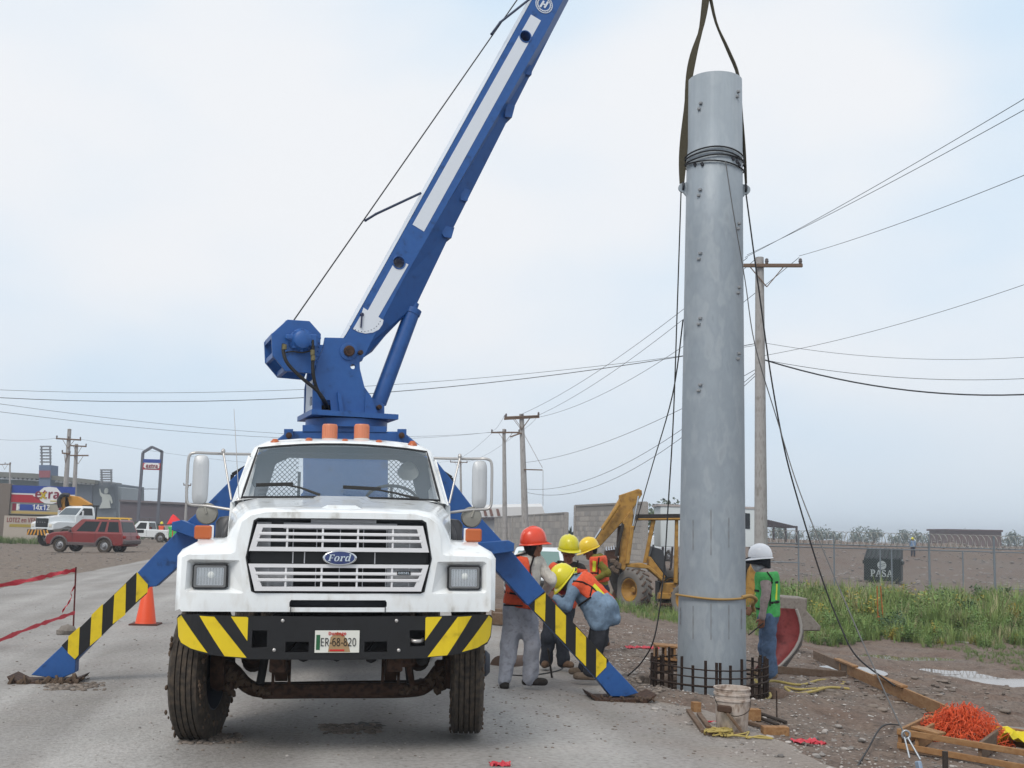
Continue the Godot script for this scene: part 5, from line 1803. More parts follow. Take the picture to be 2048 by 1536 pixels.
	j = JJ(d, {"head": [1521, 1121], "sl": [1532, 1153, -0.17], "sr": [1532, 1152, 0.17], "hl": [1536, 1234, -0.12], "hr": [1537, 1234, 0.12], "el": [1531, 1196, -0.24], "wl": [1525, 1234, -0.22], "er": [1526, 1195, 0.22], "wr": [1505, 1216, 0.15], "kl": [1538, 1292, -0.1], "al": [1542, 1344, -0.1], "tl": [1526, 1357, -0.1], "kr": [1530, 1293, 0.1], "ar": [1533, 1340, 0.12], "tr": [1516, 1352, 0.12]})
	var ht := [[j.sl.lerp(j.sr, 0.5) + V(0.02, -0.02, 0), P(1536, 1215, d), 0.12, 0.11, 0.05]]
	var pm := person({"label": "worker in white helmet, green vest and jeans standing at the steel pole", "j": j, "base": G(1538, 1354), "d": d, "up": V(-0.12, 0.99, 0).normalized(), "fw": V(-0.97, -0.2, 0.05), "extra": ht, "shirt": cloth("shirt_check", Color(0.62, 0.57, 0.56)), "pants": cloth("jeans_blue", Color(0.32, 0.41, 0.53)), "shoes": cloth("boot_sand", Color(0.5, 0.42, 0.34)), "vest": green, "vest_low": 0.0, "helmet": hw, "bulk": 0.98, "tip": 0.05, "thumb_l": V(-1, 0, 0), "strips": [["tape", [[1553, 1168], [1552, 1200]], 0.035, lime], ["piping", [[1544, 1166], [1556, 1164]], 0.025, edge], ["piping", [[1542, 1206], [1562, 1203]], 0.03, edge], ["piping", [[1534, 1144], [1544, 1158], [1541, 1185], [1540, 1212]], 0.016, edge], ["piping", [[1504, 1180], [1518, 1182]], 0.025, edge], ["piping", [[1503, 1214], [1519, 1218]], 0.025, edge], ["tape", [[1511, 1186], [1508, 1212]], 0.035, lime]]})
	var org := pm.position
	var hd: Vector3 = j.head
	var mb := MB.new()
	# neck cloth and sun visor under the helmet
	var ring := []
	var ring2 := []
	for k in 24:
		var a := TAU * k / 24
		var front := maxf(-cos(a), 0.0)
		ring.append(hd - org + V(cos(a) * 0.125, 0.055, sin(a) * 0.11))
		ring2.append(hd - org + V(cos(a) * (0.135 + front * 0.13) - 0.01, -0.045 + 0.02 * front * front - 0.06 * maxf(cos(a), 0.0), sin(a) * 0.14))
	var low := []
	for p in ring2: low.append(p + V(0, -0.008, 0) - (p - hd + org) * V(0.06, 0, 0.06))
	mb.loft([ring, ring2, low], true, false, 3)
	obj("sun_visor", mb, cloth("cloth_navy", Color(0.06, 0.07, 0.12)), pm)
	mb = MB.new()
	net(mb, [[hd + V(0.05, -0.03, 0), hd + V(0.085, -0.09, 0), 0.06, 0.045, 0.02]], 0.012, 0.0, [], 0.01, org)
	obj("neck_cloth", mb, MATS["cloth_navy"], pm)
	mb = MB.new()
	net(mb, [[hd + V(-0.06, -0.05, 0), hd + V(-0.02, -0.1, 0), 0.058, 0.055, 0.02], [hd + V(-0.02, -0.08, 0), hd + V(0.03, -0.09, 0), 0.07, 0.065, 0.02]], 0.012, 0.0, [], 0.006, org)
	obj("face_mask", mb, cloth("mask_white", Color(0.78, 0.79, 0.82)), pm)
	var rodm := mat("rod_dark", Color(0.1, 0.09, 0.09), 0.6)
	mb = MB.new()
	mb.tube([P(1527, 1246, d - 0.24), P(1497, 1270, d - 0.3)], 0.008, 6)
	tag(obj("short_rod", mb, rodm), "thin dark rod held by the worker in green vest", "rod")
	mb = MB.new()                                                      # red bottle between the stooping worker's hands
	mb.lathe([Vector2(0.055, -0.1), Vector2(0.06, -0.05), Vector2(0.06, 0.06), Vector2(0.04, 0.1), Vector2(0.02, 0.13), Vector2(0.004, 0.135)], aim(P(1120, 1176, 12.95), P(1132, 1182, 12.9)), 14)
	tag(obj("red_jug", mb, mat("jug_red", Color(0.72, 0.14, 0.16), 0.4)), "small red jug held in front of the stooping worker", "jug")
# ---------------------------------------------------------------- steel pole, cage and what lies about
func ring_pts(c: Vector3, r: float, tilt := Basis(), n := 40, wob := 0.0) -> Array:
	var o := []
	for k in n:
		var a := TAU * k / n
		o.append(c + tilt * V(cos(a) * r, wob * sin(a * 3.0), sin(a) * r))
	return o

func build_pole():
	var a := V(POLE_X, -0.75, POLE_Z)
	var b := P(1430, 163, -POLE_Z)
	var ax := aim(a, b)
	var ln := a.distance_to(b)
	var galv_t := tex("galv", func(): return ramp_noise(101, 0.006, [Color(0.84, 0.85, 0.86), Color(0.95, 0.96, 0.97), Color(0.91, 0.92, 0.93), Color(1, 1, 1), Color(0.93, 0.93, 0.93)], 6, 1024))
	var galv := mat("galvanised", Color(0.61, 0.642, 0.668), 0.55, 0.15, {"tex": galv_t, "scale": Vector3(0.8, 0.3, 0.8)})
	var t := thing("steel_pole", "tall grey galvanised steel pole hanging upright in webbing slings", "pole", a)
	var lo := Transform3D(ax.basis, Vector3.ZERO)
	var rad := func(y: float) -> float: return lerpf(0.386, 0.316, y / ln)
	var mb := MB.new()
	var ring := []
	for q in [0.0, 0.25, 0.5, 0.75, 1.0]: ring.append(Vector2(rad.call(q * ln), q * ln))
	ring.append(Vector2(rad.call(ln) - 0.012, ln))
	ring.append(Vector2(rad.call(ln) - 0.012, ln - 1.0))
	# twelve faces with soft folds
	var rings := []
	for q in ring:
		var r := []
		for k in 16:
			for e in [-0.3, 0.3]:
				var an: float = TAU * (k + e) / 16 + 0.2
				r.append(lo * V(q.x * cos(an), q.y, -q.x * sin(an)))
		rings.append(r)
	mb.loft(rings, true, false, 3)
	obj("shaft", mb, galv, t)
	# welded bracket pairs
	var br := mat("bracket_grey", Color(0.56, 0.57, 0.58), 0.6, 0.3)
	var nface := func(px: float, py: float) -> Vector3:            # the point of the shaft under a pixel
		var r := ray(px, py).normalized()
		var tt := 11.0
		for i in 60:
			var p := cam_pos + r * tt
			var h := (p - a).dot(ax.basis.y)
			var d: float = (p - a - ax.basis.y * h).length() - rad.call(h) * 0.985
			tt += d * 0.9
			if d < 0.001: break
		return cam_pos + r * tt
	for q in [[1400, 385], [1400, 512], [1400, 642], [1400, 775], [1476, 452], [1476, 580], [1476, 712], [1474, 188], [1401, 212]]:
		var p: Vector3 = nface.call(q[0], q[1])
		var h := (p - a).dot(ax.basis.y)
		var n := (p - a - ax.basis.y * h).normalized()
		var bs := Basis(ax.basis.y.cross(n), ax.basis.y, n)
		mb = MB.new()
		for e in [-0.035, 0.03]: mb.box(p - a + bs * V(e * 0.3, e, 0.012), V(0.04, 0.028, 0.03), bs, 0.004)
		obj("welded_lug", mb, br, t)
	# rust weeps below the lower weld seams: matter with its own outline
	var seam := mat("weep_rust", Color(0.50, 0.51, 0.52), 0.8)
	for q in [[1362, 1215, 34], [1387, 1212, 66], [1422, 1207, 72], [1457, 1210, 68], [1482, 1218, 40], [1387, 1040, 60], [1422, 1020, 90], [1457, 1035, 60]]:
		mb = MB.new()
		var L2 := []
		var R2 := []
		for k in 9:
			var y: float = q[1] + q[2] * k / 8.0
			var w: float = 0.9 * (0.15 + absf(sin(k * 2.3 + q[0])))
			for sgn in [-1, 1]:
				var p: Vector3 = nface.call(q[0] + sgn * w, y)
				var h := (p - a).dot(ax.basis.y)
				p += (p - a - ax.basis.y * h).normalized() * 0.009
				(L2 if sgn < 0 else R2).append(p - a)
		mb.loft([L2, R2], false, false)
		obj("weld_stain", mb, seam, t)
	# side lugs with eyes
	for q in [[1366, 376, -1.0], [1491, 380, 1.0]]:
		var c: Vector3 = onp(q[0], q[1], b, Vector3.BACK)
		mb = MB.new()
		var ox := V(-q[2] * 0.14, 0, 0)
		var plate := []
		for k in 16:
			var an := -PI / 2 + PI * k / 15.0
			plate.append(c - a + V(q[2] * cos(an) * 0.055, sin(an) * 0.055, 0.015))
		plate.append(c - a + ox + V(0, 0.1, 0.015))
		plate.append(c - a + ox + V(0, -0.22, 0.015))
		mb.extrude(plate, V(0, 0, -0.03))
		obj("lifting_lug", mb, galv, t)
		mb = MB.new()
		mb.tube(ring_pts(c - a + V(0, 0.02, 0), 0.045, Basis(Vector3.BACK, PI / 2), 14), 0.014, 6, true)
		obj("shackle", mb, mat("shackle_steel", Color(0.2, 0.2, 0.22), 0.5, 0.5), t)
	# slings
	var web := mat("webbing", Color(0.30, 0.28, 0.22), 0.9, 0.0, {"tex": tex("web", func(): return ramp_noise(107, 0.05, [Color(0.7, 0.68, 0.6), Color(1, 1, 1)], 3, 256)), "scale": Vector3(3, 3, 3)})
	var paths := [[[[1414, -20], [1404, 50], [1388, 105], [1378, 160], [1371, 240], [1366, 310], [1364, 366]], 0.11, Vector3.RIGHT], [[[1418, -20], [1432, 45], [1456, 100], [1477, 155], [1484, 240], [1489, 310], [1492, 368]], 0.05, Vector3.BACK]]
	for k in 2:
		mb = MB.new()
		var pts := []
		for q in paths[k][0]: pts.append(P(q[0], q[1], 12.75))
		pts = smooth_pts(pts, 4)
		var rg := []
		for i in pts.size():
			var w: float = paths[k][1] * (0.55 + 0.45 * absf(cos(i * 0.33)))
			var sd := Vector3(0.8, 0.2, 0.55).normalized() if k == 0 else Vector3(0.35, 0.1, 0.93).normalized()
			var e := Vector3(0, 0, 0.006) if k == 0 else Vector3(0.006, 0, 0)
			var p: Vector3 = pts[i]
			rg.append([p - sd * w / 2 - e, p + sd * w / 2 - e, p + sd * w / 2 + e, p - sd * w / 2 + e])
		mb.loft(rg, true, true)
		tag(obj("lifting_sling", mb, web), ["wide olive webbing sling on the boom side of the steel pole", "twisted olive webbing sling on the power line side of the steel pole"][k], "sling", "slings lifting the steel pole")
	# wire rope lashed round the shaft
	var wire := mat("wire_rope", Color(0.13, 0.13, 0.14), 0.6, 0.3)
	var lash := thing("wire_lashing", "dark wire rope wound around the upper shaft of the steel pole", "wire rope", onp(1428, 330, b, Vector3.BACK))
	var lc := lash.position
	for q in [[0.02, 0.05, 0.09], [0.0, -0.03, 0.02], [-0.05, 0.09, -0.06], [0.06, 0.02, 0.12]]:
		mb = MB.new()
		mb.tube(ring_pts(V(0, q[0], 0), 0.345, ax.basis * Basis(Vector3.BACK, q[1]) * Basis(Vector3.RIGHT, q[2]), 40, 0.008), 0.009, 6, true)
		obj("turn", mb, wire, lash)
	for q in [[1390, 330], [1404, 329], [1466, 318], [1474, 324], [1482, 330]]:
		mb = MB.new()
		var p: Vector3 = nface.call(minf(q[0], 1478), q[1])
		mb.box(p - lc + V(0, 0, 0.012), V(0.035, 0.045, 0.03), Basis(Vector3.BACK, 0.4), 0.006)
		obj("clip", mb, MATS["shackle_steel"], lash)
	# hanging ropes
	var tails := [[[[1362, 385, 12.7], [1355, 600, 12.6], [1347, 830, 12.5], [1337, 1000, 12.4], [1327, 1150, 12.3], [1310, 1270, 12.2], [1285, 1322, 12.3], [1255, 1352, 12.4]], 0.008, "dark rope hanging from the boom side lug down to the ground beside the outrigger foot"],
		[[[1366, 640, 12.5], [1345, 790, 14.0], [1305, 930, 16.5], [1285, 1000, 18.5], [1268, 1060, 20.0]], 0.008, "dark rope running from the steel pole back towards the digger canopy"],
		[[[1451, 322, 12.4], [1466, 420, 12.37], [1490, 560, 12.5], [1510, 690, 12.5], [1556, 845, 12.6], [1600, 985, 12.3], [1680, 1180, 11.0], [1770, 1385, 9.4], [1812, 1475, 8.75]], 0.006, "pale guy wire strained from the pole wrapping to the small wooden form"],
		[[[1492, 388, 12.7], [1515, 560, 12.7], [1540, 740, 12.7], [1565, 880, 12.7], [1590, 980, 12.8], [1640, 1145, 12.8], [1680, 1250, 12.6], [1715, 1315, 12.2], [1790, 1372, 11.6]], 0.009, "dark slack rope from the far lug down to the timber beam"]]
	for q in tails:
		mb = MB.new()
		var pts := []
		for p in q[0]: pts.append(P(p[0], p[1], p[2]))
		mb.tube(smooth_pts(pts, 6), q[1], 6)
		tag(obj("tag_line", mb, wire if q[1] > 0.007 else mat("guy_grey", Color(0.38, 0.38, 0.38), 0.6, 0.3)), q[2], "rope", "ropes hanging from the steel pole")
	# yellow fibre rope round the pole
	mb = MB.new()
	var c0 := onp(1422, 1192, V(POLE_X, 0, POLE_Z), Vector3.BACK)
	mb.tube(ring_pts(c0, 0.39, Basis(Vector3.BACK, -0.012) * Basis(Vector3.RIGHT, 0.02), 44, 0.006), 0.012, 8, true)
	mb.tube(smooth_pts([P(1484, 1195, 12.5), P(1500, 1192, 12.6), P(1512, 1199, 12.8), P(1505, 1210, 12.9), P(1508, 1220, 13.3)], 5), 0.022, 8)
	tag(obj("fibre_rope", mb, mat("rope_tan", Color(0.62, 0.50, 0.30), 0.9)), "tan fibre rope tied around the lower part of the steel pole", "rope")
	# reinforcement cage
	var cg := thing("rebar_cage", "rusty reinforcing cage standing in the hole around the steel pole", "rebar cage", V(POLE_X - 0.03, gh(POLE_X, POLE_Z), POLE_Z))
	var bar := mat("rebar", Color(0.20, 0.155, 0.13), 0.85, 0.1, {"tex": MATS["rusty_steel"].albedo_texture, "scale": Vector3(4, 4, 4)})
	for k in 30:
		var an := TAU * k / 30 + 0.12
		mb = MB.new()
		var h := 0.42 + 0.05 * sin(k * 2.7)
		var r := 0.63
		for e in ([-0.02, 0.018] if k % 7 == 0 else [0.0]):
			mb.tube([V(cos(an) * r + e * sin(an), -0.45, sin(an) * r + e * cos(an)), V(cos(an) * (r + 0.012 * sin(k * 5.0)) + e * sin(an), h, sin(an) * r + e * cos(an))], 0.0165, 6)
		obj("bar", mb, bar, cg)
	for k in 7:
		mb = MB.new()
		mb.tube(ring_pts(V(0, -0.2 + k * 0.092 + (0.02 if k == 4 else 0.0), 0), 0.648, Basis(Vector3.BACK, 0.015 * sin(k * 2.0)) * Basis(Vector3.RIGHT, 0.012 * cos(k * 3.0)), 44, 0.006), 0.008 if k != 4 else 0.012, 6, true)
		obj("hoop", mb, bar, cg)

func plank(called: String, label: String, cat: String, a: Vector3, b: Vector3, w: float, h: float, m: Material, group := "", up := Vector3.UP) -> MeshInstance3D:
	var mb := MB.new()
	var c := (a + b) * 0.5
	mb.beam(a - c, b - c, w, h, 0.004, up)
	var o := obj(called, mb, m)
	o.position = c
	tag(o, label, cat, group)
	return o

func build_site():
	var grain := tex("wood", func(): return ramp_noise(121, 0.008, [Color(0.72, 0.66, 0.6), Color(1, 1, 1), Color(0.88, 0.83, 0.78), Color(1, 1, 1)], 5, 512))
	var wood := mat("wood_tan", Color(0.60, 0.46, 0.31), 0.85, 0.0, {"tex": grain, "scale": Vector3(2.0, 2.0, 0.5)})
	var wood2 := mat("wood_weathered", Color(0.43, 0.36, 0.30), 0.9, 0.0, {"tex": grain, "scale": Vector3(2.0, 2.0, 0.5)})
	var steel := mat("bar_steel", Color(0.23, 0.20, 0.18), 0.8, 0.2)
	var redp := mat("red_plastic", Color(0.74, 0.19, 0.25), 0.5, 0.0, {"back": Color(0.3, 0.03, 0.05), "two": true})
	# pail
	var p0 := G(1464, 1463)
	var pt := thing("pail", "dirty white plastic pail splashed with mortar", "bucket", p0)
	var mb := MB.new()
	mb.lathe([Vector2(0.01, 0.004), Vector2(0.128, 0.0), Vector2(0.133, 0.01), Vector2(0.148, 0.265), Vector2(0.158, 0.268), Vector2(0.158, 0.285), Vector2(0.150, 0.288), Vector2(0.152, 0.315), Vector2(0.160, 0.318), Vector2(0.160, 0.335), Vector2(0.153, 0.338), Vector2(0.156, 0.365), Vector2(0.163, 0.37), Vector2(0.160, 0.378), Vector2(0.15, 0.376), Vector2(0.142, 0.2), Vector2(0.01, 0.19)], Transform3D(), 32, true, false)
	obj("shell", mb, mat("pail_white", Color(0.74, 0.70, 0.67), 0.6, 0.0, {"tex": tex("pail_t", func(): return ramp_noise(131, 0.014, [Color(0.45, 0.40, 0.36), Color(0.7, 0.64, 0.6), Color(1, 0.99, 0.97), Color(1, 1, 1), Color(0.8, 0.74, 0.7)], 5, 512)), "scale": Vector3(1.6, 0.9, 1.6)}), pt)
	mb = MB.new()
	mb.tube(smooth_pts([V(-0.16, 0.3, 0.0), V(-0.12, 0.2, 0.13), V(0.0, 0.155, 0.165), V(0.12, 0.2, 0.13), V(0.16, 0.3, 0.0)], 5), 0.004, 5)
	obj("handle", mb, steel, pt)
	var hm := thing("club_hammer", "short hammer leaning against the dirty pail", "hammer", p0 + V(0, 0, 0.2))
	mb = MB.new()
	mb.beam(V(0.06, 0.01, 0.06), V(-0.09, 0.2, -0.03), 0.024, 0.024, 0.004)
	obj("handle", mb, wood2, hm)
	mb = MB.new()
	mb.box(V(-0.10, 0.215, -0.03), V(0.12, 0.055, 0.055), Basis(Vector3.BACK, -0.1), 0.008)
	obj("head", mb, mat("hammer_rust", Color(0.30, 0.22, 0.17), 0.7, 0.3), hm)
	# timber offcuts and bars round the pail
	for q in [[1392, 1424, 0.075, 0.1, 0.08, 0.3, "small cube of sawn timber near the cage"], [1507, 1440, 0.12, 0.11, 0.1, 0.1, "square timber block behind the pail"], [1550, 1470, 0.23, 0.08, 0.1, 0.06, "thick timber offcut lying in front of the dark bars"]]:
		mb = MB.new()
		mb.box(V(0, q[3] / 2, 0), V(q[2], q[3], q[4]), Basis(), 0.004)
		var o := obj("timber_block", mb, wood)
		o.position = G(q[0], q[1]) + V(0, -0.005, 0)
		o.rotation.y = q[5]
		tag(o, q[6], "timber")
	for q in [[1377, 1425, 1407, 1468, "weathered stick lying left of the pail, the outer of two"], [1398, 1432, 1418, 1460, "weathered stick between the outer stick and the pail"], [1408, 1472, 1480, 1474, "grey stick lying in front of the pail under the yellow rope"], [1494, 1448, 1545, 1463, "weathered lath pointing from the pail to the thick offcut"]]:
		plank("wooden_stick", q[4], "stick", G(q[0], q[1]) + V(0, 0.02, 0), G(q[2], q[3]) + V(0, 0.02, 0), 0.045, 0.03, wood2)
	for q in [[1517, 1430, 1572, 1449, "dark round bar behind the timber offcut, the longer one"], [1512, 1437, 1556, 1454, "dark round bar behind the timber offcut, the shorter one"]]:
		mb = MB.new()
		mb.tube([G(q[0], q[1]) + V(0, 0.02, 0), G(q[2], q[3]) + V(0, 0.02, 0)], 0.017, 8)
		tag(obj("steel_bar", mb, steel), q[4], "steel bar")
	mb = MB.new()
	mb.tube([G(1554, 1438) - V(0, 0.1, 0), P(1553, 1381, 11.3)], 0.007, 6)
	tag(obj("rebar_stake", mb, MATS["rebar"]), "thin rebar stake standing upright in the dirt beside the cage", "stake")
	# yellow rope: a tangle by the pail, loops by the cage
	var yr := mat("rope_yellow", Color(0.66, 0.59, 0.34), 0.85)
	var r := RandomNumberGenerator.new()
	r.seed = 5
	var walks := [[[1410, 1465], [1430, 1470], [1445, 1462], [1425, 1475], [1455, 1472], [1470, 1466], [1448, 1478], [1485, 1474], [1500, 1468], [1490, 1480], [1520, 1478], [1545, 1483]], [[1500, 1345], [1515, 1372], [1545, 1368], [1600, 1372], [1640, 1362], [1690, 1370], [1650, 1378], [1600, 1383], [1570, 1377], [1590, 1391], [1625, 1388], [1660, 1379], [1700, 1383]], [[1505, 1360], [1530, 1385], [1540, 1398], [1525, 1408], [1545, 1412]]]
	for k in 3:
		mb = MB.new()
		var pts := []
		for q in walks[k]: pts.append(G(q[0] + r.randf_range(-3, 3), q[1] + r.randf_range(-1, 1)) + V(0, 0.015 + 0.02 * r.randf(), 0))
		if k == 0:
			for i in 40:
				var u := r.randf_range(-1, 1)
				pts.append(G(1440 + u * 32 + r.randf_range(-4, 4), 1470 + r.randf_range(-7, 7)) + V(0, r.randf_range(0.01, 0.06), 0))
		mb.tube(smooth_pts(pts, 5), 0.0075 if k == 0 else 0.017, 6)
		tag(obj("yellow_rope", mb, yr), ["tangled thin yellow rope at the foot of the pail", "thick yellow rope looped on the ground behind the cage", "short yellow rope end dropped beside the cage"][k], "rope")
	# long form beam: boards with blocks nailed along it
	var fa := G(1628, 1322)
	var fb := G(1905, 1452)
	var bt := thing("form_beam", "long timber form beam of tan boards lying across the wet dirt", "timber form", fa)
	var u := fb - fa
	var dn := u.normalized()
	for k in 3:
		mb = MB.new()
		var h0: float = [0.0, 0.34, 0.68][k]
		var h1: float = [0.36, 0.7, 1.0][k]
		mb.beam(u * h0 + V(0, 0.11, 0.002 * k), u * h1 + V(0, 0.11, 0.004 * k), 0.03, 0.15, 0.004)
		obj("board", mb, wood2 if k == 0 else wood, bt)
	for q in [0.28, 0.62]:
		mb = MB.new()
		mb.beam(u * (q - 0.02) + V(0, 0.2, -0.04), u * (q + 0.15) + V(0, 0.2, -0.04), 0.09, 0.03, 0.004)
		obj("top_cleat", mb, wood, bt)
		mb = MB.new()
		mb.box(u * (q + 0.01) + V(0.0, 0.11, 0.045), V(0.09, 0.1, 0.06), Basis(Vector3.UP, atan2(-dn.z, dn.x)), 0.004)
		obj("nailed_block", mb, wood, bt)
	for q in [0.4, 0.75]:
		mb = MB.new()
		mb.beam(u * q + V(-0.2, 0.02, -0.02), u * q + V(0.4, 0.02, -0.02), 0.08, 0.035, 0.004)
		obj("bearer", mb, wood2, bt)
	plank("timber_plank", "muddy plank lying behind the cage at the end of the form beam", "plank", G(1545, 1348) + V(0, 0.06, 0), G(1690, 1358) + V(0, 0.06, 0), 0.05, 0.1, wood2)
	plank("timber_plank", "pale narrow plank on the wet dirt past the form beam", "plank", G(1690, 1420) + V(0, 0.012, 0), G(1745, 1437) + V(0, 0.012, 0), 0.04, 0.02, mat("plank_pale", Color(0.66, 0.65, 0.63), 0.8))
	plank("timber_plank", "small pale board at the edge of the green weeds", "plank", G(1905, 1285) + V(0, 0.02, 0), G(1938, 1287) + V(0, 0.02, 0), 0.12, 0.03, mat("plank_pale", Color(0.66, 0.65, 0.63), 0.8))
	# hollow box behind the cage
	var hb := thing("hollow_form", "short hollow timber form behind the cage, seen through its open ends", "timber form", P(1333, 1310, 14.0))
	hb.position.y = gh(hb.position.x, hb.position.z)
	var fy := P(1333, 1292, 14.0).y - hb.position.y
	for q in [[0, fy, 0.5, 0.03], [0, fy - 0.15, 0.5, 0.03]]:
		mb = MB.new()
		mb.box(V(0.1, q[1], 0), V(0.5, 0.025, 0.3), Basis(Vector3.BACK, -0.05), 0.003)
		obj("board", mb, wood, hb)
	for x in [-0.13, -0.03, 0.08, 0.3]:
		mb = MB.new()
		mb.box(V(x, fy - 0.075, 0), V(0.025, 0.13, 0.28), Basis(), 0.003)
		obj("partition", mb, wood, hb)
	mb = MB.new()
	mb.box(V(0.05, (fy - 0.17) / 2, 0), V(0.4, fy - 0.17, 0.25), Basis(), 0.02)
	obj("support_block", mb, wood2, hb)
	# small form in the corner, with net and sheeting
	var ca := G(1795, 1500)
	var cf := thing("corner_form", "open tan timber form holding a heap of orange netting", "timber form", ca)
	var cb := G(2130, 1560) - ca
	var cd := G(1850, 1470) - ca
	for q in [[0.0, 0.0], [0.05, 0.0]]: pass
	for k in 2:
		mb = MB.new()
		mb.beam(V(0, 0.04 + k * 0.115, 0), cb + V(0, 0.04 + k * 0.115, 0), 0.03, 0.05, 0.003)
		obj("long_rail", mb, wood, cf)
		mb = MB.new()
		mb.beam(cd * 1.1 + V(0, 0.04 + k * 0.115, 0), cb + cd * 1.1 + V(0, 0.04 + k * 0.115, 0), 0.03, 0.05, 0.003)
		obj("long_rail", mb, wood, cf)
	for q in [0.0, 0.11, 0.5, 0.9]:
		mb = MB.new()
		mb.beam(cb * q + V(0.02, 0.1, 0.0), cb * q + cd * 1.08 + V(0.02, 0.1, 0), 0.03, 0.15, 0.003)
		obj("cross_board", mb, wood2 if q > 0.2 else wood, cf)
	mb = MB.new()
	mb.beam(V(0.16, 0.19, -0.03), cb * 0.3 + V(0, 0.19, -0.05), 0.12, 0.022, 0.003)
	obj("top_board", mb, wood, cf)
	mb = MB.new()
	mb.box(cb * 0.5 + V(0, 0.03, 0), V(cb.length() * 0.98, 0.02, 0.02), Basis(Vector3.UP, atan2(-cb.z, cb.x)), 0.0)
	obj("bottom_rail", mb, wood2, cf)
	var nt := thing("orange_netting", "crumpled heap of orange plastic safety netting", "safety net", G(1925, 1490))
	var nm := mat("net_orange", Color(0.94, 0.40, 0.22), 0.5, 0.0, {"back": Color(0.35, 0.1, 0.04)})
	r.seed = 12
	for s in 3:                                                        # crumpled layers of open net
		mb = MB.new()
		var n1 := FastNoiseLite.new()
		n1.seed = 200 + s
		n1.frequency = 1.9
		var pos := func(i: float, k: float) -> Vector3:
			var a := TAU * i / 44.0
			var e := k / 13.0
			var rr := 0.40 * (1.0 - e * 0.9) + 0.13 * n1.get_noise_2d(i * 0.5, k * 1.1 + s * 20)
			var hh := 0.30 * (1.0 - pow(1.0 - e, 2.2)) + 0.17 * n1.get_noise_3d(cos(a) * 2.2, sin(a) * 2.2, k * 0.5 + s * 9)
			return V(cos(a) * rr * 1.12 - 0.03 * s, maxf(hh, 0.01) * (1.0 - 0.24 * s), sin(a) * rr * 0.75)
		for k in 14:
			var pts := []
			for i in 45: pts.append(pos.call(i % 44, k))
			mb.tube(pts, 0.0032, 3)
		for i in 44:
			var pts := []
			for k in 14: pts.append(pos.call(i + (k % 2) * 0.5, k))
			mb.tube(pts, 0.0032, 3)
		obj("net_layer", mb, nm, nt)
	var sh := thing("yellow_sheeting", "crumpled yellow plastic sheet next to the orange netting", "plastic sheet", G(2030, 1502))
	mb = MB.new()
	var n2 := FastNoiseLite.new()
	n2.seed = 9
	n2.frequency = 3.2
	var rows := []
	for k in 12:
		var row := []
		for i in 14:
			var x := (i / 13.0 - 0.4) * 0.6
			var z := (k / 11.0 - 0.5) * 0.4
			row.append(V(x, 0.13 + 0.16 * n2.get_noise_2d(x * 1.3, z * 1.3) + 0.06 * n2.get_noise_2d(x * 4, z * 4), z))
		rows.append(row)
	mb.loft(rows, false, false, 2)
	obj("sheet", mb, mat("sheet_yellow", Color(0.83, 0.76, 0.10), 0.4, 0.0, {"two": true}), sh)
	mb = MB.new()
	mb.tube([G(2025, 1480) + V(0, 0.06, -0.1), G(2110, 1487) + V(0, 0.06, -0.1)], 0.055, 14)
	tag(obj("concrete_pipe", mb, mat("pipe_grey", Color(0.5, 0.49, 0.47), 0.8)), "grey pipe end lying behind the yellow plastic sheet", "pipe")
	mb = MB.new()
	mb.tube([G(1891, 1545) + V(0.0, -0.1, 0), G(1891, 1545) + V(0, 0.16, 0)], 0.022, 10)
	tag(obj("steel_peg", mb, steel), "short steel peg driven in beside the small timber form", "peg")
	var tb := thing("turnbuckle", "galvanised turnbuckle at the end of the pale guy wire", "turnbuckle", P(1812, 1475, 8.75))
	var gz := mat("zinc", Color(0.62, 0.64, 0.66), 0.4, 0.6)
	mb = MB.new()
	mb.tube(ring_pts(V(0, 0.02, 0), 0.03, Basis(Vector3.RIGHT, PI / 2), 14), 0.009, 6, true)
	mb.tube([V(-0.012, 0, 0), V(-0.01, -0.13, 0.1)], 0.008, 6)
	mb.tube([V(0.012, 0, 0), V(0.07, -0.14, 0.1)], 0.008, 6)
	obj("yoke", mb, gz, tb)
	mb = MB.new()
	mb.beam(V(0.05, -0.15, 0.1), V(0.06, -0.23, 0.12), 0.035, 0.05, 0.008)
	obj("body", mb, mat("zinc_blue", Color(0.55, 0.62, 0.70), 0.4, 0.4), tb)
	mb = MB.new()
	mb.tube(smooth_pts([G(1800, 1450), G(1765, 1475) + V(0, 0.1, 0), G(1735, 1505) + V(0, 0.02, 0), G(1710, 1540)], 6), 0.008, 6)
	tag(obj("cable_end", mb, MATS["wire_rope"]), "stiff dark cable end curling over the gravel by the small form", "cable")
	# red concrete chute and slab
	var cp := P(1568, 1330, 16.6)
	cp.y = gh(cp.x, cp.z)
	var ch := thing("concrete_chute", "upended red metal concrete chute with worn paint behind the worker in green", "chute", cp)
	var cm := mat("chute_red", Color(0.58, 0.27, 0.27), 0.6, 0.0, {"tex": tex("chute_t", func(): return ramp_noise(141, 0.012, [Color(0.6, 0.55, 0.55), Color(0.9, 0.85, 0.85), Color(1, 1, 1), Color(0.8, 0.75, 0.75)], 5, 512)), "scale": Vector3(1, 1, 1), "two": true})
	mb = MB.new()
	var rg := []
	var rg2 := []
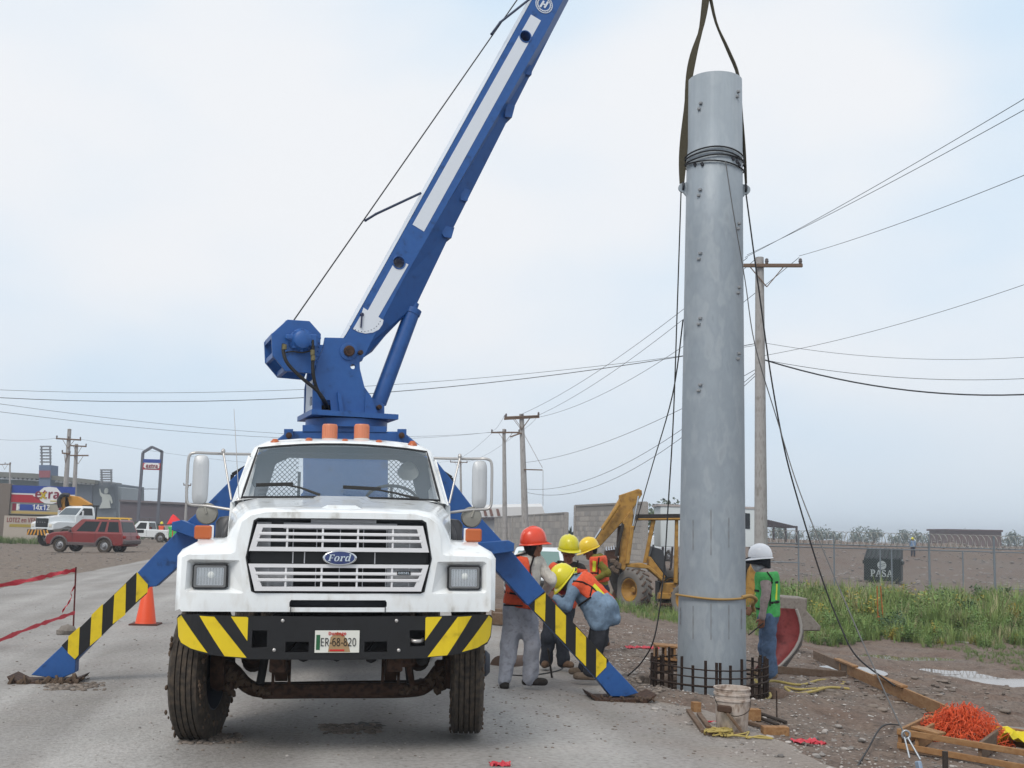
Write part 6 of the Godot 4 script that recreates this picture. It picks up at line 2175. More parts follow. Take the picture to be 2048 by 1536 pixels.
	for k in 9:
		var e := k / 8.0
		var c := P(1528 + 72.0 * e - 30.0 * e * e + 14.0 * sin(e * PI), lerpf(1342, 1222, e), 16.4) - cp
		var row := []
		var row2 := []
		for i in 13:
			var a := PI * i / 12.0
			var w := lerpf(0.13, 0.15, e) + 0.05 * sin(e * PI)
			row.append(c + V(-cos(a) * w, 0.03 * e, -sin(a) * w * 0.9))
			row2.append(c + V(-cos(a) * (w + 0.012), 0.03 * e, -sin(a) * (w + 0.012) * 0.9))
		rg.append(row)
		rg2.append(row2)
	mb.loft(rg, false, false, 2)
	mb.loft(rg2, false, false, 3)
	obj("trough", mb, cm, ch)
	mb = MB.new()
	var e1 := []
	for row in rg2: e1.append(row[12])
	mb.tube(e1, 0.022, 6)
	obj("rolled_edge", mb, mat("chute_edge", Color(0.62, 0.60, 0.58), 0.6), ch)
	mb = MB.new()
	mb.extrude([P(1592, 1224, 16.7) - cp, P(1608, 1262, 16.7) - cp, P(1604, 1290, 16.7) - cp, P(1572, 1335, 16.7) - cp, P(1560, 1330, 16.7) - cp, P(1590, 1280, 16.7) - cp], V(0, 0, -0.25))
	obj("stiffener", mb, mat("chute_grey", Color(0.42, 0.40, 0.38), 0.8), ch)
	var con := mat("slab_concrete", Color(0.50, 0.475, 0.45), 0.9, 0.0, {"tex": tex("conc", func(): return ramp_noise(151, 0.02, [Color(0.75, 0.73, 0.7), Color(1, 1, 1), Color(0.9, 0.89, 0.88)], 5, 512)), "scale": Vector3(0.7, 0.7, 0.7)})
	mb = MB.new()
	var sp := P(1590, 1262, 22.0)
	sp.y = gh(sp.x, sp.z)
	mb.extrude([P(1550, 1192, 22.0) - sp, P(1615, 1197, 22.0) - sp, P(1614, 1222, 22.0) - sp, P(1642, 1253, 22.0) - sp, P(1640, 1262, 22.0) - sp, P(1550, 1262, 22.0) - sp], V(0, 0, -0.8), 0.02)
	var so := obj("concrete_footing", mb, con)
	so.position = sp
	tag(so, "broken concrete footing at the edge of the tall grass behind the red chute", "concrete block")
	# red netting scraps
	var scraps := [[1283, 1299, 0.24, 0.05, "scrap of red plastic netting on the gravel behind the outrigger"], [1610, 1486, 0.12, 0.03, "torn red tape scrap lying on the gravel next to the thick offcut"], [1635, 1490, 0.07, 0.03, "small torn red tape scrap at the end of the gravel strip"], [1000, 1533, 0.07, 0.03, "red plastic scrap on the bare road in front of the truck"], [1424, 1446, 0.04, 0.02, "tiny red rag beside the pail"]]
	for k in scraps.size():
		var q: Array = scraps[k]
		mb = MB.new()
		var n3 := FastNoiseLite.new()
		n3.seed = 300 + k
		n3.frequency = 2.0 / q[2]
		var rws := []
		for a in 9:
			var row := []
			for b in 13:
				var x: float = (b / 12.0 - 0.5) * q[2] * 2.0
				var z: float = (a / 8.0 - 0.5) * q[2] * 1.1
				row.append(V(x + 0.2 * q[2] * n3.get_noise_2d(z, x), maxf(0.004, q[3] * (0.6 + 1.2 * n3.get_noise_2d(x, z))), z))
			rws.append(row)
		mb.loft(rws, false, false)
		var o := obj("red_scrap", mb, redp)
		o.position = G(q[0], q[1])
		o.rotation.y = 0.2
		tag(o, q[4], "plastic scrap")
	# traffic cone
	var cn := thing("traffic_cone", "orange traffic cone standing on the road behind the outrigger leg", "traffic cone", G(291, 1250))
	var co := mat("cone_orange", Color(0.88, 0.30, 0.12), 0.5)
	mb = MB.new()
	mb.lathe([Vector2(0.16, 0.025), Vector2(0.15, 0.05), Vector2(0.045, 0.72), Vector2(0.03, 0.74), Vector2(0.02, 0.735)], Transform3D(), 24, true, false)
	obj("cone", mb, co, cn)
	mb = MB.new()
	mb.box(V(0, 0.015, 0), V(0.42, 0.028, 0.4), Basis(Vector3.UP, 0.1), 0.006)
	obj("base", mb, mat("cone_base", Color(0.30, 0.14, 0.09), 0.8), cn)
	# tape barrier
	var pb := G(146, 1270)
	var post := thing("tape_post", "thin rusty rod with a stone at its foot carrying red tape", "stake", pb)
	mb = MB.new()
	mb.tube([V(0, 0, 0), P(152, 1134, -pb.z) - pb], 0.011, 6)
	obj("rod", mb, mat("rod_red", Color(0.33, 0.10, 0.09), 0.7), post)
	mb = MB.new()
	mb.ball(V(-0.08, 0.06, 0), V(0.13, 0.085, 0.1), Basis(), 8)
	mb.ball(V(-0.14, 0.04, 0.05), V(0.08, 0.055, 0.07), Basis(), 7)
	obj("stone", mb, con, post)
	var dd := -pb.z
	var tapes := [[[[151, 1140, dd], [110, 1148, dd - 0.3], [60, 1160, dd - 0.7], [-40, 1178, dd - 1.4]], 0.07, "red barrier tape stretched from the top of the rod"], [[[150, 1225, dd], [100, 1242, dd - 0.6], [50, 1260, dd - 1.2], [-40, 1297, dd - 2.2]], 0.06, "red barrier tape stretched from the middle of the rod"], [[[150, 1172, dd], [142, 1185, dd - 0.02], [143, 1195, dd], [134, 1210, dd + 0.02], [124, 1224, dd]], 0.045, "torn red tape end fluttering from the rod"]]
	for q in tapes:
		mb = MB.new()
		var pts := []
		for p in q[0]: pts.append(P(p[0], p[1], p[2]))
		pts = smooth_pts(pts, 10)
		var rows2 := []
		for i in pts.size():
			var tw := 0.9 * sin(i * 0.55)
			var w: Vector3 = V(0, cos(tw), sin(tw)) * q[1] * (0.35 + 0.2 * absf(sin(i * 0.9)))
			rows2.append([pts[i] - w, pts[i] + V(0.0, 0, 0.012 * sin(i * 2.0)), pts[i] + w])
		mb.loft(rows2, false, false)
		tag(obj("barrier_tape", mb, redp), q[2], "barrier tape")
	# pipe stub and timbers lying behind the workers
	mb = MB.new()
	mb.tube([P(1000, 1335, 13.9), P(1058, 1332, 14.6)], 0.14, 20)
	var po := tag(obj("concrete_pipe", mb, mat("pipe_brown", Color(0.36, 0.29, 0.25), 0.8)), "short brown pipe lying on the road behind the workers", "pipe")
	mb = MB.new()
	mb.tube([P(1096, 1298, 12.6), G(1104, 1356)], 0.012, 6)
	tag(obj("digging_bar", mb, steel), "dark steel bar stood on the road between the workers' feet", "steel bar")
	for q in [[[1020, 1352], [1060, 1353], [1110, 1345], [1125, 1338]], [[1128, 1332], [1150, 1340], [1160, 1345], [1205, 1338]]]:
		mb = MB.new()
		var pts := []
		for p in q: pts.append(G(p[0], p[1]) + V(0, 0.01, 0))
		mb.tube(smooth_pts(pts, 5), 0.01, 6)
		tag(obj("ground_cable", mb, MATS["wire_rope"]), ["black cable curving over the road between the workers' feet", "black cable running from the workers towards the dirt"][0 if q[0][0] < 1100 else 1], "cable")
	for q in [[990, 1240, 1022, 1243, "stack of dark timbers on the road edge by the truck fender"], [985, 1250, 1020, 1252, "lower dark timber on the road edge by the truck fender"]]:
		plank("sleeper_timber", q[4], "timber", G(q[0], q[1]) + V(0, 0.12, 0), G(q[2], q[3]) + V(0, 0.12, 0), 0.3, 0.2, wood2)
	# oil dripped under the engine
	mb = MB.new()
	var oil := []
	for k in 22:
		var a := TAU * k / 22
		var rr := 1.0 + 0.35 * sin(k * 2.1) + 0.2 * sin(k * 5.3)
		var g := G(730 + cos(a) * 40 * rr, 1453 + sin(a) * 6 * rr)
		oil.append(V(g.x, gh(g.x, g.z) + 0.011, g.z))
	mb._cap(oil, true)
	tag(obj("oil_stain", mb, mat("oil_dark", Color(0.22, 0.21, 0.20), 0.6)), "dark oil stain on the road under the truck engine", "stain")
	build_loose()

func stone_mesh(sd: int) -> ArrayMesh:
	var mb := MB.new()
	var n := FastNoiseLite.new()
	n.seed = sd
	n.frequency = 1.2
	var rings := []
	for i in 5:
		var t := -PI / 2 + PI * i / 4.0
		var ring := []
		for k in 7:
			var a := TAU * k / 7
			var d := V(cos(t) * cos(a), sin(t), cos(t) * sin(a))
			ring.append(d * (0.8 + 0.35 * n.get_noise_3dv(d * 1.5)) * V(1, 0.6, 0.85))
		rings.append(ring)
	mb.loft(rings, true, true, 2)
	return mb.done()

func scatter(called: String, mesh: Mesh, m: Material, xfs: Array, cols: Array, label: String, cat: String) -> MultiMeshInstance3D:
	var mm := MultiMesh.new()
	mm.transform_format = MultiMesh.TRANSFORM_3D
	mm.use_colors = cols.size() > 0
	mm.mesh = mesh
	mm.instance_count = xfs.size()
	for i in xfs.size():
		mm.set_instance_transform(i, xfs[i])
		if cols.size() > 0: mm.set_instance_color(i, cols[i])
	var o := MultiMeshInstance3D.new()
	o.multimesh = mm
	o.material_override = m
	o.name = numbered(self, called)
	add_child(o, true)
	o.set_meta("kind", "stuff")
	tag(o, label, cat)
	return o

func build_loose():
	var r := RandomNumberGenerator.new()
	r.seed = 321
	var m := mat("gravel_m", Color(1, 1, 1), 0.9, 0.0, {"vc": true})
	for v in 3:
		var xfs := []
		var cols := []
		for i in 3600:
			var z := r.randf_range(-24.0, -6.6)
			var x := 0.0
			var sz := 0.0
			if i % 5 == 0:
				x = r.randf_range(-11, 3)
				sz = r.randf_range(0.005, 0.016)
			else:
				var e := 2.5 + (z + 7.9) * 0.18
				x = e + r.randf_range(-0.5, 1.0) + (r.randf() * r.randf() * 9.0 if r.randf() < 0.75 else 0.0)
				sz = r.randf_range(0.007, 0.02) * (1.0 + (1.6 if r.randf() < 0.06 else 0.0))
			if Vector2(x - POLE_X, z - POLE_Z).length() < 0.85: continue
			var y := maxf(ground_h(x, z), gh(x, z) + 0.006) if road_s(x, z) < -0.1 else ground_h(x, z)
			xfs.append(Transform3D(Basis(Vector3.UP, r.randf() * TAU) * Basis.from_scale(V(sz, sz * r.randf_range(0.6, 1.0), sz)), V(x, y + sz * 0.15, z)))
			var g := r.randf_range(0.12, 0.42)
			cols.append(Color(g * 1.06, g * 0.98, g * 0.92))
		scatter("gravel", stone_mesh(50 + v), m, xfs, cols, "loose grey gravel strewn along the road edge and dirt", "gravel")
	var far_x := []
	var far_c := []
	for i in 5200:                                                   # rubble on the spoil heaps and on the dirt lot
		var z := r.randf_range(-140.0, -58.0)
		var x := r.randf_range(9.0, 75.0)
		var s := r.randf_range(0.06, 0.22)
		if i % 3 == 0:
			z = r.randf_range(-72.0, -24.0)
			x = -10.9 + (z + 24.5) * 0.16 - r.randf_range(0.2, 24.0)
			s = r.randf_range(0.02, 0.08)
		far_x.append(Transform3D(Basis(Vector3.UP, r.randf() * TAU) * Basis.from_scale(V(s, s * 0.7, s)), V(x, ground_h(x, z), z)))
		var g := r.randf_range(0.13, 0.25)
		far_c.append(Color(g * 1.05, g * 0.95, g * 0.88))
	scatter("rubble", stone_mesh(61), m, far_x, far_c, "grey-brown rubble strewn over the spoil heaps and dirt lot", "rubble")
	# clods of mud
	var xf2 := []
	var c2 := []
	for i in 1700:
		var q: Array = [[150, 1375, 60, 8], [420, 1480, 60, 10], [1290, 1385, 40, 14], [1750, 1375, 150, 30], [1300, 1330, 60, 25], [1560, 1300, 60, 20], [700, 1460, 60, 10], [1880, 1400, 140, 30], [950, 1450, 600, 70], [250, 1290, 230, 90], [1150, 1420, 200, 50]][i % 11]
		var p := G(q[0] + r.randf_range(-1, 1) * q[2], q[1] + r.randf_range(-1, 1) * q[3])
		if Vector2(p.x - POLE_X, p.z - POLE_Z).length() < 0.8: continue
		var s := r.randf_range(0.012, 0.045)
		if i % 11 in [3, 7]: s *= r.randf_range(1.0, 2.6)
		if i % 11 > 7: s *= 0.5
		var y := maxf(ground_h(p.x, p.z), gh(p.x, p.z) + 0.006) if road_s(p.x, p.z) < -0.1 else ground_h(p.x, p.z)
		xf2.append(Transform3D(Basis(Vector3.UP, r.randf() * TAU) * Basis.from_scale(V(s, s * 0.6, s)), V(p.x, y + s * 0.1, p.z)))
		var g := r.randf_range(0.10, 0.2)
		c2.append(Color(g * 1.15, g * 0.95, g * 0.8))
	scatter("mud_clods", stone_mesh(77), m, xf2, c2, "brown mud clods dropped on the road and turned-up dirt", "mud")
# ---------------------------------------------------------------- vehicles
func ppoly(pts: Array, d: float, org: Vector3) -> Array:
	var o := []
	for q in pts: o.append(P(q[0], q[1], d) - org)
	return o

func car(called: String, label: String, cat: String, at: Vector3, turn: float, s: Dictionary) -> Node3D:
	# x runs from the nose (0) to the tail, y up, z across
	var t := thing(called, label, cat, at, turn)
	var ln: float = s.len
	var w: float = s.wid
	var wr: float = s.wr
	var gl := mat("car_glass", Color(0.05, 0.06, 0.07), 0.05, 0.0)
	var tr := mat("car_trim", s.get("trim", Color(0.13, 0.13, 0.14)), 0.6) if not s.has("trim") else mat("trim_" + called, s.trim, 0.6)
	var top: Array = s.top
	var sill: float = s.sill
	var outl := []
	for q in top: outl.append(V(q[0] - ln / 2, q[1], 0))
	outl.append(V(ln / 2, sill + 0.12, 0))
	outl.append(V(ln / 2 - 0.12, sill, 0))
	for k in [1, 0]:
		var cx: float = s.wheels[k] - ln / 2
		for i in 9:
			var a := PI * i / 8.0
			outl.append(V(cx + cos(a) * wr * 1.18, maxf(wr + sin(a) * wr * 1.18, sill), 0))
	outl.append(V(-ln / 2 + 0.1, sill, 0))
	outl.append(V(-ln / 2, sill + 0.15, 0))
	var mb := MB.new()
	for sd in [-1.0, 1.0]:
		var pts := []
		for q in outl: pts.append(q + V(0, 0, sd * w / 2))
		mb.extrude(pts, V(0, 0, -sd * w / 2), 0.05)
	var body := obj("body", mb, s.paint, t)
	var g: Array = s.glass                                            # belt y, roof y, belt x0, x1, roof x0, x1
	var bw := w / 2 - 0.06
	var tw := w / 2 - 0.2
	var B := [V(g[2] - ln / 2, g[0], 0), V(g[3] - ln / 2, g[0], 0)]
	var T := [V(g[4] - ln / 2, g[1], 0), V(g[5] - ln / 2, g[1], 0)]
	mb = MB.new()
	var lo := [B[0] + V(0, 0, -bw), B[1] + V(0, 0, -bw), B[1] + V(0, 0, bw), B[0] + V(0, 0, bw)]
	var hi := [T[0] + V(0, 0, -tw), T[1] + V(0, 0, -tw), T[1] + V(0, 0, tw), T[0] + V(0, 0, tw)]
	var mid := []
	for i in 4: mid.append(hi[i].lerp((T[0] + T[1]) / 2 + V(0, 0.05, 0), 0.06) + V(0, 0.045, 0))
	mb.loft([lo, hi, mid], true, true)
	obj("cabin", mb, s.paint, body)
	var pane = func(a: float, b: float, y0: float, y1: float, sd: float):
		var m2 := MB.new()
		var q := []
		for e in [[a, y0], [b, y0], [b, y1], [a, y1]]:
			var bx: Vector3 = lo[0].lerp(lo[1], e[0]) if sd < 0 else lo[3].lerp(lo[2], e[0])
			var tx: Vector3 = hi[0].lerp(hi[1], e[0]) if sd < 0 else hi[3].lerp(hi[2], e[0])
			q.append(bx.lerp(tx, e[1]) + V(0, 0, sd * 0.006))
		m2.extrude(q, V(0, 0, -sd * 0.01))
		obj("window", m2, gl, t)
	for sd in [-1.0, 1.0]:
		for q in s.panes: pane.call(q[0], q[1], 0.1, 0.9, sd)
	for e in [0, 1]:
		mb = MB.new()
		var a: Vector3 = lo[0 if e == 0 else 1]
		var b: Vector3 = lo[3 if e == 0 else 2]
		var c: Vector3 = hi[3 if e == 0 else 2]
		var d: Vector3 = hi[0 if e == 0 else 1]
		var o := V(-0.008 if e == 0 else 0.008, 0.004, 0)
		mb.extrude([a.lerp(d, 0.1).lerp(b.lerp(c, 0.1), 0.07) + o, a.lerp(d, 0.1).lerp(b.lerp(c, 0.1), 0.93) + o, a.lerp(d, 0.9).lerp(b.lerp(c, 0.9), 0.93) + o, a.lerp(d, 0.9).lerp(b.lerp(c, 0.9), 0.07) + o], -o * 1.5)
		obj("windscreen" if e == 0 else "rear_window", mb, s.get("screen", gl), t)
	for k in 2:
		for sd in [-1.0, 1.0]:
			tyre_wheel("wheel", t, V(s.wheels[k] - ln / 2, wr, sd * (w / 2 - 0.13)), wr, 0.24, -PI / 2 if sd > 0 else PI / 2, MATS["rubber"], mat("alloy", Color(0.62, 0.62, 0.63), 0.35, 0.7), 0.7)
	for e in [-1.0, 1.0]:
		mb = MB.new()
		mb.box(V(e * (ln / 2 + 0.02), sill + 0.2, 0), V(0.16, 0.22, w * 0.98), Basis(), 0.05)
		obj("bumper", mb, tr, t)
		for sd in [-1.0, 1.0]:
			mb = MB.new()
			mb.box(V(e * (ln / 2 - 0.02), s.lamp, sd * (w / 2 - 0.16)), V(0.07, 0.16, 0.28), Basis(), 0.03)
			obj("headlight" if e < 0 else "tail_lamp", mb, mat("lamp_clear", Color(0.85, 0.83, 0.78), 0.15) if e < 0 else mat("lamp_red", Color(0.6, 0.06, 0.05), 0.25), t)
	if s.has("trim"):
		for sd in [-1.0, 1.0]:
			for k in 2:
				mb = MB.new()
				var arc := []
				for i in 11:
					var a := PI * i / 10.0
					arc.append(V(s.wheels[k] - ln / 2 + cos(a) * wr * 1.2, wr + sin(a) * wr * 1.2, sd * (w / 2 + 0.005)))
				mb.tube(arc, 0.06, 6)
				obj("wheel_arch", mb, tr, t)
			mb = MB.new()
			mb.box(V((s.wheels[0] + s.wheels[1]) / 2 - ln / 2, sill + 0.07, sd * (w / 2)), V(s.wheels[1] - s.wheels[0] - wr * 2.4, 0.16, 0.05), Basis(), 0.02)
			obj("side_skirt", mb, tr, t)
	for sd in [-1.0, 1.0]:
		mb = MB.new()
		mb.box(V(g[2] - ln / 2 + 0.25, g[0] + 0.08, sd * (w / 2 + 0.1)), V(0.1, 0.14, 0.2), Basis(), 0.03)
		obj("door_mirror", mb, tr, t)
		for x in s.get("seams", []):
			mb = MB.new()
			mb.box(V(x - ln / 2, (g[0] + sill) / 2 + 0.05, sd * w / 2), V(0.012, g[0] - sill - 0.12, 0.006))
			obj("door_gap", mb, MATS["dark_inside"], t)
	return t

func build_backhoe():
	var d := 35.0
	var bp := P(1300, 1219, d)
	bp.y = gh(bp.x, bp.z)
	var t := thing("backhoe_loader", "yellow backhoe loader with folded digging arm and roof canopy", "backhoe", bp)
	var yt := tex("digger_t", func(): return ramp_noise(161, 0.015, [Color(0.72, 0.68, 0.62), Color(0.96, 0.95, 0.93), Color(1, 1, 1)], 5, 512))
	var ye := mat("digger_yellow", Color(0.66, 0.50, 0.21), 0.6, 0.0, {"tex": yt, "scale": Vector3(0.6, 0.6, 0.6)})
	var dk := mat("digger_dark", Color(0.15, 0.13, 0.12), 0.8)
	var br := mat("digger_brown", Color(0.30, 0.20, 0.15), 0.85, 0.0, {"tex": yt, "scale": Vector3(0.6, 0.6, 0.6)})
	var rod := mat("digger_rod", Color(0.75, 0.76, 0.78), 0.2, 0.9)
	var parts := [["dipper_arm", [[1187, 1087], [1239.6, 997], [1239.6, 990], [1276.7, 977.6], [1283.6, 980.5], [1284.5, 989], [1265, 1020], [1243.5, 1046], [1196.6, 1096.7]], 0.1, 0.35, ye],
		["main_boom", [[1245, 1044], [1265, 1014], [1267, 1028], [1257, 1126], [1249, 1141.6], [1237.6, 1136], [1247, 1050]], 0.0, 0.35, ye],
		["boom_rib", [[1237, 1052], [1248, 1050], [1244, 1112], [1233, 1112]], 0.3, 0.3, br],
		["boom_cylinder", [[1261, 1052], [1269, 1052], [1259, 1128], [1251, 1128]], -0.15, 0.15, ye],
		["digging_bucket", [[1211, 1106], [1213, 1098], [1232, 1094], [1236, 1116], [1222, 1124], [1212, 1120]], 0.1, 0.5, br],
		["swing_post", [[1214, 1118], [1236, 1115], [1250, 1128], [1243, 1158], [1232, 1190], [1220, 1158]], 0.15, 0.4, dk],
		["stabiliser", [[1224, 1190], [1232, 1172], [1236, 1178], [1232, 1206], [1222, 1205]], 0.2, 0.2, br],
		["canopy_roof", [[1276.7, 1028.4], [1372, 1027.4], [1374, 1036], [1276, 1038]], 0.0, 1.5, dk],
		["canopy_trim", [[1276, 1037], [1374, 1035.5], [1374, 1040], [1278, 1040]], -0.02, 1.5, ye],
		["canopy_post", [[1304, 1039], [1312, 1039], [1294, 1126], [1286.5, 1126]], 0.1, 0.12, ye],
		["canopy_post", [[1351, 1038], [1357, 1038], [1356, 1167], [1348, 1167]], 0.1, 0.12, ye],
		["fender", [[1253, 1128], [1284.5, 1126], [1300, 1132], [1329.5, 1159], [1327.5, 1165], [1310, 1149.5], [1296, 1137.7], [1254, 1134]], -0.1, 0.7, ye],
		["side_panel", [[1296, 1112], [1302, 1114], [1331, 1153], [1327, 1161], [1298, 1131]], 0.1, 0.5, ye],
		["seat_housing", [[1306, 1093], [1327, 1100.6], [1335, 1156], [1300, 1112]], 0.3, 0.6, mat("digger_grey", Color(0.2, 0.21, 0.23), 0.7)],
		["engine_block", [[1318, 1164], [1400, 1164], [1500, 1150], [1500, 1205], [1400, 1208], [1318, 1205]], 0.5, 0.9, dk],
		["lower_beam", [[1318, 1186], [1400, 1188], [1400, 1200], [1316, 1198]], 0.1, 0.3, ye],
		["step_beam", [[1316, 1206], [1352, 1208], [1352, 1213], [1316, 1212]], 0.0, 0.3, br],
		["rear_frame", [[1326, 1166], [1356, 1166], [1356, 1190], [1320, 1188]], 0.2, 0.4, ye],
		["loader_arm", [[1498, 1140], [1506, 1126], [1513, 1150], [1508, 1196], [1519, 1236], [1502, 1250], [1489, 1200]], -1.0, 0.2, ye],
		["hood", [[1400, 1128], [1500, 1126], [1502, 1192], [1400, 1196]], -0.6, 0.9, dk]]
	for q in parts:
		var mb := MB.new()
		mb.extrude(ppoly(q[1], d + q[2], bp), V(0, 0, -q[3]), 0.02)
		obj(q[0], mb, q[4], t)
	for q in [[1182, 1090, 1206, 1052, 0.035, rod], [1204, 1058, 1238, 1008, 0.06, ye], [1266, 1052, 1277, 992, 0.03, rod], [1232, 1112, 1246, 1048, 0.05, dk]]:
		var mb := MB.new()
		mb.tube([P(q[0], q[1], d - 0.1) - bp, P(q[2], q[3], d - 0.1) - bp], q[4], 10)
		obj("hydraulic_ram", mb, q[5], t)
	for k in 5:
		var mb := MB.new()
		var c := P(1213 + k * 5.0, 1097 - k * 0.6, d + 0.05) - bp
		mb.loft([[c + V(-0.03, -0.06, -0.02), c + V(0.03, -0.06, -0.02), c + V(0.03, -0.06, 0.02), c + V(-0.03, -0.06, 0.02)], [c + V(-0.02, 0.06, -0.01), c + V(0.0, 0.06, -0.01), c + V(0.0, 0.06, 0.01), c + V(-0.02, 0.06, 0.01)]])
		obj("bucket_tooth", mb, rod, t)
	for k in 5:
		var mb := MB.new()
		var c := P(1226 + (k % 3) * 6, 1122 + k * 5, d - 0.2) - bp
		mb.box(c, V(0.18, 0.14, 0.2), Basis(Vector3.BACK, k * 0.7), 0.03)
		obj("valve_block", mb, mat("valve_brown", Color(0.35, 0.29, 0.24), 0.8), t)
	# wheels: the rear one shows its face to the road
	var wc := P(1267, 1181, d - 0.1) - bp
	var wy := 0.62
	for q in [[V(wc.x, wy, wc.z), 0.62, 0.46], [V(wc.x + 1.45, wy, wc.z - 1.1), 0.62, 0.46], [V(wc.x + 1.3, 0.45, wc.z + 1.75), 0.45, 0.3], [V(wc.x + 2.6, 0.45, wc.z + 0.7), 0.45, 0.3]]:
		var wn := tyre_wheel("wheel", t, q[0], q[1], q[2], atan2(-0.6, -0.8), mat("digger_tyre", Color(0.44, 0.425, 0.41), 0.95), ye, -0.25)
		var mb := MB.new()
		for k in 18:
			for sd in [-1.0, 1.0]:
				var a := TAU * (k + (0.5 if sd > 0 else 0.0)) / 18
				var c := V(sd * q[2] * 0.27, cos(a) * q[1], sin(a) * q[1])
				mb.box(c, V(q[2] * 0.5, 0.05, 0.06), Basis(Vector3.RIGHT, a) * Basis(Vector3.UP, sd * 0.6), 0.01)
		obj("tread_lugs", mb, mat("digger_lug", Color(0.34, 0.28, 0.24), 0.95), wn)

func sign_text(parent: Node, s: String, h: float, at: Vector3, bs: Basis, m: Material, squash := 0.8):
	obj("lettering", text_mesh(s, h, 0.02), m, parent, Transform3D(bs * Basis.from_scale(V(squash, 1, 1)), at))

func build_left():
	# red off-roader
	var red := mat("paint_red", Color(0.46, 0.11, 0.10), 0.35, 0.0, {"coat": 0.6})
	var wh := mat("paint_white", Color(0.84, 0.86, 0.87), 0.35, 0.0, {"coat": 0.5})
	var a := G(184, 1105)
	car("red_car", "dusty red two-door off-roader with grey wheel arches parked on the dirt", "car", a, deg_to_rad(-9), {"len": 4.3, "wid": 1.78, "wr": 0.37, "sill": 0.38, "wheels": [0.8, 3.25], "top": [[0, 0.72], [0.05, 0.86], [0.4, 1.0], [1.3, 1.08], [1.4, 1.04], [4.2, 1.04], [4.25, 0.9]], "glass": [1.02, 1.66, 1.15, 4.18, 1.8, 3.95], "panes": [[0.15, 0.5], [0.55, 0.68], [0.73, 0.95]], "lamp": 0.84, "paint": red, "trim": Color(0.33, 0.29, 0.29), "seams": [1.5, 2.75]})
	car("white_pickup", "white pickup truck parked past the red off-roader", "pickup", G(296, 1084), deg_to_rad(-6), {"len": 5.2, "wid": 1.8, "wr": 0.38, "sill": 0.4, "wheels": [0.95, 4.0], "top": [[0, 0.75], [0.1, 0.95], [1.4, 1.05], [2.9, 1.05], [2.95, 1.05], [5.15, 1.05], [5.2, 0.9]], "glass": [1.03, 1.68, 1.35, 2.95, 1.95, 2.85], "panes": [[0.25, 0.85]], "lamp": 0.85, "paint": wh, "seams": [1.6, 2.8]})
	car("yellow_van", "yellow vehicle half hidden behind the red off-roader", "van", G(212, 1080), deg_to_rad(10), {"len": 4.6, "wid": 1.8, "wr": 0.36, "sill": 0.4, "wheels": [0.9, 3.6], "top": [[0, 0.8], [0.1, 1.0], [0.9, 1.1], [4.55, 1.1], [4.6, 0.9]], "glass": [1.08, 1.95, 0.8, 4.5, 1.4, 4.3], "panes": [[0.1, 0.4], [0.45, 0.7], [0.75, 0.95]], "lamp": 0.9, "paint": mat("paint_yellow", Color(0.80, 0.62, 0.10), 0.4), "seams": [1.5]})
	# second crane truck
	var tp := G(80, 1093)
	var t := thing("boom_truck", "white truck with a folded yellow crane and striped bumper near the red off-roader", "truck", tp, deg_to_rad(-36))
	t.scale = Vector3.ONE * 1.13
	var mb := MB.new()
	var blk := mat("grille_black", Color(0.05, 0.05, 0.06), 0.5)
	mb.loft([[V(-0.62, 1.0, 0.0), V(0.62, 1.0, 0.0), V(0.62, 1.62, -0.05), V(-0.62, 1.62, -0.05)], [V(-0.85, 1.0, -1.5), V(0.85, 1.0, -1.5), V(0.85, 1.78, -1.5), V(-0.85, 1.78, -1.5)]])
	obj("hood", mb, wh, t)
	for sx in [-1.0, 1.0]:
		mb = MB.new()
		mb.extrude([V(sx * 1.1, 0.95, 0), V(sx * 1.1, 1.3, 0.0), V(sx * 1.1, 1.42, -0.3), V(sx * 1.1, 1.42, -1.4), V(sx * 1.1, 1.0, -1.4), V(sx * 1.1, 1.1, -1.2), V(sx * 1.1, 1.15, -0.9), V(sx * 1.1, 1.0, -0.5)], V(-sx * 0.5, 0, 0), 0.04)
		obj("fender", mb, wh, t)
		mb = MB.new()
		mb.box(V(sx * 0.86, 1.18, 0.01), V(0.26, 0.17, 0.04), Basis(), 0.02)
		obj("headlight", mb, MATS["lamp_clear"], t)
		tyre_wheel("wheel", t, V(sx * 0.98, 0.5, -0.95), 0.5, 0.26, 0.0 if sx > 0 else PI, MATS["rubber"], MATS["alloy"], 0.5)
		tyre_wheel("wheel", t, V(sx * 0.98, 0.5, -5.2), 0.5, 0.3, 0.0 if sx > 0 else PI, MATS["rubber"], MATS["alloy"], -0.4)
		mb = MB.new()
		mb.box(V(sx * 1.2, 1.85, -1.75), V(0.16, 0.4, 0.06), Basis(), 0.03)
		mb.tube([V(sx * 0.9, 2.0, -1.8), V(sx * 1.2, 2.05, -1.75)], 0.02, 6)
		obj("mirror", mb, MATS["mirror_back"], t)
	mb = MB.new()
	mb.box(V(0, 1.33, 0.0), V(1.2, 0.5, 0.06), Basis(), 0.03)
	var gr := obj("grille", mb, blk, t)
	for k in 4:
		mb = MB.new()
		mb.box(V(-0.36 + k * 0.24, 1.35, 0.04), V(0.07, 0.06, 0.02), Basis(), 0.0)
		obj("grille_letter", mb, MATS["alloy"], gr)
	mb = MB.new()
	mb.box(V(0, 0.78, 0.12), V(2.25, 0.32, 0.12), Basis(), 0.02)
	var bp := obj("bumper", mb, blk, t)
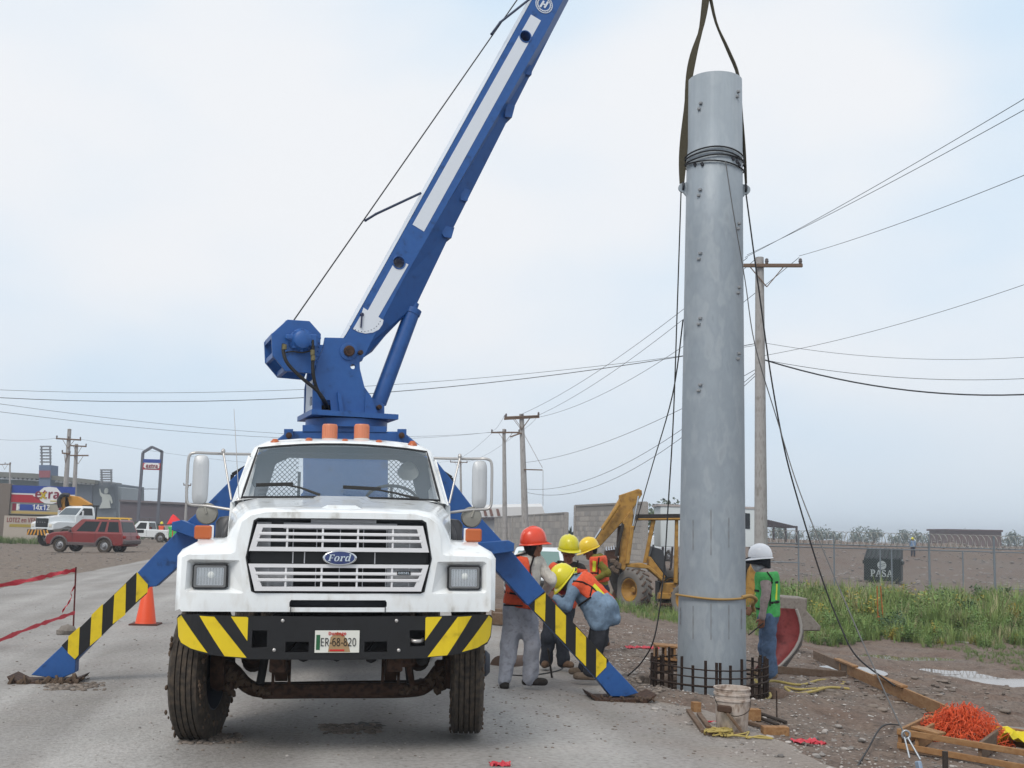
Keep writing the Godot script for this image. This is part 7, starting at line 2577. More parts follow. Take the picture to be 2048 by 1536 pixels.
	for k in 7:
		mb = MB.new()
		var x := -0.98 + k * 0.32
		var sk: float = 0.09 * (1.0 if k < 3 else (-1.0 if k > 3 else 0.0))
		mb.extrude([V(x - 0.07 - sk, 0.63, 0.184), V(x + 0.07 - sk, 0.63, 0.184), V(x + 0.07 + sk, 0.93, 0.184), V(x - 0.07 + sk, 0.93, 0.184)], V(0, 0, -0.004))
		obj("hazard_stripe", mb, mat("stripe_amber", Color(0.80, 0.56, 0.12), 0.5), bp)
	mb = MB.new()
	mb.loft([[V(-0.98, 1.0, -1.5), V(0.98, 1.0, -1.5), V(0.98, 1.0, -2.7), V(-0.98, 1.0, -2.7)], [V(-0.96, 1.76, -1.5), V(0.96, 1.76, -1.5), V(0.96, 1.76, -2.7), V(-0.96, 1.76, -2.7)], [V(-0.82, 2.24, -1.95), V(0.82, 2.24, -1.95), V(0.84, 2.24, -2.68), V(-0.84, 2.24, -2.68)], [V(-0.7, 2.32, -2.1), V(0.7, 2.32, -2.1), V(0.72, 2.32, -2.6), V(-0.72, 2.32, -2.6)]])
	obj("cab", mb, wh, t)
	mb = MB.new()
	mb.extrude([V(-0.86, 1.8, -1.525), V(0.86, 1.8, -1.525), V(0.76, 2.2, -1.9), V(-0.76, 2.2, -1.9)], V(0, -0.01, -0.02))
	obj("windshield", mb, mat("truck_glass", Color(0.25, 0.28, 0.30), 0.08), t)
	for sx in [-1.0, 1.0]:
		mb = MB.new()
		mb.extrude([V(sx * 0.962, 1.8, -1.65), V(sx * 0.962, 1.8, -2.55), V(sx * 0.85, 2.2, -2.55), V(sx * 0.85, 2.2, -2.0)], V(-sx * 0.01, 0, 0))
		obj("side_window", mb, MATS["car_glass"], t)
	mb = MB.new()
	mb.box(V(0.985, 1.4, -2.1), V(0.006, 0.28, 0.42))
	obj("door_plate", mb, mat("door_sign", Color(0.6, 0.45, 0.45), 0.6), t)
	mb = MB.new()
	mb.box(V(0, 0.95, -4.4), V(2.2, 0.2, 3.2), Basis(), 0.02)
	obj("flatbed", mb, blk, t)
	mb = MB.new()
	for x in [-0.7, -0.35, 0.0, 0.35, 0.7]: mb.beam(V(x, 1.05, -2.9), V(x * 0.9, 2.35, -3.0), 0.06, 0.06)
	mb.beam(V(-0.8, 2.35, -3.0), V(0.8, 2.35, -3.0), 0.08, 0.08)
	obj("headboard", mb, blk, t)
	var cy := mat("crane_amber", Color(0.72, 0.50, 0.12), 0.6)
	for q in [[[130, 990], [155, 993], [180, 1008], [178, 1022], [150, 1018], [128, 1014]], [[122, 994], [134, 988], [140, 1008], [134, 1030], [122, 1026]], [[136, 1008], [150, 1012], [146, 1040], [136, 1040]]]:
		mb = MB.new()
		var inv := t.transform.affine_inverse()
		var pts := []
		for e in q: pts.append(inv * P(e[0], e[1], -tp.z + 3.2))
		mb.extrude(pts, inv.basis * V(0, 0, -0.5), 0.03)
		obj("folded_crane", mb, cy, t)
	mb = MB.new()
	var iv := t.transform.affine_inverse()
	mb.tube(smooth_pts([iv * P(120, 1015, -tp.z + 3.0), iv * P(118, 1000, -tp.z + 3), iv * P(126, 990, -tp.z + 3), iv * P(138, 990, -tp.z + 3)], 4), 0.12, 8)
	obj("knuckle_hose", mb, blk, t)
	# shop board with coloured bands
	var n := V(0.28, 0, 0.96).normalized()
	var o := P(20, 1027, 84.0)
	var bs := Basis(Vector3.UP.cross(n), Vector3.UP, n)
	var sb := thing("shop_board", "wide blue and red shop board with white bubble lettering over an advert strip", "billboard", V(o.x, gh(o.x, o.z), o.z))
	sb.basis = bs
	var by := P(20, 1004, 84.0).y - sb.position.y
	var ty := P(20, 970, 84.0).y - sb.position.y
	var ly := P(20, 1028, 84.0).y - sb.position.y
	var W := 4.4
	var bl_ := mat("sign_blue", Color(0.13, 0.25, 0.58), 0.5)
	var rd := mat("sign_red", Color(0.66, 0.10, 0.18), 0.5)
	var wt := mat("sign_white", Color(0.88, 0.88, 0.88), 0.5)
	var my := (by + ty) / 2
	mb = MB.new()
	mb.box(V(W / 2, my + (ty - my) / 2 + 0.03, 0), V(W, ty - my - 0.06, 0.2))
	obj("blue_band", mb, bl_, sb)
	mb = MB.new()
	mb.box(V(W / 2, my - (my - by) / 2 - 0.03, 0), V(W, my - by - 0.06, 0.2))
	obj("red_band", mb, rd, sb)
	mb = MB.new()
	mb.box(V(W / 2, my, 0), V(W, 0.1, 0.16))
	obj("white_line", mb, wt, sb)
	mb = MB.new()
	var bub := []
	for q in [[0.36, 0.42], [0.44, 0.5], [0.5, 0.75], [0.56, 0.92], [0.66, 0.97], [0.8, 0.93], [0.87, 0.7], [0.93, 0.5], [1.0, 0.42], [0.98, 0.34], [0.9, 0.3], [0.85, 0.08], [0.74, -0.04], [0.6, -0.02], [0.52, 0.12], [0.47, 0.3], [0.4, 0.36]]:
		bub.append(V((q[0] * 0.84 + 0.03) * W, by + q[1] * (ty - by), 0.12))
	mb.extrude(bub, V(0, 0, -0.02))
	obj("white_bubble", mb, wt, sb)
	var ty2 := by + 0.52 * (ty - by)
	var e0 := mat("sign_maroon", Color(0.50, 0.10, 0.22), 0.5)
	sign_text(sb, "e", 0.92, V(W * 0.42, ty2, 0.14), Basis(), e0, 0.95)
	sign_text(sb, "x", 0.92, V(W * 0.50, ty2 - 0.03, 0.145), Basis(), mat("sign_gold", Color(0.75, 0.66, 0.10), 0.5), 1.0)
	sign_text(sb, "tra", 0.92, V(W * 0.625, ty2, 0.14), Basis(), e0, 0.95)
	mb = MB.new()
	mb.box(V(W * 0.72, by + 0.13 * (ty - by), 0.13), V(0.9, 0.06, 0.03))
	obj("underline", mb, MATS["sign_gold"], sb)
	mb = MB.new()
	mb.box(V(W * 0.5, (ly + by) / 2 - 0.05, 0), V(W, by - ly - 0.1, 0.2))
	obj("advert_strip", mb, mat("sign_pale", Color(0.62, 0.60, 0.55), 0.6), sb)
	for q in [[0.35, 0.6, 0.45, 0.5, bl_], [0.86, 0.6, 0.2, 0.55, mat("sign_ad_red", Color(0.5, 0.16, 0.2), 0.6)], [0.06, 0.6, 0.06, 0.6, e0], [0.12, 0.6, 0.05, 0.55, wt], [0.5, 0.16, 0.96, 0.2, mat("sign_cream", Color(0.72, 0.62, 0.38), 0.6)]]:
		mb = MB.new()
		mb.box(V(q[0] * W, ly + q[1] * (by - ly), 0.11), V(q[2] * W, q[3] * (by - ly), 0.02))
		obj("advert_print", mb, q[4], sb)
	sign_text(sb, "14x12", 0.55, V(W * 0.48, ly + 0.62 * (by - ly), 0.14), Basis(), wt, 0.8)
	mb = MB.new()
	mb.box(V(W / 2, ly / 2, -0.5), V(W, ly, 0.6))
	obj("shop_front", mb, mat("shop_wall", Color(0.42, 0.40, 0.38), 0.9), sb)
	mb = MB.new()
	mb.box(V(-2.0, (ty + 0.1) / 2, -0.3), V(3.9, ty + 0.1, 1.2), Basis(), 0.02)
	obj("side_wall", mb, mat("shop_side", Color(0.47, 0.43, 0.40), 0.9), sb)
	# low painted wall
	var lw := P(48, 1060, 80.0)
	lw.y = gh(lw.x, lw.z)
	var pw := thing("painted_wall", "low white wall with red painted lettering above the weeds", "wall", lw, 0.05)
	mb = MB.new()
	mb.box(V(0, 0.95, 0), V(2.8, 1.9, 0.15))
	obj("wall_panel", mb, mat("wall_white", Color(0.68, 0.64, 0.60), 0.9), pw)
	sign_text(pw, "LOTEZ en VENTA", 0.45, V(0.0, 1.6, 0.08), Basis(), mat("paint_maroon", Color(0.5, 0.25, 0.25), 0.8), 0.7)
	mb = MB.new()
	mb.box(V(0.1, 1.22, 0.08), V(2.2, 0.2, 0.02))
	obj("yellow_band", mb, mat("paint_ochre", Color(0.62, 0.55, 0.25), 0.8), pw)
	# stadium far behind
	var sd := 230.0
	var so := P(120, 1035, sd)
	so.y = gh(so.x, so.z)
	var st := thing("stadium", "long grey stadium with white roof trusses and a tall mural panel", "stadium", so)
	var pl := func(pts: Array, off: float, th: float, m: Material, called: String):
		var b := MB.new()
		b.extrude(ppoly(pts, sd + off, so), V(0, 0, -th))
		return obj(called, b, m, st)
	var cg := mat("stadium_green", Color(0.36, 0.42, 0.42), 0.9)
	pl.call([[-60, 955], [145, 965], [145, 1042], [-60, 1042]], 4.0, 20.0, cg, "stand")
	pl.call([[-60, 941], [70, 947], [190, 960], [190, 968], [70, 957], [-60, 951]], 0.0, 16.0, mat("stadium_roof", Color(0.40, 0.40, 0.37), 0.9), "roof")
	pl.call([[145, 972], [190, 962], [232, 968], [232, 1042], [145, 1042]], 2.0, 18.0, mat("stadium_grey", Color(0.33, 0.36, 0.39), 0.9), "corner_block")
	pl.call([[232, 972], [243, 975], [243, 1042], [232, 1042]], 3.0, 12.0, mat("stadium_pale", Color(0.52, 0.55, 0.57), 0.9), "end_wall")
	pl.call([[188, 972], [230, 974], [230, 1018], [188, 1018]], 1.6, 0.3, mat("mural_grey", Color(0.27, 0.30, 0.33), 0.9), "mural_panel")
	pl.call([[150, 976], [184, 973], [184, 1008], [150, 1008]], 1.6, 0.3, mat("mural_slate", Color(0.30, 0.33, 0.38), 0.9), "mural_panel")
	for q in [[[198, 978], [200, 977], [202, 985], [206, 988], [219, 989], [223, 995], [225, 1006], [222, 1007], [220, 999], [219, 1003], [221, 1016], [198, 1017], [204, 1003], [204, 995], [200, 990]], [[209, 987], [208, 982], [210, 977], [213, 976], [216, 978], [216, 984], [214, 987]]]:
		pl.call(q, 1.2, 0.2, mat("mural_white", Color(0.66, 0.68, 0.66), 0.9), "mural_figure")
	for k in 22:
		var x := -8 + k * 9.0
		if x > 70 and x < 108: continue
		pl.call([[x, 957 + x * 0.07], [x + 4, 952 + x * 0.07], [x + 8, 957.5 + x * 0.07]], 0.5, 0.3, mat("truss_white", Color(0.8, 0.81, 0.82), 0.7), "truss")
	pl.call([[78, 930], [101, 930], [100, 982], [77, 982]], -0.5, 4.0, mat("tower_blue", Color(0.30, 0.38, 0.50), 0.8), "sign_tower")
	pl.call([[78, 941], [100, 941], [99.5, 955], [78, 955]], -0.8, 0.3, mat("tower_red", Color(0.52, 0.22, 0.26), 0.8), "tower_print")
	for q in [[83, 100, 893, 930], [203, 222, 940, 970]]:
		mb = MB.new()
		for x in [q[0], q[1]]: mb.beam(P(x, q[2], sd) - so, P(x + 1, q[3], sd) - so, 0.25, 0.25)
		for k in 6:
			var y := lerpf(q[2], q[3] - 6, k / 5.0)
			mb.beam(P(q[0], y, sd) - so, P(q[1], y, sd) - so, 0.2, 0.2)
			for e in 4: mb.box(P(lerpf(q[0], q[1], e / 3.0), y, sd - 0.3) - so, V(0.5, 0.3, 0.4))
		obj("floodlight_mast", mb, mat("mast_grey", Color(0.45, 0.46, 0.48), 0.7), st)
	# dark warehouse
	var wd := 150.0
	var wo := P(300, 1038, wd)
	wo.y = gh(wo.x, wo.z)
	var wa := thing("warehouse", "long low mauve-grey warehouse behind the tall pylon sign", "building", wo)
	mb = MB.new()
	mb.extrude(ppoly([[240, 1001], [470, 1012], [470, 1050], [240, 1050]], wd, wo), V(0, 0, -12))
	obj("wall", mb, mat("warehouse_wall", Color(0.33, 0.29, 0.31), 0.9), wa)
	mb = MB.new()
	mb.extrude(ppoly([[238, 999], [472, 1010], [472, 1014], [238, 1003]], wd - 0.3, wo), V(0, 0, -13))
	obj("roof_edge", mb, mat("warehouse_edge", Color(0.40, 0.37, 0.38), 0.9), wa)
	# pylon sign
	var yd := 110.0
	var yo := P(296, 1045, yd)
	yo.y = gh(yo.x, yo.z)
	var py := thing("pylon_sign", "tall two-legged sign frame with gabled top and small lettered panel", "sign", yo)
	var pm := mat("pylon_grey", Color(0.35, 0.36, 0.40), 0.6)
	for q in [[[286, 905], [275, 1046]], [[324, 902], [315, 1046]], [[286, 905], [304, 894]], [[304, 894], [324, 903]], [[282, 978], [318, 978]], [[277, 1034], [316, 1036]]]:
		mb = MB.new()
		var p0 := P(q[0][0], q[0][1], yd) - yo
		var p1 := P(q[1][0], q[1][1], yd) - yo
		if q[1][1] == 1046: p1.y = 0.0
		mb.beam(p0, p1, 0.24 if q[0][1] < 960 else 0.06, 0.24 if q[0][1] < 960 else 0.06, 0.0)
		obj("frame_tube", mb, pm, py)
	for q in [[[287, 918], [322, 919], [321, 926], [286, 925], bl_], [[286, 926], [321, 927], [320, 940], [285, 939], rd]]:
		mb = MB.new()
		mb.extrude(ppoly([q[0], q[1], q[2], q[3]], yd - 0.2, yo), V(0, 0, -0.3))
		obj("sign_panel", mb, q[4], py)
	mb = MB.new()
	mb.extrude(ppoly([[288, 928], [292, 926], [316, 927], [319, 929], [318, 936], [313, 938], [291, 937], [287, 934]], yd - 0.25, yo), V(0, 0, -0.03))
	obj("white_bubble", mb, wt, py)
	sign_text(py, "extra", 0.58, P(303.5, 932, yd - 0.3) - yo, Basis(), e0, 0.8)
	# small people on the far side
	var gv: Material = MATS["vest_green"]
	for q in [[345, 1118, "flagging worker in white with green vest half hidden by the raised outrigger sleeve", Color(0.78, 0.78, 0.78), gv, "helmet_white"], [321, 1084, "distant worker in orange vest and yellow helmet near the white pickup", Color(0.35, 0.3, 0.3), MATS["vest_orange"], "helmet_yellow"]]:
		far_person(G(q[0], q[1]), q[2], q[3], q[4], MATS[q[5]])
	mb = MB.new()
	var ub := P(347, 1036, 30.0)
	mb.lathe([Vector2(0.2, -0.14), Vector2(0.16, -0.08), Vector2(0.06, 0.05), Vector2(0.004, 0.1)], Transform3D(Basis(Vector3.BACK, 0.2), ub), 8, false, false)
	mb.tube([ub, ub + V(0.0, -1.0, 0)], 0.012, 6)
	tag(obj("red_flag_canopy", mb, mat("canopy_red", Color(0.85, 0.16, 0.18), 0.6, 0.0, {"back": Color(0.3, 0.04, 0.04), "two": true})), "small red canopy held up behind the outrigger", "umbrella")
	for q in [[240, 1040, 120.0, 1.4, "dark green shrub where stadium end wall meets the warehouse"], [262, 1046, 105.0, 1.5, "round dark green shrub behind the white pickup cab"], [308, 1047, 110.0, 1.6, "dark green shrub between the legs of the pylon sign"]]:
		bush(P(q[0], q[1], q[2]), q[3], q[4], 9 + int(q[0]), Color(0.06, 0.10, 0.045), "shrubs by the warehouse")

func far_person(g: Vector3, label: String, sc: Color, vest: Material, hm: Material):
	var j := {}
	for q in [["head", 0, 1.52, 0], ["sl", -0.18, 1.3, 0], ["sr", 0.18, 1.3, 0], ["hl", -0.09, 0.88, 0], ["hr", 0.09, 0.88, 0], ["el", -0.27, 1.06, 0], ["wl", -0.22, 0.84, 0.1], ["er", 0.27, 1.06, 0], ["wr", 0.22, 0.84, 0.1], ["kl", -0.11, 0.48, 0.03], ["al", -0.12, 0.09, 0], ["tl", -0.13, 0.02, 0.2], ["kr", 0.11, 0.48, 0.03], ["ar", 0.12, 0.09, 0], ["tr", 0.13, 0.02, 0.2]]:
		j[q[0]] = g + V(q[1], q[2], q[3])
	person({"label": label, "j": j, "base": g, "d": -g.z, "up": Vector3.UP, "fw": V(0, 0, 1), "shirt": cloth("far_shirt_" + sc.to_html(), sc), "pants": MATS["trousers_navy"], "shoes": MATS["boot_brown"], "vest": vest, "helmet": hm, "cell": 0.035})

var leaf_quads := {}
func bush(c: Vector3, r: float, label: String, sd: int, col: Color, group := "", called := "shrub", flat := 0.8, trunk := 0.0):
	var g := V(c.x, gh(c.x, c.z), c.z)
	var t := thing(called, label, "tree" if trunk > 0.0 else "shrub", g, 0.0, group)
	var rr := RandomNumberGenerator.new()
	rr.seed = sd
	var st := SurfaceTool.new()
	st.begin(Mesh.PRIMITIVE_TRIANGLES)
	var n := 520
	var blobs := []
	for k in 9: blobs.append([V(rr.randf_range(-0.6, 0.6), rr.randf_range(0.25, 1.1), rr.randf_range(-0.6, 0.6)) * V(r, r * flat, r) + V(0, trunk, 0), r * rr.randf_range(0.3, 0.5)])
	for i in n:
		var b: Array = blobs[i % 9]
		var d := V(rr.randf_range(-1, 1), rr.randf_range(-1, 1), rr.randf_range(-1, 1)).normalized()
		var p: Vector3 = b[0] + d * b[1] * pow(rr.randf(), 0.4)
		if p.y < 0.02: continue
		var s := r * rr.randf_range(0.05, 0.1)
		var u := V(rr.randf_range(-1, 1), rr.randf_range(-0.4, 1), rr.randf_range(-1, 1)).normalized() * s
		var w := u.cross(d).normalized() * s * 0.5
		st.set_color(col)
		for q in [p - u, p + w, p + u, p - u, p + u, p - w]: st.add_vertex(q)
	st.generate_normals()
	obj("foliage", st.commit(), mat("leaf_vc", Color(1, 1, 1), 0.7, 0.0, {"vc": true, "two": true, "back": Color(0.1, 0.14, 0.04)}), t)
	var mb := MB.new()
	for k in 3:
		var b: Array = blobs[k * 3]
		mb.tube([V(0, -0.1, 0), V(b[0].x * 0.2, (b[0].y) * 0.5, b[0].z * 0.2), b[0]], [r * 0.06, r * 0.04, r * 0.015], 5)
	obj("trunk" if trunk > 0 else "stem", mb, mat("bark", Color(0.2, 0.16, 0.12), 0.9), t)
	return t
# ---------------------------------------------------------------- right-hand background, fence, weeds, power lines
func build_right():
	var conc: Material = MATS["slab_concrete"]
	var blk := []
	for k in 3: blk.append(mat("block_%d" % k, [Color(0.62, 0.605, 0.59), Color(0.58, 0.57, 0.56), Color(0.66, 0.64, 0.62)][k], 0.95, 0.0, {"tex": conc.albedo_texture, "scale": Vector3(0.8, 0.8, 0.8)}))
	var mort := mat("mortar", Color(0.52, 0.505, 0.49), 0.95)
	# block walls, each block a piece
	for wall in [[992, 112.0, 1133, 74.0, 1040, 1022, "grey concrete block wall running away behind the white sedan"], [1153, 69.0, 1290, 58.0, 1016, 1005, "grey concrete block wall standing behind the digging arm"]]:
		var a := P(wall[0], wall[4], wall[1])
		var b := P(wall[2], wall[5], wall[3])
		var top := (a.y + b.y) / 2
		a.y = 0
		b.y = 0
		var ln := a.distance_to(b)
		var gy := -1.0
		var h := top - gy
		var t := thing("block_wall", wall[6], "wall", V(a.x, gy, a.z))
		var x := (b - a).normalized()
		t.basis = Basis(x, Vector3.UP, x.cross(Vector3.UP))
		var mb := MB.new()
		mb.box(V(ln / 2, h / 2, 0), V(ln, h, 0.14))
		mb.box(V(ln / 2, h + 0.06, 0), V(ln + 0.1, 0.12, 0.22), Basis(), 0.01)
		obj("wall_core", mb, mort, t)
		var bh := h / 14.0 if ln < 25 else h / 8.0
		var bw := bh * 2.0
		mb = MB.new()
		mb.box(Vector3.ZERO, V(bw - 0.025, bh - 0.025, 0.16), Basis(), 0.008)
		var bm := mb.done()
		var r := RandomNumberGenerator.new()
		r.seed = int(wall[0])
		var cnt := 0
		for row in int(h / bh):
			var x0 := bw * (0.5 if row % 2 == 0 else 1.0)
			while x0 < ln - bw * 0.4 and cnt < 300:
				if row * bh > (0.8 if ln < 25 else 0.0):
					obj("block", bm, blk[r.randi() % 3], t, Transform3D(Basis(), V(x0, (row + 0.5) * bh, r.randf_range(-0.006, 0.006))))
					cnt += 1
				x0 += bw
		for e in ([0.0, ln] if ln < 25 else [0.0, ln * 0.33, ln * 0.66, ln]):
			mb = MB.new()
			mb.box(V(e, h / 2 + 0.04, 0), V(0.3, h + 0.08, 0.26), Basis(), 0.01)
			obj("pier", mb, blk[0], t)
	# white shed with patched roof
	var d := 140.0
	var o := P(1020, 1040, d)
	o.y = -0.6
	var sh := thing("white_shed", "long white shed with reddish patches on its pitched roof", "building", o)
	var mb := MB.new()
	mb.extrude(ppoly([[940, 1016], [1085, 1013], [1092, 1033], [940, 1036]], d, o), V(0, 0.5, -6))
	obj("roof", mb, mat("shed_roof", Color(0.80, 0.80, 0.80), 0.7), sh)
	mb = MB.new()
	mb.extrude(ppoly([[940, 1036], [1092, 1033], [1092, 1062], [940, 1062]], d + 0.5, o), V(0, 0, -6))
	obj("wall", mb, mat("shed_wall", Color(0.62, 0.62, 0.63), 0.8), sh)
	for q in [950, 966, 978, 992]:
		mb = MB.new()
		mb.extrude(ppoly([[q, 1018], [q + 5, 1018], [q + 9, 1032], [q + 3, 1032]], d - 0.1, o), V(0, 0.02, -0.05))
		obj("roof_patch", mb, mat("roof_red", Color(0.45, 0.32, 0.28), 0.8), sh)
	mb = MB.new()
	mb.extrude(ppoly([[935, 1035], [1095, 1032], [1095, 1036], [935, 1039]], d - 0.3, o), V(0, 0, -0.3))
	obj("eave", mb, mat("eave_dark", Color(0.25, 0.22, 0.24), 0.8), sh)
	# agave in the gap
	var ag := P(1141, 1062, 84.0)
	ag.y = gh(ag.x, ag.z) + 1.6
	var at := thing("agave_plant", "spiky agave showing in the gap between the block walls", "plant", V(ag.x, gh(ag.x, ag.z), ag.z))
	for k in 16:
		mb = MB.new()
		var a := TAU * k / 16 * 2.4
		var dr := V(cos(a), 0, sin(a))
		var l := 0.8 + 0.3 * sin(k * 3.0)
		mb.tube([V(0, 1.3, 0), V(0, 1.5, 0) + dr * l * 0.5 + V(0, l * 0.55, 0), V(0, 1.5, 0) + dr * l + V(0, l * 0.8, 0)], [0.08, 0.06, 0.005], 4)
		obj("leaf", mb, mat("agave_green", Color(0.24, 0.32, 0.28), 0.7), at)
	mb = MB.new()
	mb.tube([V(0, -0.1, 0), V(0, 1.5, 0)], 0.18, 8)
	obj("trunk", mb, MATS["bark"], at)
	# cars
	var wh: Material = MATS["paint_white"]
	var gs := mat("mint_glass", Color(0.42, 0.52, 0.50), 0.06)
	car("white_sedan", "white sedan parked on the road behind the two helmeted workers", "car", V(P(1082, 1100, 31.0).x, gh(0.8, -32.0), -32.5), deg_to_rad(86), {"len": 4.3, "wid": 1.68, "wr": 0.3, "sill": 0.26, "wheels": [0.8, 3.3], "top": [[0, 0.6], [0.1, 0.72], [1.2, 0.86], [3.6, 0.88], [4.25, 0.86], [4.3, 0.6]], "glass": [0.85, 1.36, 0.95, 3.75, 1.6, 3.2], "panes": [[0.12, 0.45], [0.5, 0.85]], "lamp": 0.68, "paint": wh, "screen": gs, "seams": [1.3, 2.3]})
	var sv := P(1298, 1100, 80.0)
	sv.y = P(1298, 1114, 80.0).y
	car("white_estate", "white station wagon parked beyond the digger canopy", "car", V(sv.x, gh(sv.x, sv.z), sv.z), deg_to_rad(52), {"len": 4.6, "wid": 1.8, "wr": 0.36, "sill": 0.38, "wheels": [0.85, 3.5], "top": [[0, 0.72], [0.1, 0.9], [1.2, 1.02], [4.5, 1.04], [4.6, 0.8]], "glass": [1.02, 1.72, 1.0, 4.5, 1.7, 4.35], "panes": [[0.14, 0.38], [0.42, 0.66], [0.7, 0.95]], "lamp": 0.85, "paint": wh, "seams": [1.5, 2.5]})
	# site office trailer
	d = 60.0
	o = P(1420, 1100, d)
	o.y = gh(o.x, o.z)
	var tr := thing("site_office", "white office cabin on legs with a dark window behind the steel pole", "trailer", o)
	mb = MB.new()
	mb.extrude(ppoly([[1321, 1011], [1512, 1017], [1512, 1094], [1321, 1094]], d, o), V(0, 0, -2.6), 0.03)
	obj("cabin_wall", mb, mat("cabin_white", Color(0.80, 0.83, 0.84), 0.6), tr)
	mb = MB.new()
	mb.extrude(ppoly([[1317, 1008], [1514, 1014], [1514, 1018], [1317, 1012]], d - 0.05, o), V(0, 0, -2.8))
	obj("roof_edge", mb, mat("cabin_edge", Color(0.66, 0.63, 0.62), 0.7), tr)
	mb = MB.new()
	mb.extrude(ppoly([[1489, 1026], [1500, 1027], [1500, 1058], [1489, 1057]], d - 0.03, o), V(0, 0, -0.05))
	obj("window", mb, MATS["car_glass"], tr)
	for x in [1326, 1345, 1420, 1500]:
		mb = MB.new()
		mb.beam(P(x, 1094, d - 0.3) - o, V((P(x, 1094, d - 0.3) - o).x, 0, -0.3), 0.1, 0.1)
		obj("leg", mb, MATS["eave_dark"], tr)
	for q in [[1488, 1068, 1512, 1070], [1488, 1078, 1512, 1080], [1490, 1092, 1512, 1094]]:
		mb = MB.new()
		mb.beam(P(q[0], q[1], d + -0.6) - o, P(q[2], q[3], d - 0.6) - o, 0.05, 0.05)
		obj("stair_rail", mb, MATS["cabin_white"], tr)
	# open shelter
	d = 110.0
	o = P(1565, 1070, d)
	o.y = gh(o.x, o.z)
	var sl := thing("open_shelter", "dark lean-to roof on thin posts beyond the office cabin", "shelter", o)
	mb = MB.new()
	mb.extrude(ppoly([[1530, 1038], [1594, 1053], [1594, 1056], [1530, 1052]], d, o), V(0, 0, -5))
	obj("roof", mb, MATS["eave_dark"], sl)
	for x in [1547, 1571, 1593]:
		mb = MB.new()
		var p := P(x, 1052, d - 0.4) - o
		mb.beam(p, V(p.x, 0, p.z), 0.18, 0.18)
		obj("post", mb, MATS["eave_dark"], sl)
	# fence with razor wire
	d = 44.0
	var fy := gh(P(1760, 1190, d).x, -d)
	var fx0 := P(1512, 1095, d).x
	var fx1 := P(2085, 1100, d).x
	var ft := thing("security_fence", "galvanised chain-link fence topped with coiled razor wire behind the weeds", "fence", V(fx0, fy, -d))
	var zn := mat("fence_zinc", Color(0.50, 0.53, 0.56), 0.5, 0.5)
	var rail := P(1760, 1098, d).y - fy
	for x in [1520, 1597, 1668, 1760, 1783, 1858, 1925, 1988, 2060]:
		mb = MB.new()
		var px := P(x, 1098, d).x - fx0
		var tall: float = rail + (0.62 if x in [1597, 1668, 1858, 1988, 2060] else 0.0)
		mb.tube([V(px, -0.2, 0), V(px, tall, 0)], 0.045 if x in [1858, 1988] else 0.03, 8)
		obj("post", mb, zn, ft)
	for q in [[0.0, fx1 - fx0, rail], [0.0, fx1 - fx0, rail + 0.12], [0.0, 1.7, rail - 0.6], [P(1988, 1098, d).x - fx0, fx1 - fx0, rail - 1.4]]:
		mb = MB.new()
		mb.tube([V(q[0], q[2], 0.0), V(q[1], q[2], 0.0)], 0.025, 6)
		obj("rail", mb, zn, ft)
	mb = MB.new()
	var hel := []
	var turns := 46
	for k in turns * 14:
		var a := TAU * k / 14
		hel.append(V((fx1 - fx0) * k / (turns * 14.0) + 0.04 * sin(a), rail + 0.38 + 0.25 * cos(a), 0.25 * sin(a)))
	mb.tube(hel, 0.013, 4)
	mb.tube([V(0, rail + 0.62, 0), V(fx1 - fx0, rail + 0.62, 0)], 0.006, 4)
	obj("razor_coil", mb, mat("razor_wire", Color(0.62, 0.62, 0.60), 0.4, 0.5), ft)
	mb = MB.new()
	var W := fx1 - fx0
	var n := int(W / 0.1)
	for k in range(-20, n + 1):
		for sg in [0, 1]:
			var x0 := k * 0.1
			var p0 := V(clampf(x0, 0, W), 0, 0.0)
			var p1 := V(clampf(x0 + rail, 0, W), rail, 0.0)
			if x0 < 0: p0.y = -x0
			if x0 + rail > W: p1.y = W - x0
			if p1.y <= p0.y: continue
			if sg == 1:
				p0.x = W - p0.x
				p1.x = W - p1.x
			mb.beam(p0, p1, 0.003, 0.003, 0.0, Vector3.BACK)
	var cl := obj("chain_link", mb, zn, ft)
	cl.set_meta("kind", "stuff")
	# refuse container
	d = 64.0
	o = P(1768, 1160, d)
	o.y = gh(o.x, o.z)
	var dt := thing("refuse_container", "dark green refuse container with ribbed sloping lid and white lettering", "dumpster", o, deg_to_rad(-24))
	var dg := mat("container_green", Color(0.075, 0.125, 0.12), 0.6)
	mb = MB.new()
	mb.extrude([V(0.95, 0.12, 0.75), V(0.98, 1.35, 0.85), V(0.98, 1.9, -0.75), V(0.95, 0.12, -0.7)], V(-1.93, 0, 0), 0.02)
	obj("body", mb, dg, dt)
	for k in 9:
		mb = MB.new()
		var x := -0.92 + k * 0.23
		mb.beam(V(x, 1.39, 0.88), V(x, 1.93, -0.72), 0.07, 0.05, 0.01)
		obj("lid_rib", mb, mat("lid_dark", Color(0.10, 0.11, 0.13), 0.6), dt)
	for sx in [-1.0, 1.0]:
		mb = MB.new()
		mb.box(V(sx * 1.02, 1.15, 0.1), V(0.1, 0.2, 1.1), Basis(), 0.02)
		obj("lifting_pocket", mb, dg, dt)
		mb = MB.new()
		mb.box(V(sx * 0.7, 0.06, 0.0), V(0.14, 0.14, 1.3))
		obj("skid", mb, MATS["eave_dark"], dt)
	var wt := mat("print_white", Color(0.62, 0.66, 0.67), 0.6)
	obj("lettering", text_mesh("PASA", 0.52, 0.02, true, true), wt, dt, Transform3D(Basis.from_scale(V(0.85, 1, 1)), V(-0.05, 0.55, 0.82)))
	mb = MB.new()
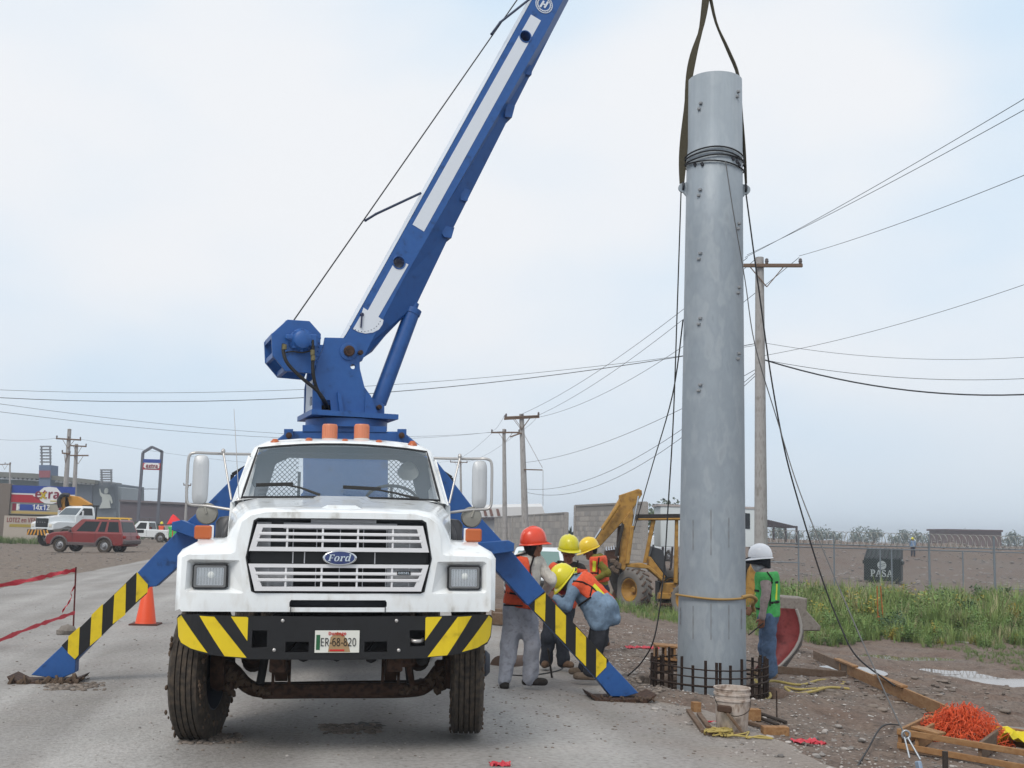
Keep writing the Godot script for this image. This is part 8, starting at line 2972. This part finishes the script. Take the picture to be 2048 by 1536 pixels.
	mb.lathe([Vector2(0.24, 0), Vector2(0.24, 0.02), Vector2(0.01, 0.02)], Transform3D(Basis(Vector3.RIGHT, PI / 2), V(-0.02, 1.0, 0.83)), 24)
	obj("logo_disc", mb, wt, dt)
	for k in 2:
		mb = MB.new()
		mb.box(V(-0.02 + 0.05 * k, 0.95 + 0.12 * k, 0.855), V(0.36, 0.025, 0.01), Basis(Vector3.BACK, 0.2))
		obj("logo_line", mb, dg, dt)
	for k in 2:
		mb = MB.new()
		mb.box(V(0.985, 1.3 - k * 0.2, -0.1), V(0.01, 0.1, 0.7))
		obj("side_print", mb, wt, dt)
	far_person(V(P(1826, 1108, 100.0).x, gh(P(1826, 1108, 100.0).x, -100.0), -100.0), "distant worker in pale blue beyond the refuse container", Color(0.45, 0.55, 0.68), cloth("vest_pale_blue", Color(0.45, 0.55, 0.68)), MATS["helmet_yellow"])
	# far low building and trees on the skyline
	d = 230.0
	o = P(1950, 1080, d)
	o.y = 0.0
	var fb := thing("brick_shed", "long low brown building on the skyline beyond the spoil heaps", "building", o)
	mb = MB.new()
	mb.extrude(ppoly([[1895, 1062], [2003, 1064], [2003, 1095], [1895, 1095]], d, o), V(0, 0, -10))
	obj("wall", mb, mat("brick_brown", Color(0.38, 0.30, 0.29), 0.9), fb)
	mb = MB.new()
	mb.extrude(ppoly([[1893, 1058], [2006, 1060], [2006, 1064], [1893, 1062]], d - 0.5, o), V(0, 0, -11))
	obj("roof", mb, mat("brick_roof", Color(0.30, 0.22, 0.22), 0.9), fb)
	var k2 := 0
	for x in range(1545, 2060, 26):
		k2 += 1
		var q := P(x + 9.0 * sin(k2 * 2.0), 1066 + (x - 1545) * 0.026, 300.0)
		var tr2: Node3D = bush(V(q.x, 0, q.z), 3.2 + 1.0 * sin(k2 * 1.7), "low grey-green tree on the far skyline behind the fence", 400 + k2, Color(0.09, 0.12, 0.09), "trees on the far skyline", "skyline_tree", 0.7, 0.6)
		tr2.position.y = q.y - 2.6
	for q in [[1310, 1050, 95.0, 2.6, Color(0.07, 0.10, 0.05), "dark leafy tree between white station wagon and office cabin"], [1340, 1036, 130.0, 3.4, Color(0.06, 0.085, 0.055), "taller grey-green tree rising over the office cabin corner"], [1288, 1062, 120.0, 2.4, Color(0.10, 0.14, 0.05), "bright green low tree beside the digger boom cylinder"]]:
		bush(P(q[0], q[1], q[2]), q[3], q[5], int(q[0]), q[4], "trees behind the digger", "garden_tree", 0.8, 1.2)
	# orange marker posts at the edge of the weeds
	var mp := G(1762, 1263)
	var mo := thing("marker_post", "orange marker frame with two thin uprights in front of the weeds", "marker", mp)
	var om := mat("marker_orange", Color(0.80, 0.26, 0.12), 0.6)
	for q in [[1754, 1172, 1757, 1262], [1761, 1172, 1768, 1262]]:
		mb = MB.new()
		mb.tube([P(q[0], q[1], -mp.z) - mp, P(q[2], q[3], -mp.z) - mp], 0.016, 6)
		obj("upright", mb, mat("marker_tan", Color(0.62, 0.36, 0.16), 0.7), mo)
	for q in [[1757, 1245, 0.16, 0.4], [1774, 1256, 0.2, 0.2]]:
		mb = MB.new()
		var p := P(q[0], q[1], -mp.z) - mp
		mb.box(V(p.x, q[3] / 2, p.z), V(q[2] * 0.6, q[3], 0.12), Basis(), 0.03)
		obj("weight", mb, om, mo)
	plank("orange_board", "orange painted board lying on the gravel before the weeds", "board", G(1697, 1262) + V(0, 0.03, 0), G(1745, 1262) + V(0, 0.03, 0), 0.12, 0.05, om)
	plank("timber_plank", "white offcut lying on gravel next to the orange marker", "plank", G(1772, 1273) + V(0, 0.02, 0), G(1788, 1272) + V(0, 0.02, 0), 0.2, 0.03, MATS["plank_pale"])
	build_weeds()

func build_weeds():
	var r := RandomNumberGenerator.new()
	r.seed = 88
	var m := mat("grass_m", Color(1, 1, 1), 0.75, 0.0, {"vc": true, "two": true, "back": Color(0.12, 0.16, 0.03)})
	for v in 3:
		var st := SurfaceTool.new()
		st.begin(Mesh.PRIMITIVE_TRIANGLES)
		for k in 13:
			var a := r.randf() * TAU
			var dr := V(cos(a), 0, sin(a))
			var sd := V(-dr.z, 0, dr.x) * r.randf_range(0.005, 0.01) * (0.8 if v == 2 else 1.0)
			var b := dr * r.randf() * 0.12
			var h := r.randf_range(0.55, 1.0)
			var lean := r.randf_range(0.08, 0.4)
			var p1 := b + dr * lean * 0.35 + V(0, h * 0.6, 0)
			var p2 := b + dr * lean + V(0, h * (0.95 if v < 2 else 0.8), 0)
			for q in [b - sd, b + sd, p1 + sd, b - sd, p1 + sd, p1 - sd, p1 - sd, p1 + sd, p2]: st.add_vertex(q)
			if v == 2:
				for e in 9:
					var c := b.lerp(p2, r.randf_range(0.3, 0.95)) + V(r.randf_range(-0.08, 0.08), 0, r.randf_range(-0.08, 0.08))
					var u := V(r.randf_range(-1, 1), r.randf_range(-0.3, 0.8), r.randf_range(-1, 1)).normalized() * 0.05
					var w := u.cross(V(0.3, 1, 0.2)).normalized() * 0.025
					for q in [c - u, c + w, c + u, c - u, c + u, c - w]: st.add_vertex(q)
		st.generate_normals()
		var mesh := st.commit()
		var xfs := []
		var cols := []
		for i in 5200:
			var x := r.randf_range(2.0, 24.0)
			var z := r.randf_range(-43.0, -22.0)
			if i % 3 == 0: z = r.randf_range(-31.0, -24.0)
			var s := road_s(x, z)
			var edge := -26.6 + 2.2 * hn.get_noise_2d(x * 0.4, 3.0)
			var h := r.randf_range(0.45, 0.95) * lerpf(0.6, 1.2, smoothstep(-26.0, -34.0, z))
			if x < 7.0:                                              # thin, lower growth round the digger
				if z > -27.5 or s < 4.5 or r.randf() < 0.5: continue
				h *= 0.45
			elif z > edge or (z > -30.0 and hn.get_noise_2d(x * 0.8 + 30.0, z * 0.8) < -0.08): continue
			if x > 5.0 and x < 8.0 and z > -25: h *= 0.5
			h *= 0.3 + 1.1 * clampf(0.5 + 0.9 * hn2.get_noise_2d(x * 6.0, z * 6.0), 0, 1)
			if v == 2: h *= 0.9
			var pt := hn2.get_noise_2d(x * 6.0 + 50.0 * v, z * 6.0)
			var c := Color(0.125, 0.215, 0.05).lerp(Color(0.20, 0.26, 0.075), clampf(0.5 + pt, 0, 1))
			if r.randf() < 0.2: c = Color(0.30, 0.28, 0.15)
			if v == 2:
				c = Color(0.10, 0.19, 0.045).lerp(Color(0.17, 0.25, 0.07), r.randf())
				if pt > 0.2 and r.randf() < 0.35: c = Color(0.32, 0.25, 0.03)
			xfs.append(Transform3D(Basis(Vector3.UP, r.randf() * TAU) * Basis.from_scale(V(h * 1.1, h, h * 1.1)), V(x, ground_h(x, z) - 0.02, z)))
			cols.append(c)
		if v < 2:
			for i in 1500:                                           # short turf at the right edge and on the far left verge
				var x := r.randf_range(9.4, 14.5)
				var z := r.randf_range(-26.5, -19.5)
				if x < 9.9 + 0.6 * hn.get_noise_2d(z, 2.0): continue
				var h := r.randf_range(0.05, 0.14)
				if i % 3 == 0:
					x = r.randf_range(-44, -29)
					z = r.randf_range(-84, -77)
					h = r.randf_range(0.3, 0.7)
				xfs.append(Transform3D(Basis(Vector3.UP, r.randf() * TAU) * Basis.from_scale(V(h * 2.0, h, h * 2.0)), V(x, ground_h(x, z) - 0.01, z)))
				cols.append(Color(0.12, 0.18, 0.05))
		scatter(["tall_grass", "tall_grass", "weeds"][v], mesh, m, xfs, cols, ["tall green grass growing in front of the fence", "coarse yellowing grass mixed through the verge by the fence", "leafy flowering weeds among the grass by the fence"][v], "grass" if v < 2 else "weeds")
	for q in [[1790, 1272, 0.5, Color(0.06, 0.11, 0.05), "dark leafy weed bush standing alone on the gravel edge"], [1930, 1240, 0.75, Color(0.06, 0.12, 0.04), "broad dark green weed bush at the right of the yellow flowers"], [1990, 1225, 0.85, Color(0.07, 0.12, 0.045), "tall weed bush before the fence gate post"], [1850, 1235, 0.6, Color(0.09, 0.14, 0.045), "light green weed bush dotted among yellow flowers"], [1800, 1255, 0.42, Color(0.20, 0.19, 0.10), "dry straw-coloured weed clump between the green bushes"]]:
		bush(G(q[0], q[1]), q[2], q[4], int(q[0]), q[3], "", "weed_bush", 0.8)

func pole(called: String, label: String, d: float, top: Array, low: Array, r: float, arms: Array, group := "") -> Node3D:
	var a := P(low[0], low[1], d)
	var b := P(top[0], top[1], d)
	var g := gh(a.x, a.z)
	a = b + (a - b) * ((b.y - g) / maxf(b.y - a.y, 0.01))
	var t := thing(called, label, "utility pole", a, 0.0, group)
	var cm := mat("pole_concrete", Color(0.63, 0.62, 0.615), 0.9, 0.0, {"tex": MATS["slab_concrete"].albedo_texture, "scale": Vector3(0.7, 0.2, 0.7)})
	var am := mat("crossarm_wood", Color(0.42, 0.34, 0.28), 0.9)
	var mb := MB.new()
	mb.tube([V(0, -0.2, 0), (b - a) * 0.5, b - a], [r * 1.25, r, r * 0.75], 10)
	obj("shaft", mb, cm, t)
	for q in arms:                                                   # x0 y0 x1 y1, number of insulators
		mb = MB.new()
		var p0 := P(q[0], q[1], d - r) - a
		var p1 := P(q[2], q[3], d - r) - a
		mb.beam(p0, p1, 0.1, 0.12, 0.01)
		obj("crossarm", mb, am, t)
		for k in q[4]:
			var e: float = 0.03 + 0.94 * k / maxf(q[4] - 1, 1)
			mb = MB.new()
			var c := p0.lerp(p1, e)
			mb.lathe([Vector2(0.02, 0.05), Vector2(0.065, 0.09), Vector2(0.05, 0.12), Vector2(0.075, 0.15), Vector2(0.055, 0.18), Vector2(0.06, 0.22), Vector2(0.03, 0.25), Vector2(0.005, 0.26)], Transform3D(Basis(), c), 10)
			obj("insulator", mb, mat("porcelain", Color(0.36, 0.33, 0.33), 0.3), t)
		mb = MB.new()
		var m := p0.lerp(p1, 0.5)
		for e in [0.25, 0.75]: mb.beam(p0.lerp(p1, e), V(m.x, m.y - 0.75, m.z), 0.03, 0.03)
		obj("brace", mb, am, t)
	return t

func build_lines():
	pole("power_pole", "tall concrete power pole with single crossarm right beside the hanging steel pole", 38.0, [1519, 515], [1522, 1095], 0.19, [[1462, 531, 1605, 531, 3]])
	var pb := pole("power_pole", "concrete power pole with a double crossarm in front of the block wall", 70.0, [1043, 828], [1051, 1060], 0.2, [[1008, 838, 1079, 834, 3], [1010, 835, 1079, 832, 2]])
	var o := pb.position
	var mb := MB.new()
	mb.beam(P(1048, 939, 69.8) - o, P(1085, 940, 69.8) - o, 0.07, 0.07)
	mb.beam(P(1020, 874, 69.8) - o, P(1043, 866, 69.8) - o, 0.08, 0.08)
	mb.tube([P(1086, 940, 69.8) - o, P(1086, 1012, 69.8) - o], 0.012, 4)
	mb.tube([P(1048, 868, 69.8) - o, P(1085, 936, 69.8) - o], 0.012, 4)
	obj("side_arm", mb, MATS["crossarm_wood"], pb)
	pole("power_pole", "thin concrete power pole with crossarm standing left of the double-armed one", 88.0, [1008, 858], [1010, 1062], 0.18, [[982, 865, 1040, 865, 3]])
	pole("power_pole", "small distant power pole seen past the truck mirror", 150.0, [921, 921], [923, 1050], 0.17, [[900, 924, 935, 925, 3]])
	pole("power_pole", "tall power pole with double crossarm rising behind the shop board", 92.0, [139, 858], [127, 1045], 0.2, [[112, 877, 162, 880, 3], [124, 906, 140, 908, 2]])
	pole("power_pole", "shorter power pole with two crossarms behind the shop board", 100.0, [153, 888], [146, 1045], 0.19, [[138, 891, 173, 893, 2], [138, 911, 177, 911, 1]])
	pole("power_pole", "thin distant power pole standing between pylon sign and truck mirror", 130.0, [375, 950], [371, 1040], 0.14, [[367, 970, 382, 971, 2]])
	pole("power_pole", "goal-shaped pole frame peeking over the stadium roof edge", 160.0, [20, 925], [19, 1030], 0.14, [[-2, 929, 22, 928, 3]])
	var wm := mat("power_wire", Color(0.16, 0.17, 0.19), 0.7)
	var wires := [
		# pixel and depth of both ends, sag, radius, label
		[[1490, 515, 38.0], [2900, -330, 14.0], 0.2, 0.011, "uppermost power wire running right from the nearest crossarm"],
		[[1494, 510, 38.0], [2900, -270, 14.0], 0.2, 0.011, "second power wire running right from the nearest crossarm"],
		[[1598, 512, 38.0], [2900, -30, 14.0], 0.3, 0.011, "lowest power wire running right from the crossarm tip"],
		[[1524, 712, 38.0], [2500, 395, 24.0], 0.4, 0.010, "thin wire climbing right from the cable bracket"],
		[[1530, 686, 38.0], [2500, 640, 36.0], 0.9, 0.010, "thin upper cable running right below the crossarm"],
		[[1530, 720, 38.0], [2500, 690, 36.0], 0.9, 0.013, "middle twisted cable running right from the pole"],
		[[1530, 720, 38.0], [2500, 705, 36.0], 1.3, 0.026, "thick black bundled cable sagging right from the pole"],
		[[1515, 515, 38.0], [1078, 830, 70.0], 0.5, 0.014, "first span wire between the near and the double-armed pole"],
		[[1495, 515, 38.0], [1044, 828, 70.0], 0.5, 0.014, "second span wire between the near and the double-armed pole"],
		[[1598, 515, 38.0], [1080, 834, 70.0], 0.9, 0.014, "third span wire between the near and the double-armed pole"],
		[[1518, 735, 38.0], [1050, 925, 70.0], 0.6, 0.014, "upper telephone cable spanning to the double-armed pole"],
		[[1518, 740, 38.0], [1052, 978, 70.0], 1.2, 0.014, "middle telephone cable spanning to the double-armed pole"],
		[[1518, 745, 38.0], [1054, 985, 70.0], 1.5, 0.014, "lowest telephone cable spanning to the double-armed pole"],
		[[1518, 690, 38.0], [-300, 760, 44.0], 1.0, 0.010, "thin cable crossing the whole street behind the crane"],
		[[1518, 686, 38.0], [-300, 770, 44.0], 1.25, 0.017, "black cable crossing the whole street behind the crane"],
		[[1010, 862, 88.0], [-400, 745, 40.0], 1.2, 0.012, "upper faint wire passing over the pylon sign"],
		[[984, 864, 88.0], [-400, 765, 40.0], 1.2, 0.012, "lower faint wire passing over the pylon sign"],
		[[1008, 832, 70.0], [984, 862, 88.0], 0.2, 0.012, "short span wire between the double-armed and thin pole"],
		[[1076, 832, 70.0], [1036, 862, 88.0], 0.2, 0.012, "outer short span wire from the double-armed pole"],
		[[984, 866, 88.0], [903, 922, 150.0], 0.4, 0.014, "wire descending to the small distant pole, outer one"],
		[[1036, 866, 88.0], [933, 924, 150.0], 0.4, 0.014, "wire descending to the small distant pole, inner one"],
		[[160, 878, 92.0], [900, 922, 150.0], 1.5, 0.012, "long faint wire linking the stadium pole with the distant pole"],
		[[114, 876, 92.0], [-200, 845, 60.0], 0.5, 0.012, "faint wire leaving left from the stadium pole"]]
	for q in wires:
		mb = MB.new()
		mb.tube(sag(P(q[0][0], q[0][1], q[0][2]), P(q[1][0], q[1][1], q[1][2]), q[2], 26), q[3] * (0.75 if q[3] < 0.02 else 1.0), 5)
		tag(obj("power_line", mb, wm), q[4], "cable", "overhead wires")
func _ready():
	rng.seed = 77
	setting_light()
	build_ground()
	build_truck()
	build_pole()
	build_site()
	build_people()
	build_backhoe()
	build_left()
	build_right()
	build_lines()
